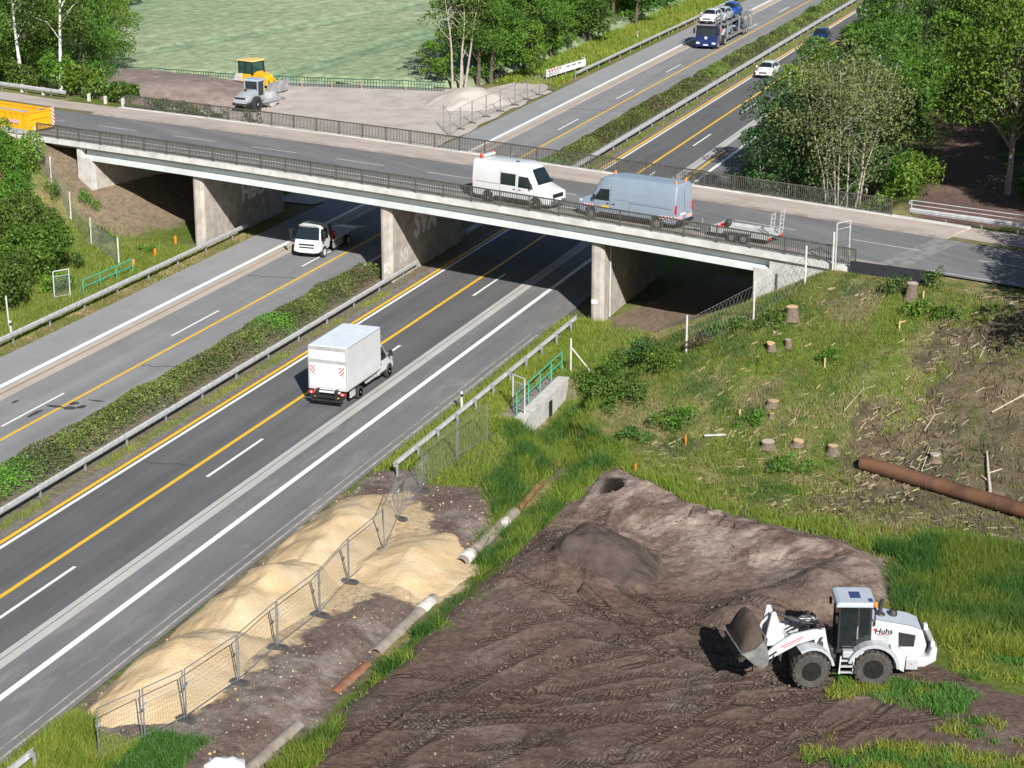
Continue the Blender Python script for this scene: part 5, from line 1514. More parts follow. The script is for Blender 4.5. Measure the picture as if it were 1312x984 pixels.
    for i, (y0, z0) in enumerate(((.18, 2.15), (-.2, 2.18), (.3, 2.05))):
        b = MB(); b.tube([(.55, y0, 1.75), (.8, y0, z0 + .15), (1.3, y0 * .8, z0 + .22), (1.8, y0 * .7, z0 - .05)], .03, 6); fr(b).build('hydraulic_hose', M_BLACK, v, smooth=True)
    b = MB(); b.tube([(2.6, .67, 1.25), (2.75, .75, .95), (3.0, .72, .92), (3.1, .6, 1.1)], .025, 6); fr(b).build('hydraulic_hose', M_BLACK, v, smooth=True)
    b = MB(); b.tube([(.75, .53, 1.2), (.85, .62, 1.6), (.72, .6, 1.9)], .045, 7); b.box((.8, .58, 1.45), (.2, .1, .3)); fr(b).build('valve_block', MDK, v)
    for sg in (1, -1):
        b = MB(); b.box((.95, sg * .58, 2.28), (.16, .2, .16)); b.beam((.8, sg * .55, 2.05), (.95, sg * .58, 2.25), .05); fr(b).build('work_lamp', M_BLACK, v, bevel=.02)
    # bucket: shell curled back, raised, holding soil
    MB_B = mat('worn_bucket_steel', (.20, .21, .21), rough=.5, metal=.3, var=.3, scale=3, dirt=(.15, .12, .1), dirt_amt=.6)
    prof = [(3.95, 1.60), (3.55, 1.20), (3.2, 1.00), (3.0, 1.10), (2.95, 1.43), (3.05, 1.83), (3.12, 2.30)]
    pin = [(3.93, 1.64), (3.55, 1.26), (3.22, 1.08), (3.06, 1.15), (3.01, 1.45), (3.10, 1.82), (3.17, 2.30)]
    b = MB(); ring = prof + pin[::-1]
    b.loft([[(p[0], y, p[1]) for p in ring] for y in (-1.2, 1.2)]); fr(b).build('bucket_shell', MB_B, v)
    for sg in (1, -1):
        b = MB(); b.prism([(3.93, 1.63), (3.55, 1.24), (3.22, 1.06), (3.05, 1.13), (3.0, 1.45), (3.1, 1.82), (3.16, 2.13), (3.5, 1.78)], sg * 1.16, sg * 1.205); fr(b).build('bucket_side', MB_B, v)
    b = MB(); b.beam((3.98, -1.22, 1.63), (3.98, 1.22, 1.63), .14, .03, up=(-.7, 0, .7)); fr(b).build('cutting_edge', M_STEELD, v)
    b = MB()
    for sg in (.5, -.5): b.prism([(2.9, 1.05), (3.08, 1.0), (3.05, 1.5), (2.95, 2.0), (2.85, 1.9)], sg - .1, sg + .1)
    fr(b).build('quick_coupler', MDK, v)
    t = thing('soil_load', 'pile of dark soil heaped in the raised loader bucket', 'soil', v.location, R(198.5))
    n = 16; P = []
    for i in range(n):
        row = []
        for j in range(n):
            u, q = i / (n - 1), j / (n - 1); x = 3.05 + 1.0 * u; y = -1.13 + 2.26 * q
            z = 2.12 - .60 * u + 1.0 * math.sin(PI * min(1, u * 1.05)) ** .8 * math.sin(PI * q) ** .5 + .10 * (float(vnoise(x, y, .25, 5)) - .5) * (1 if 0 < i < n - 1 and 0 < j < n - 1 else 0)
            row.append((x, y, z))
        P.append(row)
    b = MB(); b.grid(P)
    lo = [[(p[0], p[1], p[2] - .25) for p in row] for row in P]; b.grid(lo)
    fr(b).build('soil', M_SOILD, t, smooth=True, fix=False)
    return v


wheel_loader()


def roller():
    M_RG = mat('light_grey_roller_paint', (.30, .33, .35), rough=.4, var=.06, coat=.3)
    v = thing('soil_roller', 'grey single-drum soil roller standing behind the bridge railing', 'roller', (-89.6, 176.6, .05), R(84))
    MT = M_RUBBER
    for sg in (1, -1): lug_wheel(v, -.9, sg * .85, .72, .5, MT, M_RG)
    st = [(-2.3, .9, 1.35, .7, .75, .7, .1), (-2.1, .85, 1.55, .72, .78, .7, .12), (-1.2, .85, 1.95, .72, .78, .62, .15), (-.5, .85, 2.05, .72, .78, .62, .15), (-.35, .85, 2.0, .7, .75, .62, .1)]
    B = Body(st); B.shell().build('engine_hood', M_RG, v, auto=35)
    MB().box((-2.2, 0, 1.25), (.12, 1.1, .5), ry=-.5).build('engine_grille', M_BLACK, v)
    MB().lathe([(.12, 0), (.12, .2), (.001, .22)], (-1.2, .1, 1.93), 'z', 12).build('exhaust_pipe', M_BLACK, v)
    for x in (-.35, .75):
        for y in (.72, -.72): b = MB(); b.beam((x, y, 1.2), (x, y, 2.75), .1); b.build('cab_pillar', M_RG, v)
    MB().bx(-.45, .9, -.85, .85, 2.75, 2.95).build('cab_roof', mat('bluish_roof', (.32, .40, .50), rough=.4), v, bevel=.05)
    b = MB(); b.bx(-.32, .72, -.70, .70, 1.35, 2.75); b.build('cab_window', M_GLASS, v)
    MB().bx(-.4, .8, -.78, .78, .9, 1.4).build('cab_base', M_RG, v, bevel=.04)
    b = MB(); b.bx(.7, 3.0, -1.1, -.95, .65, .95); b.bx(.7, 3.0, .95, 1.1, .65, .95); b.bx(3.0, 3.15, -1.1, 1.1, .65, .95); b.bx(.7, 1.1, -.8, .8, .6, 1.0); b.build('drum_frame', M_RG, v)
    b = MB(); b.lathe([(.70, -.9), (.75, -.88), (.75, .88), (.70, .9), (.2, .9), (.2, -.9)], (2.1, 0, .75), 'y', 28); b.build('drum', M_STEEL, v, auto=40)
    MB().bx(-2.3, -.5, -.9, .9, .7, .95).build('rear_frame', M_BLACK, v)
    return v


roller()


def dozer():
    M_YE = mat('construction_yellow_paint', (.68, .38, .012), rough=.4, var=.06, coat=.2, dirt=(.3, .25, .2), dirt_amt=.15)
    v = thing('bulldozer', 'yellow bulldozer with dark cab and steel blade at the edge of the grain field', 'bulldozer', (-94.6, 186.8, .05), R(-16))
    # crawler tracks
    for sg in (1, -1):
        b = MB(); P = [(1.5 + .42 * math.cos(t), .45 + .42 * math.sin(t)) for t in np.linspace(-PI / 2, PI / 2, 7)] + [(-1.4 + .42 * math.cos(t), .45 + .42 * math.sin(t)) for t in np.linspace(PI / 2, 1.5 * PI, 7)]
        b.prism(P, sg * .65, sg * 1.15)
        for k in range(14): b.bx(-1.5 + k * .23, -1.42 + k * .23, sg * .63, sg * 1.17, .86, .91)
        b.build('crawler_track', M_BLACK, v)
    b = MB(); b.prism([(.3, .8), (.3, 1.75), (.75, 2.05), (1.9, 1.72), (2.15, 1.5), (2.15, .7)], -.55, .55); b.build('engine_hood', M_YE, v, bevel=.06)
    b = MB(); b.prism([(-1.9, .95), (-1.85, 1.2), (-1.5, 1.75), (.3, 1.75), (.3, .9)], -1.0, 1.0); b.build('rear_body', M_YE, v, bevel=.06)
    b = MB(); b.prism([(-1.97, 1.0), (-1.9, 1.24), (-1.55, 1.72), (-.75, 1.76), (-.75, 1.0)], -1.02, 1.02); b.build('rear_panel', mat('grey_dozer_panel', (.50, .50, .52), rough=.4), v, bevel=.04)
    for x in (-1.25, -.35, .5):
        for y in (.85, -.85): b = MB(); b.beam((x, y, 1.7), (x, y, 3.0), .12); b.build('cab_pillar', M_BLACK, v)
    b = MB(); b.bx(-1.22, .48, -.82, .82, 1.72, 3.0); b.build('cab_window', mat('green_tinted_glass', (.02, .06, .05), rough=.06, var=.3, spec=.8), v)
    b = MB(); b.prism([(-1.5, 3.0), (-1.45, 3.12), (-.2, 3.18), (.55, 3.12), (.62, 3.0)], -.95, .95); b.build('cab_roof', mat('pale_yellow_roof', (.74, .52, .16), rough=.4), v, bevel=.04)
    b = MB()
    for sg in (1, -1): b.beam((-.4, sg * 1.2, .5), (2.9, sg * 1.2, .5), .16, .24)
    b.tube([(2.0, .4, 1.5), (2.95, .4, .9)], .07, 8); b.tube([(2.0, -.4, 1.5), (2.95, -.4, .9)], .07, 8); b.build('blade_arm', M_YE, v)
    b = MB(); rings = []
    for y in (-1.9, 1.9):
        F_ = [(3.12 + .22 * (1 - math.cos(t * 1.4)) if True else 0, .12 + 1.15 * t) for t in np.linspace(0, 1, 7)]; Bk = [(p[0] - .07, p[1]) for p in F_[::-1]]
        rings.append([(p[0] - .14 * y, y, p[1]) for p in F_ + Bk])
    b.loft(rings); b.build('blade', mat('scoured_blade_steel', (.42, .43, .46), rough=.4, metal=.4, var=.25, scale=1.5), v, auto=40)
    MB().tube([(1.2, .2, 1.9), (1.2, .2, 2.5)], .06, 8).build('exhaust_pipe', M_BLACK, v)
    return v


dozer()


def container():
    M_YC = mat('warm_yellow_container_paint', (.74, .36, .008), rough=.45, var=.08, scale=1.5, dirt=(.3, .2, .1), dirt_amt=.25)
    p = bpt(-33.3, -4.5, zdeck(60) - .03)
    v = thing('skip_container', 'long yellow skip container with striped end standing on the road at the left edge', 'container', p, -BA)
    b = MB()
    L_, W_, H_ = 7.2, 2.4, 1.5
    for sg in (1, -1):
        b.bx(-L_, 0, sg * W_ / 2 - .05, sg * W_ / 2 + .05, .3, H_)
        b.bx(-L_, .02, sg * W_ / 2 - .09, sg * W_ / 2 + .09, H_ - .02, H_ + .14)
        for k in range(11): b.bx(-L_ + .3 + k * .66, -L_ + .4 + k * .66, sg * (W_ / 2 + .05), sg * (W_ / 2 + .12), .35, H_)
    b.bx(-L_, -.1, -W_ / 2, W_ / 2, .2, .32); b.bx(-L_ - .05, -L_ + .05, -W_ / 2, W_ / 2, .3, H_)
    b.build('container_wall', M_YC, v)
    b = MB(); b.bx(-.06, .06, -W_ / 2, W_ / 2, .3, H_ + .25)
    for z in (.6, 1.1, 1.6): b.bx(.06, .12, -W_ / 2, W_ / 2, z, z + .1)
    b.build('end_wall', M_YC, v)
    stripes('warning_film', v, (.125, W_ / 2 - .3, .4), (0, 1, 0), (0, 0, 1), .28, 1.4, 1, 1, out=(1, 0, 0))
    stripes('warning_film', v, (-2.2, -W_ / 2 - .125, .75), (1, 0, 0), (0, 0, 1), 1.3, .28, 5, 1, out=(0, -1, 0))
    b = MB(); b.tube([(-.1, -.4, H_ + .1), (.1, -.2, H_ + .3), (.15, .3, H_ + .28)], .05, 6); b.build('hook', M_STEELD, v)
    b = MB()
    for y in (-.5, .5): b.bx(-L_, -.1, y - .1, y + .1, .02, .2)
    b.build('skid', M_BLACK, v)
    s = thing('sand_load', 'pale sand filling the yellow container', 'sand', (p[0], p[1], p[2]), -BA)
    P = [[(-L_ + .1 + (L_ - .25) * i / 20, -1.13 + 2.26 * j / 10, 1.15 + .25 * math.sin(PI * j / 10) * (.7 + .6 * float(vnoise(i * .8, j * .6, 1.5, 3)))) for j in range(11)] for i in range(21)]
    MB().grid(P).build('sand', M_GRAVEL, s, smooth=True, fix=False)


container()

# ---------------------------------------------------------------- site fences
M_TUBE = mat('fence_tube', (.18, .19, .205), rough=.5, metal=.3, var=.15)
M_WIRE = mat('fence_wire', (.30, .31, .32), rough=.5, metal=.4, var=.15)
M_FOOT = mat('recycled_rubber_foot', (.055, .053, .052), rough=.9, var=.3, scale=8, bump=.3)


def panel(label, a, b, za, zb, lean=0.0, group=None, clip=False, blue=False):
    a = Vector((a[0], a[1], za)); b = Vector((b[0], b[1], zb)); d = b - a; Ls = d.length
    rz = math.atan2(d.y, d.x)
    t = thing('site_fence_panel', label, 'fence panel', a, rz, group)
    dz = zb - za; H = 1.92
    f = lambda x, z: (x, lean * z, .1 + z + dz * x / Ls)
    m = MB()
    for x in (.06, Ls - .06): m.tube([f(x, -.05), f(x, H)], .024, 7)
    for z in (.12, H): m.tube([f(.06, z), f(Ls - .06, z)], .02, 7)
    m.build('frame', M_TUBE, t)
    m = MB(); n = int(Ls / (.11 if a.y < 130 else .3))
    for k in range(1, n): m.beam(f(Ls * k / n, .12), f(Ls * k / n, H), .0042)
    for k in range(1, 9): m.beam(f(.06, .12 + (H - .12) * k / 9), f(Ls - .06, .12 + (H - .12) * k / 9), .0045)
    m.build('wire_mesh', M_WIRE, t, fix=False)
    if clip:
        m = MB(); x = .1; m.box((x, .03, 1.35), (.14, .06, .05)); m.box((x + .12, .05, 1.38), (.1, .03, .1)); m.build('coupling', mat('blue_clamp', (.05, .14, .4), rough=.4) if blue else M_STEEL, t)
    return t


def foot(label, p, rz, group):
    z = hz(p[0], p[1])
    t = MB(); t.prism([(-.42, 0), (-.4, .12), (-.3, .17), (.3, .17), (.4, .12), (.42, 0)], -.14, .14)
    for x in (-.08, .08): t.lathe([(.035, .17), (.035, .18)], (x, 0, 0), 'z', 8)
    o = t.build('ballast_block', M_FOOT, None, bevel=.015); o.location = (p[0], p[1], z - .01); o.rotation_euler = (0, 0, rz)
    return tag(o, label, 'ballast block', group)


NF = [(-35.3, 55.9), (-34.55, 57.75), (-33.87, 59.58), (-33.47, 62.98), (-33.53, 66.4), (-33.34, 69.89), (-33.66, 73.45), (-33.64, 77.24), (-34.53, 80.96), (-34.96, 84.73), (-34.88, 89.2), (-34.57, 92.64)]
NL = ['mesh fence panel at the lower left end of the site fence, in grass', 'mesh fence panel between grass clump and nearest sand heap', 'mesh fence panel standing in front of the nearest sand heap', 'mesh fence panel before the gap between first and second sand heap', 'mesh fence panel in front of the second sand heap', 'mesh fence panel between the second and the farthest sand heap', 'mesh fence panel next to the trampled sand spread', 'mesh fence panel crossing the farthest sand heap', 'leaning mesh fence panel at the kink of the fence line', 'mesh fence panel on the bare soil above the sand heaps', 'mesh fence panel hung with grass near the end of the steel barrier']
GRP = 'site fence panels along the sand heaps'
for i, lb in enumerate(NL):
    a, b = NF[i], NF[i + 1]
    panel(lb, a, b, hz(*a), hz(*b), lean={8: -.18, 7: .05}.get(i, 0), group=GRP, clip=True, blue=i in (2, 5))
FL = ['black rubber fence ballast block at the nearest sand heap', 'black rubber fence ballast block between first and second sand heap', 'black rubber fence ballast block in front of the second sand heap', 'black rubber fence ballast block beside the sand spread', 'black rubber fence ballast block on the sand between two heaps', 'black rubber fence ballast block on the sand of the farthest heap', 'black rubber fence ballast block at the fence kink', 'black rubber fence ballast block on the bare soil above the heaps']
for i, lb in enumerate(FL): foot(lb, NF[i + 2], R(8 * (i % 3) - 12), 'fence feet of the near site fence')
FFP = [(-69.08, 173.84), (-66.9, 170.0), (-67.33, 173.65), (-67.46, 176.97), (-67.39, 180.48), (-67.2, 183.79), (-67.05, 187.52), (-67.0, 190.93), (-66.75, 193.9), (-66.7, 197.2)]
gl = 'site fence panels beside the gravel lot'
for i in range(len(FFP) - 1):
    lab = ['mesh fence panel turned aside at the bridge end of the gravel lot fence'][0] if i == 0 else ('last mesh fence panel of the gravel lot, in front of the white barrier board' if i == len(FFP) - 2 else 'mesh fence panel in the straight row between gravel lot and motorway')
    panel(lab, FFP[i], FFP[i + 1], .03, .03, group=gl)
for i in range(1, len(FFP)): foot('black fence ballast block in the row between gravel lot and motorway' if i < 9 else 'farthest black fence ballast block, below the white barrier board', FFP[i], .1, 'fence feet beside the gravel lot')

# white warning board beyond the gravel lot
wb = thing('barrier_board', 'long white barrier board with red marks and grey checks beside the motorway', 'barrier board', (-68.6, 201.5, 0), R(82))
b = MB(); b.box((4.6, 0, .95), (9.2, .04, .75)); b.build('board', mat('white_banner_cloth', (.75, .75, .76), rough=.6, var=.04, scale=1), wb)
b = MB()
for k in range(5): b.box((.6 + k * .62, -.024, 1.16), (.34, .008, .24), ry=.2)
b.build('red_marks', mat('faded_red_print', (.5, .05, .06), rough=.6), wb)
b = MB()
for k in range(8):
    for r_ in range(3):
        if (k + r_) % 2: b.box((.4 + k * .33, -.024, .68 + r_ * .13), (.3, .008, .12))
b.build('checks', mat('grey_print', (.2, .2, .2), rough=.6), wb)
b = MB()
for k in range(3): b.box((5.0 + k * 1.35, -.024, 1.08), (.9, .008, .16))
b.build('dark_print', _mats['grey_print'], wb)
for k in range(5): MB().tube([(.15 + k * 2.2, .05, 0), (.15 + k * 2.2, .05, 1.5)], .035, 6).build('post', M_STEEL, wb)
MB().tube([(9.1, .05, 1.45), (8.3, .1, 1.55)], .05, 6).build('bracket', M_STEEL, wb)

# field fence: dark green net on wooden posts
FFN = [(-121, 187.5), (-115.4, 190.1), (-108.4, 191.2), (-98.5, 190.3), (-91.3, 190.9), (-85, 191.7), (-80.5, 192.4), (-76.2, 192.6)]
nf = thing('net_fence', 'dark green net fence on wooden posts along the edge of the grain field', 'fence', (FFN[0][0], FFN[0][1], 0))
b = MB(); o0 = Vector((FFN[0][0], FFN[0][1], 0))
m_net = mat('dark_green_net', (.015, .075, .055), rough=.8, var=.3)
for a, c in zip(FFN[:-1], FFN[1:]):
    A_ = Vector((a[0], a[1], 0)) - o0; C_ = Vector((c[0], c[1], 0)) - o0; n = max(2, int((C_ - A_).length / .30))
    b.tube([A_ + (C_ - A_) * t + Vector((0, 0, 1.0 - .06 * math.sin(PI * t * 3) ** 2)) for t in np.linspace(0, 1, 13)], .05, 5)
    for k in range(n): p = A_ + (C_ - A_) * (k / n); b.box((p.x, p.y, .5), (.05, .05, 1.0))
    for zz in (.3, .65): b.beam(A_ + Vector((0, 0, zz)), C_ + Vector((0, 0, zz)), .05)
b.build('net', m_net, nf, fix=False)
tot = 0
for a, c in zip(FFN[:-1], FFN[1:]):
    A_ = Vector((a[0], a[1], 0)) - o0; C_ = Vector((c[0], c[1], 0)) - o0; n = max(1, int((C_ - A_).length / 2.4))
    for k in range(n):
        p = A_ + (C_ - A_) * (k / n); MB().box((p.x, p.y - .06, .42), (.09, .09, .9)).build('post', M_WOOD, nf)

# ---------------------------------------------------------------- wire fences on the slopes
def pole(label, x, y, h, cat='fence post', m=None, r=.05, lean=(0, 0), strut=None, group=None, square=False):
    z = hz(x, y); b = MB()
    if square: b.beam((0, 0, -.2), (lean[0], lean[1], h), .1)
    else: b.tube([(0, 0, -.2), (lean[0], lean[1], h)], r, 8)
    o = b.build('fence_post', m or M_CONCL, None); o.location = (x, y, z)
    if strut:
        s = MB(); s.tube([(0, 0, h * .75), strut], .04, 6); s.build('strut', m or M_CONCL, o)
    return tag(o, label, cat, group)


def wire_fence(label, pts, H=1.5, group=None, posts=True, mesh=.22):
    o0 = Vector((pts[0][0], pts[0][1], hz(*pts[0])))
    t = thing('wire_fence', label, 'fence', o0, 0, group)
    P = [Vector((p[0], p[1], hz(*p))) - o0 for p in pts]
    b = MB()
    for a, c in zip(P[:-1], P[1:]):
        Ls = (c - a).length; n = max(3, int(Ls / mesh))
        for k in range(n):
            p = a + (c - a) * (k / n); q = a + (c - a) * (min(n, k + 3) / n); r0 = a + (c - a) * (max(0, k - 3) / n)
            b.beam(p + Vector((0, 0, .1)), q + Vector((0, 0, H)), .008); b.beam(p + Vector((0, 0, .1)), r0 + Vector((0, 0, H)), .008)
        for z in (.1, H): b.beam(a + Vector((0, 0, z)), c + Vector((0, 0, z)), .012)
    b.build('wire_mesh', mat('dull_wire', (.20, .21, .20), rough=.6, metal=.3), t, fix=False)
    if posts:
        for p in P: MB().tube([p + Vector((0, 0, -.2)), p + Vector((0, 0, H + .25))], .055, 8).build('post', M_CONCL, t)
    return t


wire_fence('wire mesh fence on pale posts running down the left embankment to the motorway', [(-82.4, 127.6), (-80.0, 125.6), (-77.4, 123.7), (-75.2, 122.6), (-70.6, 118.4)], 1.7)
wire_fence('wire mesh fence on two pale posts in front of the dark opening under the bridge', [(-27.4, 104.1), (-24.2, 106.0), (-22.0, 108.6), (-20.9, 110.6)], 1.9)
pole('white post with a slanting strut on the grass above the green railing', -34.3, 105.2, 2.0, strut=(1.5, -.5, .15))
pole('single pale post at the foot of the left embankment beside the crash barrier', -69.1, 102.8, 2.0, lean=(-.08, 0))
for i, (s, lb) in enumerate(((-48.6, 'short stone post beside the birches at far left'), (-46.0, 'short stone post next to the right birch at far left'), (-40.6, 'short stone post left of the three close to the railing'), (-38.7, 'middle short stone post before the railing starts'), (-36.7, 'short stone post right beside the railing start'))):
    p = bpt(s, 7.0, 0); q = MB(); q.prism([(-.11, -.3), (.11, -.3), (.10, .78), (.05, .86), (-.05, .86), (-.10, .78)], -.1, .1); o = q.build('stone_post', M_CONCL); o.location = (p[0], p[1], zdeck(60) - .2); tag(o, lb, 'post', 'stone posts along the footway')


def gate_frame(label, x, y, w_, h, rz, dz=0.0):
    t = thing('gate_frame', label, 'gate', (x, y, hz(x, y) + dz), rz)
    b = MB()
    for xx in (0, w_): b.tube([(xx, 0, -.2), (xx, 0, h)], .045, 8)
    b.tube([(0, 0, h), (w_, 0, h)], .04, 8); b.tube([(0, 0, h - .35), (w_, 0, h - .35)], .02, 6); b.tube([(0, 0, .25), (w_, 0, .25)], .025, 6); b.build('frame', M_STEEL, t)
    b = MB()
    for k in range(1, 10): b.beam((w_ * k / 10, 0, .25), (w_ * k / 10, 0, h - .35), .008)
    for k in range(1, 10): b.beam((0, 0, .25 + (h - .6) * k / 10), (w_, 0, .25 + (h - .6) * k / 10), .008)
    b.build('wire_mesh', M_WIRE, t, fix=False)
    return t


gate_frame('grey steel gate frame at the left end of the green railing by the culvert', -35.0, 97.6, 1.05, 2.0, R(-35))
gate_frame('grey steel gate frame at the foot of the left slope by the bushes', -69.9, 109.2, 1.1, 1.9, R(60))
gate_frame('tall grey steel gate frame closing the end of the bridge railing at right', -20.75, 110.55, 1.15, 2.75, R(62), -.1)
# green tube railings
def tube_rail(label, pts, n, h=1.1, zf=None):
    o0 = Vector((pts[0][0], pts[0][1], zf if zf is not None else hz(*pts[0])))
    t = thing('tube_railing', label, 'railing', o0)
    a = Vector((0, 0, 0)); c = Vector((pts[1][0], pts[1][1], o0.z)) - o0
    b = MB()
    for z in (h, h * .55): b.tube([a + Vector((0, 0, z)), c + Vector((0, 0, z))], .04, 8)
    b.build('rail', M_GREENP, t)
    for k in range(n):
        p = a + (c - a) * (k / (n - 1)); MB().tube([p, p + Vector((0, 0, h))], .035, 7).build('post', M_GREENP, t)


tube_rail('turquoise green tube railing on the culvert wall', (( -34.55, 96.9), (-34.75, 105.0)), 5, 1.2, .05)
tube_rail('turquoise green tube railing in the grass at the foot of the left slope', ((-68.9, 111.0), (-68.75, 117.0)), 4, 1.0)
# culvert head wall
cw = thing('culvert_wall', 'pale concrete culvert head wall with a dark pipe opening below the green railing', 'culvert', (-34.1, 96.4, 0), R(91.5))
b = MB(); b.bx(0, 4.0, -.25, .3, -1.5, .06); b.bx(4.65, 7.6, -.25, .3, -1.5, .06); b.bx(4.0, 4.65, -.25, .3, -.22, .06); b.bx(-.03, 7.63, -.3, .35, .06, .14); b.bx(4.0, 4.65, .12, .3, -1.5, -.22); b.build('wall', M_CONCL, cw)
b = MB(); b.bx(4.02, 4.63, -.256, -.2, -1.5, -.24); b.build('opening', M_BLACK, cw)  # flush black panel across the recess, standing in for the dark inside
b = MB(); b.bx(.3, 7.4, .36, 1.5, -.02, .09); b.build('top_slab', mat('dirty_slab', (.20, .17, .15), rough=.95, var=.4, scale=3, bump=.5), cw)

# ---------------------------------------------------------------- pipes
M_RUST = mat('rusty_steel_pipe', (.115, .056, .034), rough=.7, metal=.2, var=.4, scale=.9, bump=.25, bscale=12, dirt=(.24, .115, .045), dirt_amt=.6)
M_PIPEB = mat('mud_covered_pipe', (.28, .235, .20), rough=.9, var=.25, scale=2, bump=.4, dirt=(.16, .12, .1), dirt_amt=.6)
M_PIPER = mat('orange_brown_pipe', (.24, .105, .05), rough=.6, var=.3, scale=2.5, dirt=(.2, .16, .13), dirt_amt=.5)


def pipe(name, label, a, b, r, m, zoff=0.0, hollow=True, cap=None):
    A_ = Vector((a[0], a[1], hz(*a) + r + zoff)); B_ = Vector((b[0], b[1], hz(*b) + r + zoff)); d = B_ - A_
    t = thing(name, label, 'pipe', A_)
    q = MB(); n = 22
    k = [(0, r), (0, r * .9)]
    dn = d.normalized(); u = dn.cross(Vector((0, 0, 1))).normalized(); w_ = u.cross(dn)
    rings = []
    for (s, rr) in ((.6, r * .9), (0, r * .9), (0, r), (d.length * .25, r), (d.length * .5, r), (d.length * .75, r), (d.length, r), (d.length, r * .9), (d.length - .6, r * .9)):
        rings.append([dn * s + u * (math.cos(2 * PI * j / n) * rr) + w_ * (math.sin(2 * PI * j / n) * rr) for j in range(n)])
    q.loft(rings, cap=False); q.build('pipe_wall', m, t, auto=40)
    q = MB()
    for s in (.7, d.length - .7): q.add([dn * s + u * (math.cos(2 * PI * j / n) * r * .89) + w_ * (math.sin(2 * PI * j / n) * r * .89) for j in range(n)], [tuple(range(n))])
    q.build('dark_inside', M_BLACK, t, fix=False)
    for s in ((.33, .66) if d.length > 6 else ()):
        q = MB(); rings = [[dn * (d.length * s + o) + u * (math.cos(2 * PI * j / n) * rr) + w_ * (math.sin(2 * PI * j / n) * rr) for j in range(n)] for o, rr in ((-.05, r), (-.03, r * 1.025), (.03, r * 1.025), (.05, r))]
        q.loft(rings, cap=False); q.build('weld_seam', m, t, auto=50)
    return t


pipe('steel_pipe', 'thick rusty steel pipe lying on the torn ground at right', (-15.85, 93.9), (-5.5, 89.5), .36, M_RUST, -.02)
pipe('drain_pipe', 'thin rust brown pipe in the upper ditch near the culvert', (-31.3, 95.8), (-30.7, 91.4), .13, M_PIPER)
pipe('drain_pipe', 'brown pipe in the ditch between the tall grass and the soil field', (-30.6, 89.6), (-30.35, 85.3), .17, M_PIPER, -.1)
pipe('drain_pipe', 'pipe with white patches beside the sand spread', (-30.4, 85.0), (-30.4, 78.0), .28, M_PIPEB, -.26)
pipe('drain_pipe', 'mud covered pipe with a white joint in the middle of the ditch', (-30.1, 74.2), (-30.2, 68.2), .30, M_PIPEB, -.40)
pipe('drain_pipe', 'orange brown pipe half buried in the ditch near the tall grass', (-30.1, 67.2), (-30.25, 64.4), .30, M_PIPER, -.49)
pipe('drain_pipe', 'broken muddy pipe at the bottom edge beside the white bag', (-30.4, 61.6), (-30.6, 55.5), .32, M_PIPEB, -.5)
for (x, y, L_, lb) in ((-30.38, 82.8, .9, 'white plastic sleeve on the ditch pipe near the tall grass'), (-30.4, 78.4, .8, 'white plastic sleeve at the lower end of the ditch pipe beside the sand'), (-30.12, 72.7, 1.1, 'pale grey sleeve on the muddy middle pipe')):
    q = MB(); q.lathe([(.305, 0), (.315, .04), (.312, L_ - .1), (.30, L_)], (0, 0, 0), 'y', 20); o = q.build('pipe_sleeve', mat('chipped_white_coating', (.58, .56, .53), rough=.7, var=.2, dirt=(.25, .2, .17), dirt_amt=.6), None, auto=40)
    o.location = (x, y, hz(x, y) + (.03 if y > 75 else -.09)); tag(o, lb, 'pipe sleeve')
q = MB(); P = []
for i in range(9):
    P.append([(-.8 + 1.6 * i / 8, -.5 + 1.0 * j / 6, .32 * math.sin(PI * i / 8) ** .6 * math.sin(PI * j / 6) ** .6 + .26 * (float(vnoise(i * 1.3, j * 1.6, 1.0, 4)) - .4) * math.sin(PI * i / 8)) for j in range(7)])
q.grid(P); o = q.build('white_bag', mat('white_woven_plastic', (.78, .78, .78), rough=.6, var=.05), None, smooth=True, fix=False); o.location = (-31.2, 57.2, hz(-31.2, 57.2)); o.rotation_euler = (0, 0, .5); tag(o, 'crumpled white plastic bag on the soil at the bottom edge', 'bag')

# ---------------------------------------------------------------- stumps, stakes, sticks
M_BARK = mat('grey_brown_bark', (.15, .115, .085), rough=.95, var=.35, scale=9, bump=.7, bscale=20)
M_CUT = mat('fresh_cut_wood', (.55, .37, .20), rough=.85, var=.18, scale=5)
M_CUTG = mat('weathered_cut_wood', (.40, .35, .29), rough=.85, var=.2, scale=5)


def stump(label, x, y, r, h, cut=None, seed=0, group='tree stumps on the right slope'):
    t = thing('tree_stump', label, 'stump', (x, y, hz(x, y) - .05), seed * 1.3, group)
    n = 14; rnd = random.Random(seed); jit = [1 + .14 * (rnd.random() - .5) for _ in range(n)]
    tx, ty = (rnd.random() - .5) * .15, (rnd.random() - .5) * .15
    rings = [[(math.cos(2 * PI * j / n) * r * k * jit[j] + tx * z, math.sin(2 * PI * j / n) * r * k * jit[j] + ty * z, z * h) for j in range(n)] for (k, z) in ((1.45, 0), (1.12, .25), (1.0, .6), (.97, 1.0))]
    MB().loft(rings, cap=False).build('bark', M_BARK, t, auto=60)
    top = [(p[0] * 1.0, p[1] * 1.0, p[2] + .004 + .03 * (p[0] / r)) for p in rings[-1]]
    MB().add(top + [(p[0], p[1], p[2] - .06) for p in rings[-1]], [tuple(range(n))] + [(j, (j + 1) % n, n + (j + 1) % n, n + j) for j in range(n)]).build('cut_face', cut or M_CUT, t)


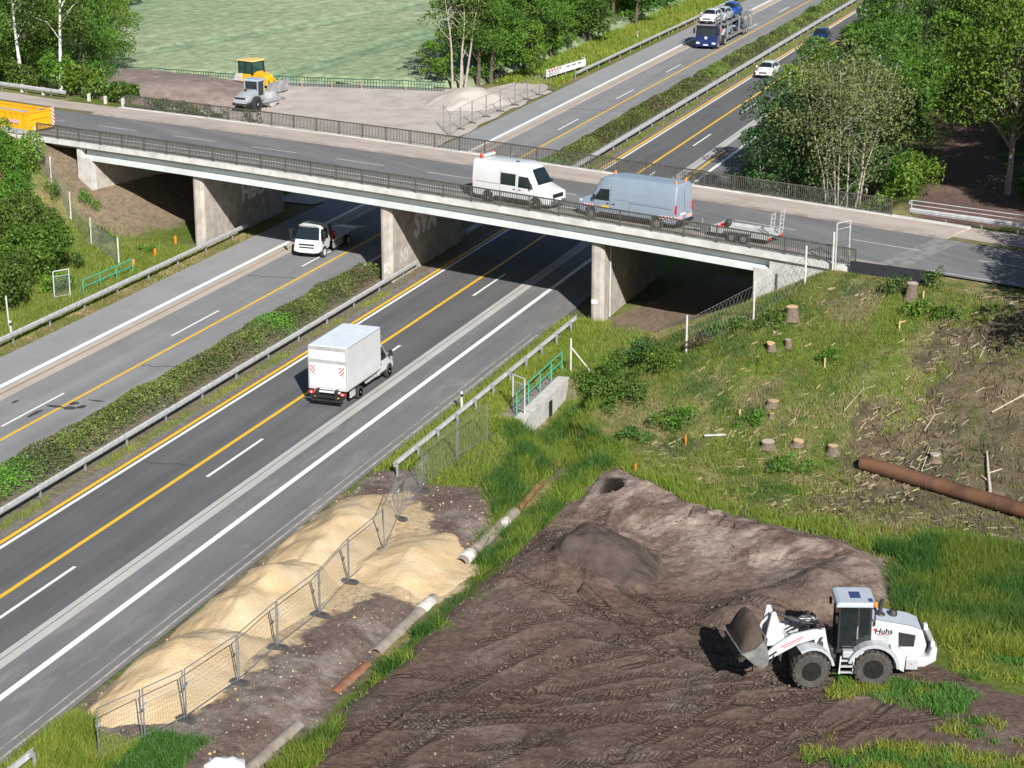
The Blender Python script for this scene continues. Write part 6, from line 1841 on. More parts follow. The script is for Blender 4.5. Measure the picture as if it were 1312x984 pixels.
for i, (lb, x, y, r, h, c) in enumerate((
        ('tall thick stump with orange cut face below the bridge end', -21.95, 105.4, .46, .95, M_CUT), ('small dark stump with orange cut, left of a pair on the slope', -22.5, 103.2, .33, .55, M_CUT),
        ('small grey stump with pale cut, right of a pair on the slope', -21.65, 103.4, .26, .55, M_CUTG), ('flat pinkish stump above a smaller one in mid slope', -21.4, 98.7, .42, .40, M_CUT),
        ('tiny stump just below the flat pinkish one', -21.2, 97.7, .18, .35, M_CUT), ('pale wide stump at lower left of the three in a row', -20.8, 95.4, .46, .42, M_CUTG),
        ('pale tan stump in the middle of the three in a row', -19.4, 95.6, .40, .36, M_CUT), ('orange tan stump nearest the end of the rusty pipe', -17.5, 95.0, .40, .55, M_CUT),
        ('grey round stump behind the rusty pipe', -12.5, 94.6, .40, .52, M_CUTG), ('low grey stump half hidden behind the rusty pipe', -12.2, 92.7, .38, .22, M_CUTG),
        ('splintered grey stump among twigs near the road', -16.0, 107.1, .42, 1.1, M_CUTG), ('very small cut stem above the stump pair', -22.65, 104.2, .14, .3, M_CUTG))):
    stump(lb, x, y, r * .72, h * .8, c, i + 1)
MST = mat('pale_stake_wood', (.60, .42, .22), rough=.8, var=.2)
for lb, x, y, m in (('wooden stake beside the splintered stump', -15.3, 106.9, MST), ('wooden stake with a crosspiece in mid slope', -16.05, 104.2, MST), ('wooden stake low on the slope below the stump pair', -19.4, 101.8, MST), ('wooden stake above the white plank', -22.8, 97.6, MST), ('orange tipped stake left of the white plank', -25.0, 95.4, M_ORANGE), ('orange tipped stake on the crest of the soil field', -26.2, 90.6, M_ORANGE)):
    q = MB(); q.prism([(-.03, 0), (.03, 0), (.03, .5), (0, .56), (-.03, .5)], -.03, .03)
    if 'cross' in lb: q.box((.12, 0, .5), (.35, .05, .05), ry=-.4)
    o = q.build('stake', m); o.location = (x, y, hz(x, y)); tag(o, lb, 'stake', 'survey stakes on the slope')
for lb, x, y in (('orange marker tube highest up by the dark bridge opening', -70.2, 125.5), ('orange marker tube in the middle of the three by the left barrier', -69.7, 121.7), ('orange marker tube lowest of the three by the left barrier', -69.6, 118.6)):
    q = MB(); q.lathe([(.001, 0), (.1, 0), (.1, .5), (.085, .56), (.001, .57)], (0, 0, 0), 'z', 12); o = q.build('marker_tube', M_ORANGE, None, auto=40); o.location = (x, y, hz(x, y)); tag(o, lb, 'marker', 'orange marker tubes')
for lb, x, y in (('white delineator post with black band behind the right barrier', -37.6, 96.9), ('white delineator post with black band at the left edge of the picture', -67.9, 101.2), ('white delineator post far up the left verge', -69.0, 236)):
    t = thing('delineator_post', lb, 'delineator', (x, y, hz(x, y)), 0, 'delineator posts')
    MB().prism([(-.06, -.06), (.06, -.06), (.03, .06), (-.03, .06)], 0, 1.0, 'xy').build('post', M_WHITE, t); MB().prism([(-.064, -.064), (.064, -.064), (.034, .064), (-.034, .064)], .7, .86, 'xy').build('black_band', M_BLACK, t)
q = MB(); q.box((0, 0, .12), (1.15, .16, .05), rz=.5); o = q.build('white_plank', M_WHITE); o.location = (-23.7, 96.2, hz(-23.7, 96.2)); tag(o, 'white plank lying in the dry grass at mid slope', 'plank')
for i, (lb, pts, r) in enumerate((('long bleached branch across the torn ground', [(-10.4, 98.0), (-9.2, 98.9), (-8.0, 100.4)], .045), ('forked grey log on the torn ground near the right edge', [(-9.6, 92.2), (-9.9, 93.6), (-10.2, 95.2)], .09), ('thin bent branch above the rusty pipe', [(-13.4, 96.6), (-13.1, 97.8), (-13.4, 98.6)], .03), ('pale twig high on the cleared slope', [(-11.6, 101.8), (-11.4, 103.0), (-11.8, 103.6)], .03), ('bleached twig lying across the slope above the stake', [(-17.6, 98.0), (-17.0, 99.6), (-17.1, 100.2)], .025), ('pale branch at the right edge of the torn ground', [(-8.2, 94.6), (-7.4, 93.8), (-6.8, 92.8)], .06), ('dry branch pointing at the grey stump', [(-13.6, 93.9), (-13.0, 93.6), (-12.9, 95.4)], .035))):
    o0 = Vector((pts[0][0], pts[0][1], hz(*pts[0])))
    q = MB(); q.tube([Vector((p[0], p[1], hz(*p) + .08 + r)) - o0 for p in pts], r, 6, r1=r * .5)
    m_ = Vector((pts[1][0], pts[1][1], hz(*pts[1]) + .1)) - o0; q.tube([m_, m_ + Vector((.5, .35, .15)), m_ + Vector((.8, .8, .12))], r * .6, 5, r1=r * .25); q.tube([m_ * .6, m_ * .6 + Vector((-.4, .3, .2))], r * .5, 5, r1=r * .2)
    o = q.build('branch', mat('bleached_branch_wood', (.42, .36, .29), rough=.9, var=.25, scale=8)); o.location = o0; tag(o, lb, 'branch')

# ---------------------------------------------------------------- foliage
def leaf_mat(name, trans=.25, hue=.06):
    m = bpy.data.materials.new(name); N, L = nt(m); b = N['Principled BSDF']
    b.inputs['Roughness'].default_value = .55; b.inputs['Specular IOR Level'].default_value = .35
    at = N.new('ShaderNodeVertexColor'); at.layer_name = 'Col'
    oi = N.new('ShaderNodeObjectInfo'); r = N.new('ShaderNodeMapRange'); r.inputs['To Min'].default_value = 1 - hue * 2.5; r.inputs['To Max'].default_value = 1 + hue * 2.5; L.new(oi.outputs['Random'], r.inputs['Value'])
    hs = N.new('ShaderNodeHueSaturation'); L.new(at.outputs['Color'], hs.inputs['Color']); L.new(r.outputs[0], hs.inputs['Value'])
    r2 = N.new('ShaderNodeMapRange'); r2.inputs['To Min'].default_value = .5 - hue * .25; r2.inputs['To Max'].default_value = .5 + hue * .2; L.new(oi.outputs['Random'], r2.inputs['Value']); L.new(r2.outputs[0], hs.inputs['Hue'])
    L.new(hs.outputs['Color'], b.inputs['Base Color'])
    t = N.new('ShaderNodeBsdfTranslucent'); L.new(hs.outputs['Color'], t.inputs['Color'])
    mx = N.new('ShaderNodeMixShader'); mx.inputs['Fac'].default_value = trans; L.new(b.outputs[0], mx.inputs[1]); L.new(t.outputs[0], mx.inputs[2])
    L.new(mx.outputs[0], N['Material Output'].inputs['Surface'])
    return m


M_LEAF = leaf_mat('broad_leaves'); M_GRASS = leaf_mat('grass_blades', .3, 0.0)


def leaves(P, size, nrm=None, rng=RNG, flat=.4, asp=.55):
    """one pointed leaf card per point: returns verts, quad faces"""
    n = len(P); d = rng.normal(size=(n, 3)); d /= np.linalg.norm(d, axis=1)[:, None] + 1e-9
    if nrm is not None: d = d * (1 - flat) + nrm * flat; d /= np.linalg.norm(d, axis=1)[:, None] + 1e-9
    a = rng.normal(size=(n, 3)); a -= d * (a * d).sum(1)[:, None]; a /= np.linalg.norm(a, axis=1)[:, None] + 1e-9
    b = np.cross(d, a); s = (size * (.6 + .8 * rng.random(n)))[:, None]
    V = np.stack([P - a * s * .5, P + b * s * .5 * asp, P + a * s * .5 + d * s * .12, P - b * s * .5 * asp], 1).reshape(-1, 3)
    F = np.arange(4 * n).reshape(n, 4); return V, F


def clump_points(C, Rr, n, rng, up=.35):
    """points in the outer shell of ellipsoid clumps; C (k,3), Rr (k,3)"""
    k = len(C); w = (Rr[:, 0] * Rr[:, 1] + Rr[:, 0] * Rr[:, 2]); idx = rng.choice(k, n, p=w / w.sum())
    d = rng.normal(size=(n, 3)); d[:, 2] += up; d /= np.linalg.norm(d, axis=1)[:, None]
    r = .55 + .5 * rng.random(n) ** .6
    return C[idx] + d * Rr[idx] * r[:, None], d, idx


def tree(name, label, cat, seed, H, cr, base, n_leaf, lsize, cols, bark, loc=(0, 0, 0), stems=1, k=34, spread=1.0, group=None, tr=None, hang=0.0, limbs_n=None, white=False):
    rng = np.random.default_rng(seed); rnd = random.Random(seed)
    t = thing(name, label, cat, loc, 0, group)
    # clumps fill an egg-shaped crown
    C = []; 
    while len(C) < k:
        p = rng.uniform(-1, 1, 3)
        q = p.copy(); q[2] = (p[2] + .15) / (1.15 if p[2] > 0 else .9)
        if np.linalg.norm(p) < 1 and (np.linalg.norm(p[:2]) > .25 or p[2] > .3):
            z = base + (H - base) * (p[2] * .5 + .5); sq = 1 - .45 * max(0, p[2])
            C.append((p[0] * cr * sq * spread, p[1] * cr * sq * spread, z))
    C = np.array(C); S = (cr * rng.uniform(.20, .40, k))[:, None] * np.stack([rng.uniform(.9, 1.25, k), rng.uniform(.9, 1.25, k), rng.uniform(.6, .9, k)], 1)
    tr = tr or H * .018
    mb = MB(); foot_ = []
    for s in range(stems):
        an = 2 * PI * s / max(1, stems) + rnd.random(); off = (.35 * stems ** .5 * math.cos(an), .35 * stems ** .5 * math.sin(an)) if stems > 1 else (0, 0)
        ln = (rnd.uniform(-.08, .08) * H + off[0] * 2.2, rnd.uniform(-.08, .08) * H + off[1] * 2.2)
        pts = [Vector((off[0] + ln[0] * u ** 1.4 + rnd.uniform(-.12, .12), off[1] + ln[1] * u ** 1.4 + rnd.uniform(-.12, .12), H * .9 * u - .25)) for u in (0, .2, .4, .6, .8, 1)]
        mb.tube(pts, [tr * 1.25 / stems ** .35, tr / stems ** .35, tr * .8 / stems ** .35, tr * .55 / stems ** .35, tr * .3 / stems ** .35, .02], 7)
        foot_.append(pts)
    for i in range(min(k, limbs_n or k)):
        pts = foot_[i % stems]; c = Vector(C[i]); u = max(.15, min(.9, (c.z - cr * .45) / (H * .9))); f = u * 5; j = min(4, int(f)); a = pts[j].lerp(pts[j + 1], f - j)
        m = a.lerp(c, .5) + Vector((rnd.uniform(-.2, .2), rnd.uniform(-.2, .2), .15 * (c - a).length)); r0 = tr * .32 * (1 - u * .5) / stems ** .2
        mb.tube([a, m, c], [r0, r0 * .6, .012], 5)
    mb.build('trunk', bark, t, auto=60)
    P, d, idx = clump_points(C, S, n_leaf, rng)
    if hang: P[:, 2] -= hang * rng.random(n_leaf) ** 2
    V, F = leaves(P, np.full(n_leaf, lsize), d, rng)
    cols = np.array(cols); cl = rng.random(k); tcol = np.clip(cl[idx] * .7 + .3 * rng.random(n_leaf), 0, .999) * (len(cols) - 1); i0 = tcol.astype(int); fr_ = (tcol - i0)[:, None]
    fc = cols[i0] * (1 - fr_) + cols[np.minimum(i0 + 1, len(cols) - 1)] * fr_; fc = fc * (.75 + .5 * rng.random(n_leaf))[:, None]
    o = np_mesh('crown', V, F, M_LEAF, fcol=fc); o.parent = t
    return t


def shrub(name, label, cat, x, y, rx, ry, h, n, lsize, cols, seed=0, group=None, z=None, k=12):
    rng = np.random.default_rng(seed + 100); base = hz(x, y) if z is None else z
    C = np.stack([rng.uniform(-.7, .7, k) * rx, rng.uniform(-.7, .7, k) * ry, rng.uniform(.25, .75, k) * h], 1); S = np.stack([rx * rng.uniform(.28, .5, k), ry * rng.uniform(.28, .5, k), h * rng.uniform(.22, .38, k)], 1)
    P, d, idx = clump_points(C, S, n, rng, .5)
    P[:, 2] = np.maximum(P[:, 2], .03)
    V, F = leaves(P, np.full(n, lsize), d, rng); cols = np.array(cols); cl = rng.random(k)
    tc = np.clip(cl[idx] * .6 + .4 * rng.random(n), 0, .999) * (len(cols) - 1); i0 = tc.astype(int); f = (tc - i0)[:, None]; fc = (cols[i0] * (1 - f) + cols[np.minimum(i0 + 1, len(cols) - 1)] * f) * (.75 + .5 * rng.random(n))[:, None]
    # ground follows the slope
    gz = hgt(x + P[:, 0], y + P[:, 1]) - base if z is None else 0
    V = V.reshape(n, 4, 3); V[:, :, 2] += np.reshape(gz, (-1, 1)) if z is None else 0; V = V.reshape(-1, 3)
    o = np_mesh(name, V, F, M_LEAF, fcol=fc); o.location = (x, y, base)
    return tag(o, label, cat, group)


G1 = [(.038, .092, .012), (.074, .162, .018), (.12, .225, .026)]
G2 = [(.032, .076, .015), (.060, .125, .024), (.095, .17, .034)]
G3 = [(.055, .12, .012), (.10, .195, .018), (.155, .26, .03)]
GO = [(.095, .13, .040), (.165, .205, .066), (.235, .265, .10)]
GB = [(.042, .09, .013), (.078, .145, .02), (.12, .185, .03)]
M_BKD = mat('dark_tree_bark', (.10, .08, .06), rough=.95, var=.35, scale=5, bump=.5)
M_BKG = mat('grey_tree_bark', (.33, .29, .24), rough=.9, var=.3, scale=5, bump=.4)
M_BIR = mat('white_birch_bark', (.70, .68, .64), rough=.8, var=.12, scale=2, dirt=(.06, .055, .05), dirt_amt=.55)
PATH = [(-15.5, 128), (-18, 145), (-20.5, 162), (-22.5, 180), (-24, 205)]

# prototypes stand in the wood themselves; all others are copies
LW = 'dark green broadleaf tree in the dense wood right of the motorway'
LW2 = 'bright green broadleaf tree in the dense wood right of the motorway'
GW = 'trees of the dense wood right of the motorway'
protoD = [tree('broadleaf_tree', LW, 'tree', 21, 14.5, 4.3, 3.0, 12000, .26, G1, M_BKD, stems=1, k=44, group=GW), tree('broadleaf_tree', LW, 'tree', 22, 13.0, 4.0, 2.5, 11000, .26, G2, M_BKD, k=42, group=GW)]
protoL = [tree('broadleaf_tree', LW2, 'tree', 23, 14.0, 4.4, 2.8, 12000, .28, G3, M_BKD, k=42, group=GW)]
used_ = set()


def put(proto, x, y, s=1.0, label=None, group=None, rz=None, z=None):
    rz = random.uniform(0, 6.28) if rz is None else rz; zz = hz(x, y) if z is None else z
    sc_ = (s * random.uniform(.92, 1.08), s * random.uniform(.92, 1.08), s)
    if proto.name not in used_:
        used_.add(proto.name); proto.location = (x, y, zz); proto.rotation_euler = (0, 0, rz); proto.scale = sc_
        if label: proto['label'] = label
        if group: proto['group'] = group
        return proto
    return dup(proto, (x, y, zz), rz, label, group, sc_)


rt = random.Random(5)
yy = 150.0
while yy < 318:
    xx = -30.6 + rt.uniform(-.8, .8)
    while xx < -2 + (yy - 150) * -.10:
        x = xx + rt.uniform(-1.6, 1.6); y = yy + rt.uniform(-2, 2)
        dp = float(pdist(np.array([x]), np.array([y]), PATH)[0])
        near_birch = math.hypot(x + 28, (y - 146) * .6) < 7
        if not (dp < 4.4 and y < 196) and not near_birch and not (y < 172 and -27 < x < -12):
            lt = rt.random() < (.55 if x > -18 else .25)
            put(protoL[0] if lt else rt.choice(protoD), x, y, rt.uniform(.8, 1.05) * (.85 if x < -27.5 else 1.0), LW2 if lt else LW, GW)
        xx += rt.uniform(5.0, 6.6)
    yy += 6.0
# trees in front, one by one
gt_ = tree('broadleaf_tree', 'dark blue green tree leaning over the carriageway behind the bridge', 'tree', 33, 11.5, 4.2, 1.0, 6500, .28, [(.034, .078, .024), (.06, .125, .034), (.10, .165, .052)], M_BKG, stems=3, k=40)
birchO = tree('multi_stem_tree', 'pale-stemmed sparse olive tree clump right behind the bridge railing', 'tree', 31, 13.5, 4.6, 4.2, 10000, .19, GO, M_BKG, tr=.14, stems=7, k=46, loc=(-25.2, 137.5, 1.5), limbs_n=46)
put(birchO, -25.4, 136.5, .98)
put(gt_, -28.2, 141.5, .95, 'blue green tree left of the olive clump behind the railing')
put(gt_, -26.6, 148.5, 1.1, 'blue green tree in the second row behind the olive clump')
put(gt_, -31.8, 147.5, .9, 'dark blue green tree leaning over the carriageway behind the bridge'); put(gt_, -30.6, 158, .9, 'dark blue green tree beside the carriageway, farther along from the leaning one')
put(gt_, -30.8, 140.0, .72, 'low blue green tree at the foot of the bridge beside the carriageway')
big = tree('broadleaf_tree', 'large light green tree with a bare pale trunk at the right end of the path', 'tree', 35, 13.5, 5.2, 4.6, 15000, .26, G3, M_BKG, k=54, tr=.21)
put(big, -15.2, 142.2, 1.0, rz=0)
put(big, -9.6, 146, 1.05, 'large light green tree at the right edge behind the bare trunk')
put(big, -11.5, 158, 1.0, 'light green tree right of the path, second from the road')
for (x, y, s, lb) in ((-26.5, 158, .9, 'dark tree left of the path behind the olive clump'), (-27.5, 167, 1.0, 'dark tree left of the path, deeper in the wood'), (-13.5, 170, .95, 'dark tree right of the path, deeper in the wood'), (-21.5, 197, .95, 'tree closing the far end of the path')):
    put(protoD[0], x, y, s, lb, GW)
for i, (x, y, r_, h_, lb) in enumerate(((-21.6, 133.5, 1.6, 2.4, 'bright green bush right of the olive clump, next to the railing end'), (-20.6, 138.0, 1.8, 3.0, 'green bush at the left side of the path'), (-22.6, 143.0, 1.8, 2.8, 'green bush farther along the left side of the path'), (-24.0, 132.0, 1.5, 2.0, 'bush in front of the olive stems behind the railing'), (-13.0, 139.0, 1.3, 1.6, 'bush at the foot of the bare pale trunk'), (-13.2, 147, 1.6, 2.4, 'green bush right of the path behind the bare trunk'))): shrub('bush', lb, 'bush', x, y, r_, r_, h_, 1500, .22, G3 if i in (0, 1) else G1, 130 + i, 'bushes along the path')
# trees outside the picture at right whose shade falls into it
for (x, y, s) in ((-2.2, 98.6, 1.0), (-3.3, 102.0, .82), (-3.4, 106.0, .8), (.8, 101.5, 1.0), (-2.8, 110.0, .85), (1.5, 94, 1.0), (-8.0, 131.0, .95), (-8.6, 138.0, 1.0), (-5, 126, .9)):
    put(protoD[1], x, y, s, 'tree beyond the right edge shading the slope and the road', 'shade trees at the right edge')

# left of the motorway beyond the gravel lot
GL = 'trees between grain field and motorway'
for (x, y, s, lb) in ((-74.6, 197.5, .85, None), (-76.0, 203.0, .95, None), (-73.6, 208.5, .9, None), (-77.2, 212, 1.0, None), (-74.0, 219, .95, None), (-77.5, 224, 1.0, None), (-74.2, 231, .95, None), (-77.5, 237, 1.0, None), (-74.4, 244, .95, None), (-77.5, 251, 1.05, None), (-74.5, 258, 1.0, None), (-77.8, 266, 1.05, None), (-74.6, 273, 1.0, None), (-77, 283, 1.05, None), (-74.5, 293, 1.0, None), (-77, 305, 1.0, None)):
    put(rt.choice(protoD), x, y, s * .95, 'dark green tree in the belt between grain field and motorway', GL)
belt = tree('broadleaf_tree', 'dense dark tree filling the belt between grain field and motorway', 'tree', 39, 10.0, 3.4, .8, 9000, .27, G1, M_BKD, k=42)
for i in range(20): put(belt, -73.2 - (i % 3) * 2.3 + rt.uniform(-.6, .6), 199 + i * 5.4, rt.uniform(.85, 1.1), 'dense dark tree filling the belt between grain field and motorway', GL)
ash = tree('multi_stem_tree', 'tree with pale bare stems at the corner of grain field and gravel lot', 'tree', 37, 12.5, 4.0, 4.2, 3600, .32, GB, M_BKG, stems=4, k=30)
put(ash, -75.6, 194.8, .95)
lgt = tree('broadleaf_tree', 'light green bushy young tree at the corner of the grain field', 'tree', 38, 6.5, 2.2, .6, 3000, .26, G3, M_BKD, k=22)
put(lgt, -78.2, 195.2, .85)
put(lgt, -70.8, 203, .9, 'small pale green tree behind the white barrier board')

for i in range(13): put(lgt, -73.4 - rt.uniform(0, 3.2), 200 + i * 8.5 + rt.uniform(-2, 2), rt.uniform(.6, .85), 'low undergrowth bush at the foot of the tree belt', 'undergrowth of the tree belt')

# far left: two birches, broadleaf trees and bushes behind the footway
bir = tree('birch_tree', 'white-stemmed birch standing farthest left', 'birch', 41, 16.5, 3.6, 6.0, 5000, .24, GB, M_BIR, k=34, tr=.17, hang=1.6, limbs_n=12)
put(bir, -102.6, 157.5, 1.0, rz=.4)
put(bir, -97.2, 155.0, 1.05, 'white-stemmed birch right of the first one, beside the footway', rz=2.2)
GLL = 'broadleaf trees behind the birches at far left'
for (x, y, s) in ((-106, 163, .95), (-101.5, 166, .95), (-111, 168, 1.0), (-108, 176, .95), (-115, 180, 1.0), (-121, 186, 1.05), (-113, 189.5, .8), (-119, 197, 1.0), (-126, 196, 1.1), (-128, 208, 1.1), (-133, 220, 1.1), (-138, 232, 1.1), (-144, 246, 1.1), (-150, 262, 1.1), (-141, 262, .9), (-156, 278, 1.1), (-136, 268, .8), (-129, 275, .8), (-122, 280, .8), (-114, 284, .8), (-106, 287, .7), (-98, 290, .7), (-146, 275, 1.0)):
    if y > 262: put(rt.choice(protoD), x, y, s, 'dark tree on the far edge of the grain field', 'trees along the far edge of the field')
    else: put(rt.choice(protoD + protoL), x, y, s * .9, 'broadleaf tree in the dense group behind the birches', GLL)
# bushes along the footway at left
for i, (s, n, rx, h, lb) in enumerate(((-50.5, 8.6, 1.7, 2.2, 'leafy bush behind the far left footway barrier'), (-46.4, 9.0, 1.9, 3.2, 'tall leafy bush at the foot of the right birch'), (-43.2, 8.4, 1.9, 2.7, 'bright leafy bush behind the short stone posts'), (-40.8, 8.9, 1.6, 2.0, 'green bush just left of the three stone posts'), (-37.9, 8.3, 1.5, 1.7, 'low bush behind the three stone posts'))):
    p = bpt(s, n); shrub('bush', lb, 'bush', p[0], p[1], rx, rx * .8, h, 1500, .26, G3 if i in (1, 2) else GB, i, 'bushes along the left footway')
for i, (s, n, rx) in enumerate(((-32.5, 7.3, 1.6), (-29.5, 7.2, 1.4), (-26.5, 7.4, 1.3), (-22.8, 7.3, 1.0))):
    p = bpt(s, n); shrub('weed_patch', ('weeds growing up behind the railing, nearest its left end', 'weeds behind the railing, second patch from the left', 'weeds behind the railing, third patch from the left', 'last low weeds behind the railing before the roller')[i], 'weeds', p[0], p[1], rx, .6, 6.85 - hz(p[0], p[1]), int(800 * (6.85 - hz(p[0], p[1])) ** .5), .2, GB, 60 + i, 'weeds behind the far railing')
# bushes on the left slope
for i, (x, y, rx, ry, h, n, c, lb) in enumerate(((-71.4, 107.0, 1.7, 2.6, 3.4, 5200, GB, 'big dark bush in the lower left corner of the slope'), (-73.6, 112.6, 2.5, 3.0, 4.2, 7500, G1, 'tall dense bush halfway up the left slope'), (-77.6, 118.6, 2.6, 2.8, 4.2, 7500, GB, 'dense dark bush on the upper left slope at the picture edge'), (-82.6, 124.2, 2.6, 2.4, 3.2, 6000, G3, 'light leafy bush below the yellow container'), (-70.6, 110.6, .9, 1.3, 1.2, 1400, G3, 'low bright bush beside the left gate frame'), (-81.0, 120.6, 2.4, 2.2, 3.4, 6000, G1, 'dark bush between the light leafy bush and the tall one on the left slope'), (-76.4, 114.6, 2.2, 2.4, 4.6, 6500, GB, 'tallest bush at the left picture edge above the gate frame'), (-77.2, 125.9, .9, .6, .7, 420, G1, 'small green bush on the slope near the bridge'), (-74.7, 123.6, 1.0, .6, .8, 420, G1, 'small round bush beside the wire fence'), (-70.6, 122.0, .9, .5, .6, 350, G1, 'low bush between the orange markers'), (-75.2, 118.4, .7, .6, 1.3, 420, G2, 'dark upright bush on the left slope'), (-72.6, 116.4, .7, .6, 1.2, 420, G2, 'dark bush right above the green railing at left'), (-79.3, 124.3, .7, .5, 1.3, 300, GB, 'thin bush growing in the wire fence'))):
    shrub('bush', lb, 'bush', x, y, rx, ry, h, n, .20 if n > 900 else .15, c, 20 + i, 'bushes on the left slope')
# bushes on the right slope
for i, (x, y, rx, ry, h, n, c, lb) in enumerate(((-32.0, 103.4, 1.6, 1.0, 1.4, 1500, G1, 'dark bush right of the green culvert railing'), (-30.2, 104.4, 1.3, 1.2, 1.6, 1600, G2, 'tall dark bush in front of the bridge opening'), (-28.6, 102.5, 1.5, 1.1, 1.3, 1500, G1, 'broad dark bush at the foot of the first pale fence post'), (-31.3, 100.8, 1.4, 1.0, 1.0, 1300, GB, 'low green bush beside the culvert opening'), (-29.4, 99.6, 1.3, 1.2, .9, 1200, GB, 'low tangled bush above the ditch'), (-27.0, 104.4, .9, .6, .8, 420, [(.09, .08, .03), (.12, .10, .05), (.06, .05, .02)], 'brownish dry bush around the first pale fence post'), (-25.6, 105.6, 1.3, .8, .8, 900, G1, 'green bush between the two pale fence posts'), (-23.0, 104.9, 1.1, .7, .6, 600, GB, 'low green bush left of the tall stump'), (-26.3, 97.2, 1.2, 1.0, .8, 900, G1, 'dark low bush left of the orange stake'), (-27.6, 95.2, 1.0, .9, .7, 700, G2, 'dark low bush above the soil field crest'), (-15.2, 105.6, .9, .7, .8, 700, G3, 'bright green bush left of the splintered stump'), (-16.8, 107.2, .9, .6, 1.2, 520, G2, 'dark conifer-like bush behind the splintered stump'), (-14.9, 107.9, .7, .5, 1.3, 420, GB, 'upright bush right of the splintered stump'), (-19.4, 102.4, .6, .5, .5, 300, G1, 'small dark bush left of the stake in mid slope'), (-19.2, 93.3, 1.1, .8, .7, 700, G1, 'dark bush left of the rusty pipe end'), (-22.3, 97.2, .8, .6, .5, 450, G1, 'low dark bush by the stake above the plank'), (-13.9, 105.3, .9, .6, .6, 450, GB, 'green bush on the slope near the road'))):
    shrub('bush', lb, 'bush', x, y, rx, ry, h, n, .14, c, 50 + i, 'bushes on the right slope')

# ---------------------------------------------------------------- hedges in the central reservation
def hedge(label, y0, y1, dens, lsize, seed, bright=()):
    rng = np.random.default_rng(seed); n = int((y1 - y0) * 2.6 * dens)
    y = rng.uniform(y0, y1, n); u = rng.uniform(-1, 1, n)
    hh = .62 + .55 * fbm(y * 1.0, u * 1.2, 2.2, 3, seed); edge = 1 + .5 * (vnoise(y, u * 0, 1.5, seed + 3) - .5)
    x = -53.65 + u * 1.18 * edge; prof = np.sqrt(np.clip(1 - np.abs(u) ** 3, 0, 1)); z = hh * prof * (1 - .55 * rng.random(n) ** 2) + .05
    P = np.stack([x + 53.65, y - y0, z], 1); up = np.zeros((n, 3)); up[:, 2] = 1
    V, F = leaves(P, np.full(n, lsize), up, rng, .35)
    t = fbm(x, y, 3.0, 3, seed + 9); c = mixc(np.array((.085, .115, .030)), np.array((.145, .20, .042)), sstep(.35, .65, t)); c = mixc(c, np.array((.14, .115, .055)), sstep(.55, .72, fbm(x, y, 1.8, 3, seed + 4)) * .6)
    for (by, br) in bright: c = mixc(c, np.array((.10, .27, .02)), np.exp(-((y - by) / br) ** 2))
    c = c * (.6 + .8 * rng.random(n))[:, None]
    o = np_mesh('hedge', V, F, M_LEAF, fcol=c); o.location = (-53.65, y0, 0); return tag(o, label, 'hedge')


hedge('dense low hedge in the central reservation before the bridge', 50, 121.5, 230, .13, 3, ((78.2, 1.8), (107, 1.2)))
hedge('brownish green hedge in the central reservation just beyond the bridge', 141, 205, 150, .16, 4, ((158, 3),))
hedge('yellow green low hedge in the central reservation far up the motorway', 207, 340, 90, .2, 5, ())
shrub('bush', 'single round bush in the gap of the far hedge', 'bush', -53.6, 262, .9, 1.2, 1.6, 700, .2, GB, 90, z=0)

# ---------------------------------------------------------------- grass
def blades(name, label, x, y, h, w, col, bend=.5, seed=0, per=4):
    rng = np.random.default_rng(seed); n = len(x)
    X = np.repeat(x, per) + rng.normal(0, .09, n * per); Y = np.repeat(y, per) + rng.normal(0, .09, n * per); H = np.repeat(h, per) * rng.uniform(.5, 1.15, n * per); C = np.repeat(col, per, axis=0) * rng.uniform(.7, 1.3, (n * per, 1)); W = w * rng.uniform(.6, 1.3, n * per)
    Z = hgt(X, Y) - .02; a = rng.uniform(0, 2 * PI, n * per); b = np.repeat(rng.uniform(0, 2 * PI, n), per) + rng.normal(0, .9, n * per); L = H * bend * rng.uniform(.2, 1.2, n * per)
    p0 = np.stack([X - np.cos(a) * W / 2, Y - np.sin(a) * W / 2, Z], 1); p1 = np.stack([X + np.cos(a) * W / 2, Y + np.sin(a) * W / 2, Z], 1); p2 = np.stack([X + np.cos(b) * L, Y + np.sin(b) * L, Z + H], 1)
    V = np.stack([p0, p1, p2], 1).reshape(-1, 3); F = np.arange(3 * n * per).reshape(-1, 3)
    o = np_mesh(name, V, F, M_GRASS, fcol=np.clip(C, .005, 1)); return tag(o, label, 'grass', kind='stuff')


def scatter(x0, x1, y0, y1, dens, seed):
    rng = np.random.default_rng(seed); n = int((x1 - x0) * (y1 - y0) * dens); return rng.uniform(x0, x1, n), rng.uniform(y0, y1, n), rng


CG = np.array((.165, .235, .028)); CGD = np.array((.05, .13, .02)); CGY = np.array((.25, .29, .04)); CDR = np.array((.37, .315, .15)); COL_ = np.array((.205, .215, .055))


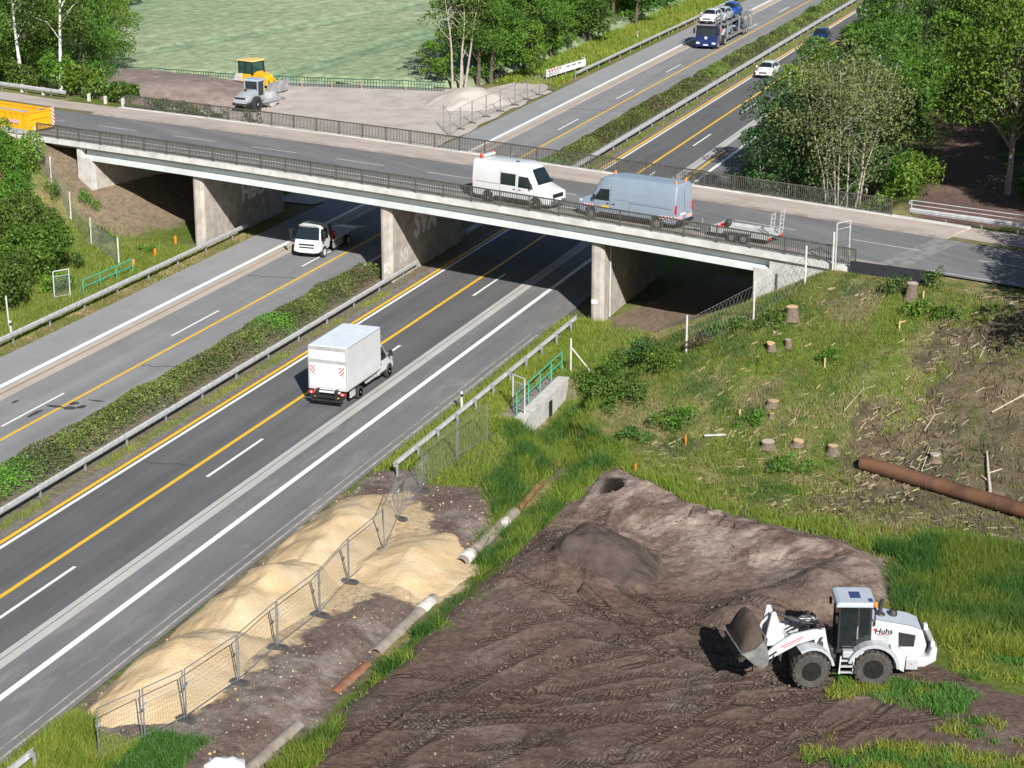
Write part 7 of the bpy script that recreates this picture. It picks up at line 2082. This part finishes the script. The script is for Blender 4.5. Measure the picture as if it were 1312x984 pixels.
def slope_grass():
    x, y, rng = scatter(-37, 0, 83, 118, 34, 1)
    s, n = sn(x, y)
    dirt = pside(x, y, DIRT) + (fbm(x, y, 1.6, 4, 3) - .5) * 2.4 > .1; onroad = ((s > 28) & (n > -7.6)) | ((n > -6.9) & (s < 30))
    under = (n > -6.2)
    cl = sstep(-.5, 1.2, pside(x, y, CLEARED) + (fbm(x, y, 2, 4, 2) - .5) * 9)
    patch = fbm(x, y, 3.2, 4, 71)
    keep = ~dirt & ~onroad & ~under & (rng.random(len(x)) > cl * .72) & (rng.random(len(x)) < .35 + 1.1 * patch) & ((pdist(x, y, DITCH) > .5) | (y > 92.5)) & (pside(x, y, SHOULDER_DIRT) < .1) & ~((x < -33.75) & (y > 96.0) & (y < 104.4))
    x, y = x[keep], y[keep]
    t = fbm(x, y, 5, 4, 1) * .6 + fbm(x, y, 1.6, 4, 2) * .4; low = 1 - sstep(0, 2.2, hgt(x, y)); t2 = fbm(x, y, 2.6, 4, 77)
    c = mixc(COL_, CDR * .9, sstep(.44, .60, t)); c = mixc(c, CG, sstep(.50, .66, t2) * .85); c = mixc(c, CGD, sstep(.58, .72, fbm(x, y, 1.9, 4, 78)) * .8)
    verge = (x < -32.5) * 1.0; c = mixc(c, CG * 1.15, verge * .8); toe = np.exp(-(np.clip(-pside(x, y, DIRT), 0, 9) / 1.9) ** 2) * (y > 84.5); c = mixc(c, CG * 1.15, toe * .85)
    h = .22 + .22 * t2 + .18 * verge + .35 * toe
    blades('slope_grass', 'mixed dry and green grass covering the right slope', x, y, h * .72, .030, c, .7, 1, 8)


slope_grass()


def tall_grass():
    X, Y, Hs, Cs = [], [], [], []
    rng = np.random.default_rng(8)
    # ditch banks
    x, y, r = scatter(-34.2, -27, 80, 105, 60, 9); d = pdist(x, y, DITCH); k = ((d > .45) | (y > 92.5)) & (d < 2.6 + (fbm(x, y, 3, 3, 5) - .5) * 2) & (pside(x, y, DIRT) < -.05) & (pside(x, y, SHOULDER_DIRT) < -.1) & ~((x < -33.3) & (y > 95.5)) & (r.random(len(x)) < np.where(y > 95.5, .35, 1))
    X.append(x[k]); Y.append(y[k]); Hs.append(np.full(k.sum(), .7)); Cs.append(mixc(CG, CGD, sstep(.4, .6, fbm(x[k], y[k], 1.4, 3, 6))))
    # strip between ditch pipe and soil field
    x, y, r = scatter(-30.2, -27.6, 56, 84, 90, 10); w = fbm(x * .8, y, 4.0, 3, 15); k = (np.abs(x + 29.0 + .5 * (vnoise(y, y * 0, 5, 2) - .5)) < .9 * sstep(.38, .56, w) + .02)
    X.append(x[k]); Y.append(y[k]); Hs.append(np.full(k.sum(), .6)); Cs.append(mixc(CG, CGD, sstep(.4, .6, fbm(x[k], y[k], 1.2, 3, 6))))
    # lower left clump
    x, y, r = scatter(-38.2, -34.6, 50, 59.0, 110, 11); k = (y < 58.6 + (x + 38.2) * -.25 + (vnoise(x, y, 1.2, 5) - .5) * 1.2); X.append(x[k]); Y.append(y[k]); Hs.append(np.full(k.sum(), .5)); Cs.append(mixc(CG, CGY, sstep(.38, .6, fbm(x[k], y[k], 1.0, 3, 3))))
    x, y, r = scatter(-34.6, -32.3, 50, 58.4, 90, 12); k = vnoise(x, y, 2, 8) > .35; X.append(x[k]); Y.append(y[k]); Hs.append(np.full(k.sum(), .4)); Cs.append(np.tile(CGD * 1.2, (k.sum(), 1)))
    # right hand meadow: dark lush reeds, then yellow green tongues on the soil
    x, y, r = scatter(-14.5, 1, 75.4, 87.6, 70, 13); f = fbm(x, y, 3, 4, 31); k = (pside(x, y, DIRT) < -.1 + (f - .5) * 1.5) & (y < 86.8 + (f - .5) * 3) & (f > .33); X.append(x[k]); Y.append(y[k]); Hs.append(np.full(k.sum(), .75)); yel = sstep(79, 76, y[k]); Cs.append(mixc(mixc(CGD * 1.0, CG * .8, sstep(.45, .62, f[k])), CGY, yel * .8))
    x, y, r = scatter(-12.5, 1, 56, 75.6, 75, 14); f = fbm(x * .45 + y * .25, y - x * .1, 2.0, 4, 33); lim = sstep(-12, -7.5, x + (fbm(x, y, 2.5, 3, 3) - .5) * 3); k = ((f > .62 - .12 * lim) | ((pside(x, y, DIRT) < -.15) & (f > .42))) & (r.random(len(x)) < .35 + 3 * (f - .45)) & ~((x < -8.8) & (y > 71.4)); X.append(x[k]); Y.append(y[k]); Hs.append(np.full(k.sum(), .34)); Cs.append(mixc(CGD * 1.6, CGY * .95, sstep(.40, .62, fbm(x[k], y[k], 1.5, 3, 7))))
    x, y = np.concatenate(X), np.concatenate(Y)
    blades('tall_grass', 'tall lush green grass along ditch, verge and field edge', x, y, np.concatenate(Hs) * .85, .036, np.concatenate(Cs), .85, 2, 7)


tall_grass()


def left_grass():
    x, y, rng = scatter(-96, -67.4, 98, 135, 26, 21); s, n = sn(x, y)
    keep = (n < -7.2) & (rng.random(len(x)) < .35 + fbm(x, y, 3, 4, 5)); keep &= ~((s > -31) & (s < -16) & (n > -9.6) & (rng.random(len(x)) < .7))
    x, y = x[keep], y[keep]; t = fbm(x, y, 4, 4, 1) * .6 + fbm(x, y, 1.4, 4, 2) * .4; low = 1 - sstep(0, 1.8, hgt(x, y))
    c = mixc(COL_, CDR * .85, sstep(.42, .6, t)); c = mixc(c, CG * 1.1, np.clip(low + sstep(.52, .68, fbm(x, y, 2.6, 4, 77)), 0, 1) * .8)
    blades('slope_grass', 'grass on the left embankment, dry above and green along the barrier', x, y, .2 + .2 * low + .1 * t, .04, c, .7, 3, 8)
    # verges: left verge beyond the bridge, median strip
    x, y, rng = scatter(-73.5, -67.0, 200, 330, 14, 22); k = rng.random(len(x)) < .9
    blades('verge_grass', 'bright green grass verge left of the motorway beyond the gravel lot', x[k], y[k], np.full(k.sum(), .55), .13, mixc(CG * 1.15, CGY, sstep(.4, .65, fbm(x[k], y[k], 6, 3, 3))), .6, 4, 4)
    x, y, rng = scatter(-51.25, -50.35, 52, 340, 70, 23); k = (rng.random(len(x)) < 1.6 * sstep(.3, .62, fbm(x, y, 2.0, 3, 13)) * np.clip((-50.3 - x) / .55, 0, 1) + .1) & (rng.random(len(x)) < np.where(y > 140, .45, 1)) & ~((y > 118) & (y < 138))
    blades('median_grass', 'short green grass strip between the median barrier and the yellow line', x[k], y[k], np.where(y[k] > 140, .3, .2), .05, mixc(CG, CGY, sstep(.4, .62, fbm(x[k], y[k], 2, 3, 4))), .7, 5, 4)
    x, y, rng = scatter(-67.3, -65.75, 84, 130, 40, 24); k = rng.random(len(x)) < .5 + .5 * (x < -66.5)
    blades('verge_grass', 'dry tufts of grass in front of the left crash barrier', x[k], y[k], np.full(k.sum(), .16), .05, mixc(CDR, COL_, sstep(.4, .6, fbm(x[k], y[k], 2, 3, 4))), .8, 6, 4)
    x, y, rng = scatter(-38.4, -35.2, 86, 116, 60, 25); k = (pside(x, y, SHOULDER_DIRT) < -.1) & (rng.random(len(x)) < sstep(-38.5, -37.4, x) + .15)
    blades('verge_grass', 'bright green verge grass around the right crash barrier', x[k], y[k], np.full(k.sum(), .34), .034, mixc(CG * 1.15, CGY, sstep(.4, .62, fbm(x[k], y[k], 2, 3, 4))), .7, 7, 5)


left_grass()

# ---------------------------------------------------------------- light and camera
w = bpy.data.worlds.new('World'); SC.world = w; w.use_nodes = True
wn, wl = w.node_tree.nodes, w.node_tree.links
SUN_EL, SUN_HEAD = R(32), R(34.5)      # shadows run this far left of the motorway direction
sky = wn.new('ShaderNodeTexSky'); sky.sky_type = 'NISHITA'; sky.sun_disc = False
sx, sy = math.sin(SUN_HEAD), -math.cos(SUN_HEAD)      # towards the sun
sky.sun_elevation = SUN_EL; sky.sun_rotation = math.atan2(sx, sy); sky.altitude = 60; sky.air_density = 1.0; sky.dust_density = .6
wl.new(sky.outputs['Color'], wn['Background'].inputs['Color']); wn['Background'].inputs['Strength'].default_value = .05
sl_ = bpy.data.lights.new('sun', 'SUN'); sl_.energy = 5.0; sl_.angle = R(.5); sl_.color = (1, .965, .91)
so = bpy.data.objects.new('sun', sl_); COL.objects.link(so)
d = Vector((-sx * math.cos(SUN_EL), -sy * math.cos(SUN_EL), -math.sin(SUN_EL)))
so.rotation_euler = d.to_track_quat('-Z', 'Y').to_euler(); so.location = (0, 0, 60)
cd = bpy.data.cameras.new('camera'); cam = bpy.data.objects.new('camera', cd); COL.objects.link(cam)
cd.sensor_width = 36; cd.sensor_fit = 'HORIZONTAL'; cd.lens = 36 * 2653 / 1312; cd.clip_end = 4000; cd.clip_start = 1
cam.location = (0, 0, CAM_H); cam.rotation_euler = (R(90 - 17.2937), 0, R(19.7569))
SC.camera = cam
SC.view_settings.view_transform = 'Standard'; SC.view_settings.look = 'None'; SC.view_settings.exposure = 0.6; SC.view_settings.gamma = 1
SC.cycles.max_bounces = 5; SC.cycles.diffuse_bounces = 2; SC.cycles.glossy_bounces = 2; SC.cycles.transparent_max_bounces = 12
try: SC.cycles.use_denoising = True
except Exception: pass
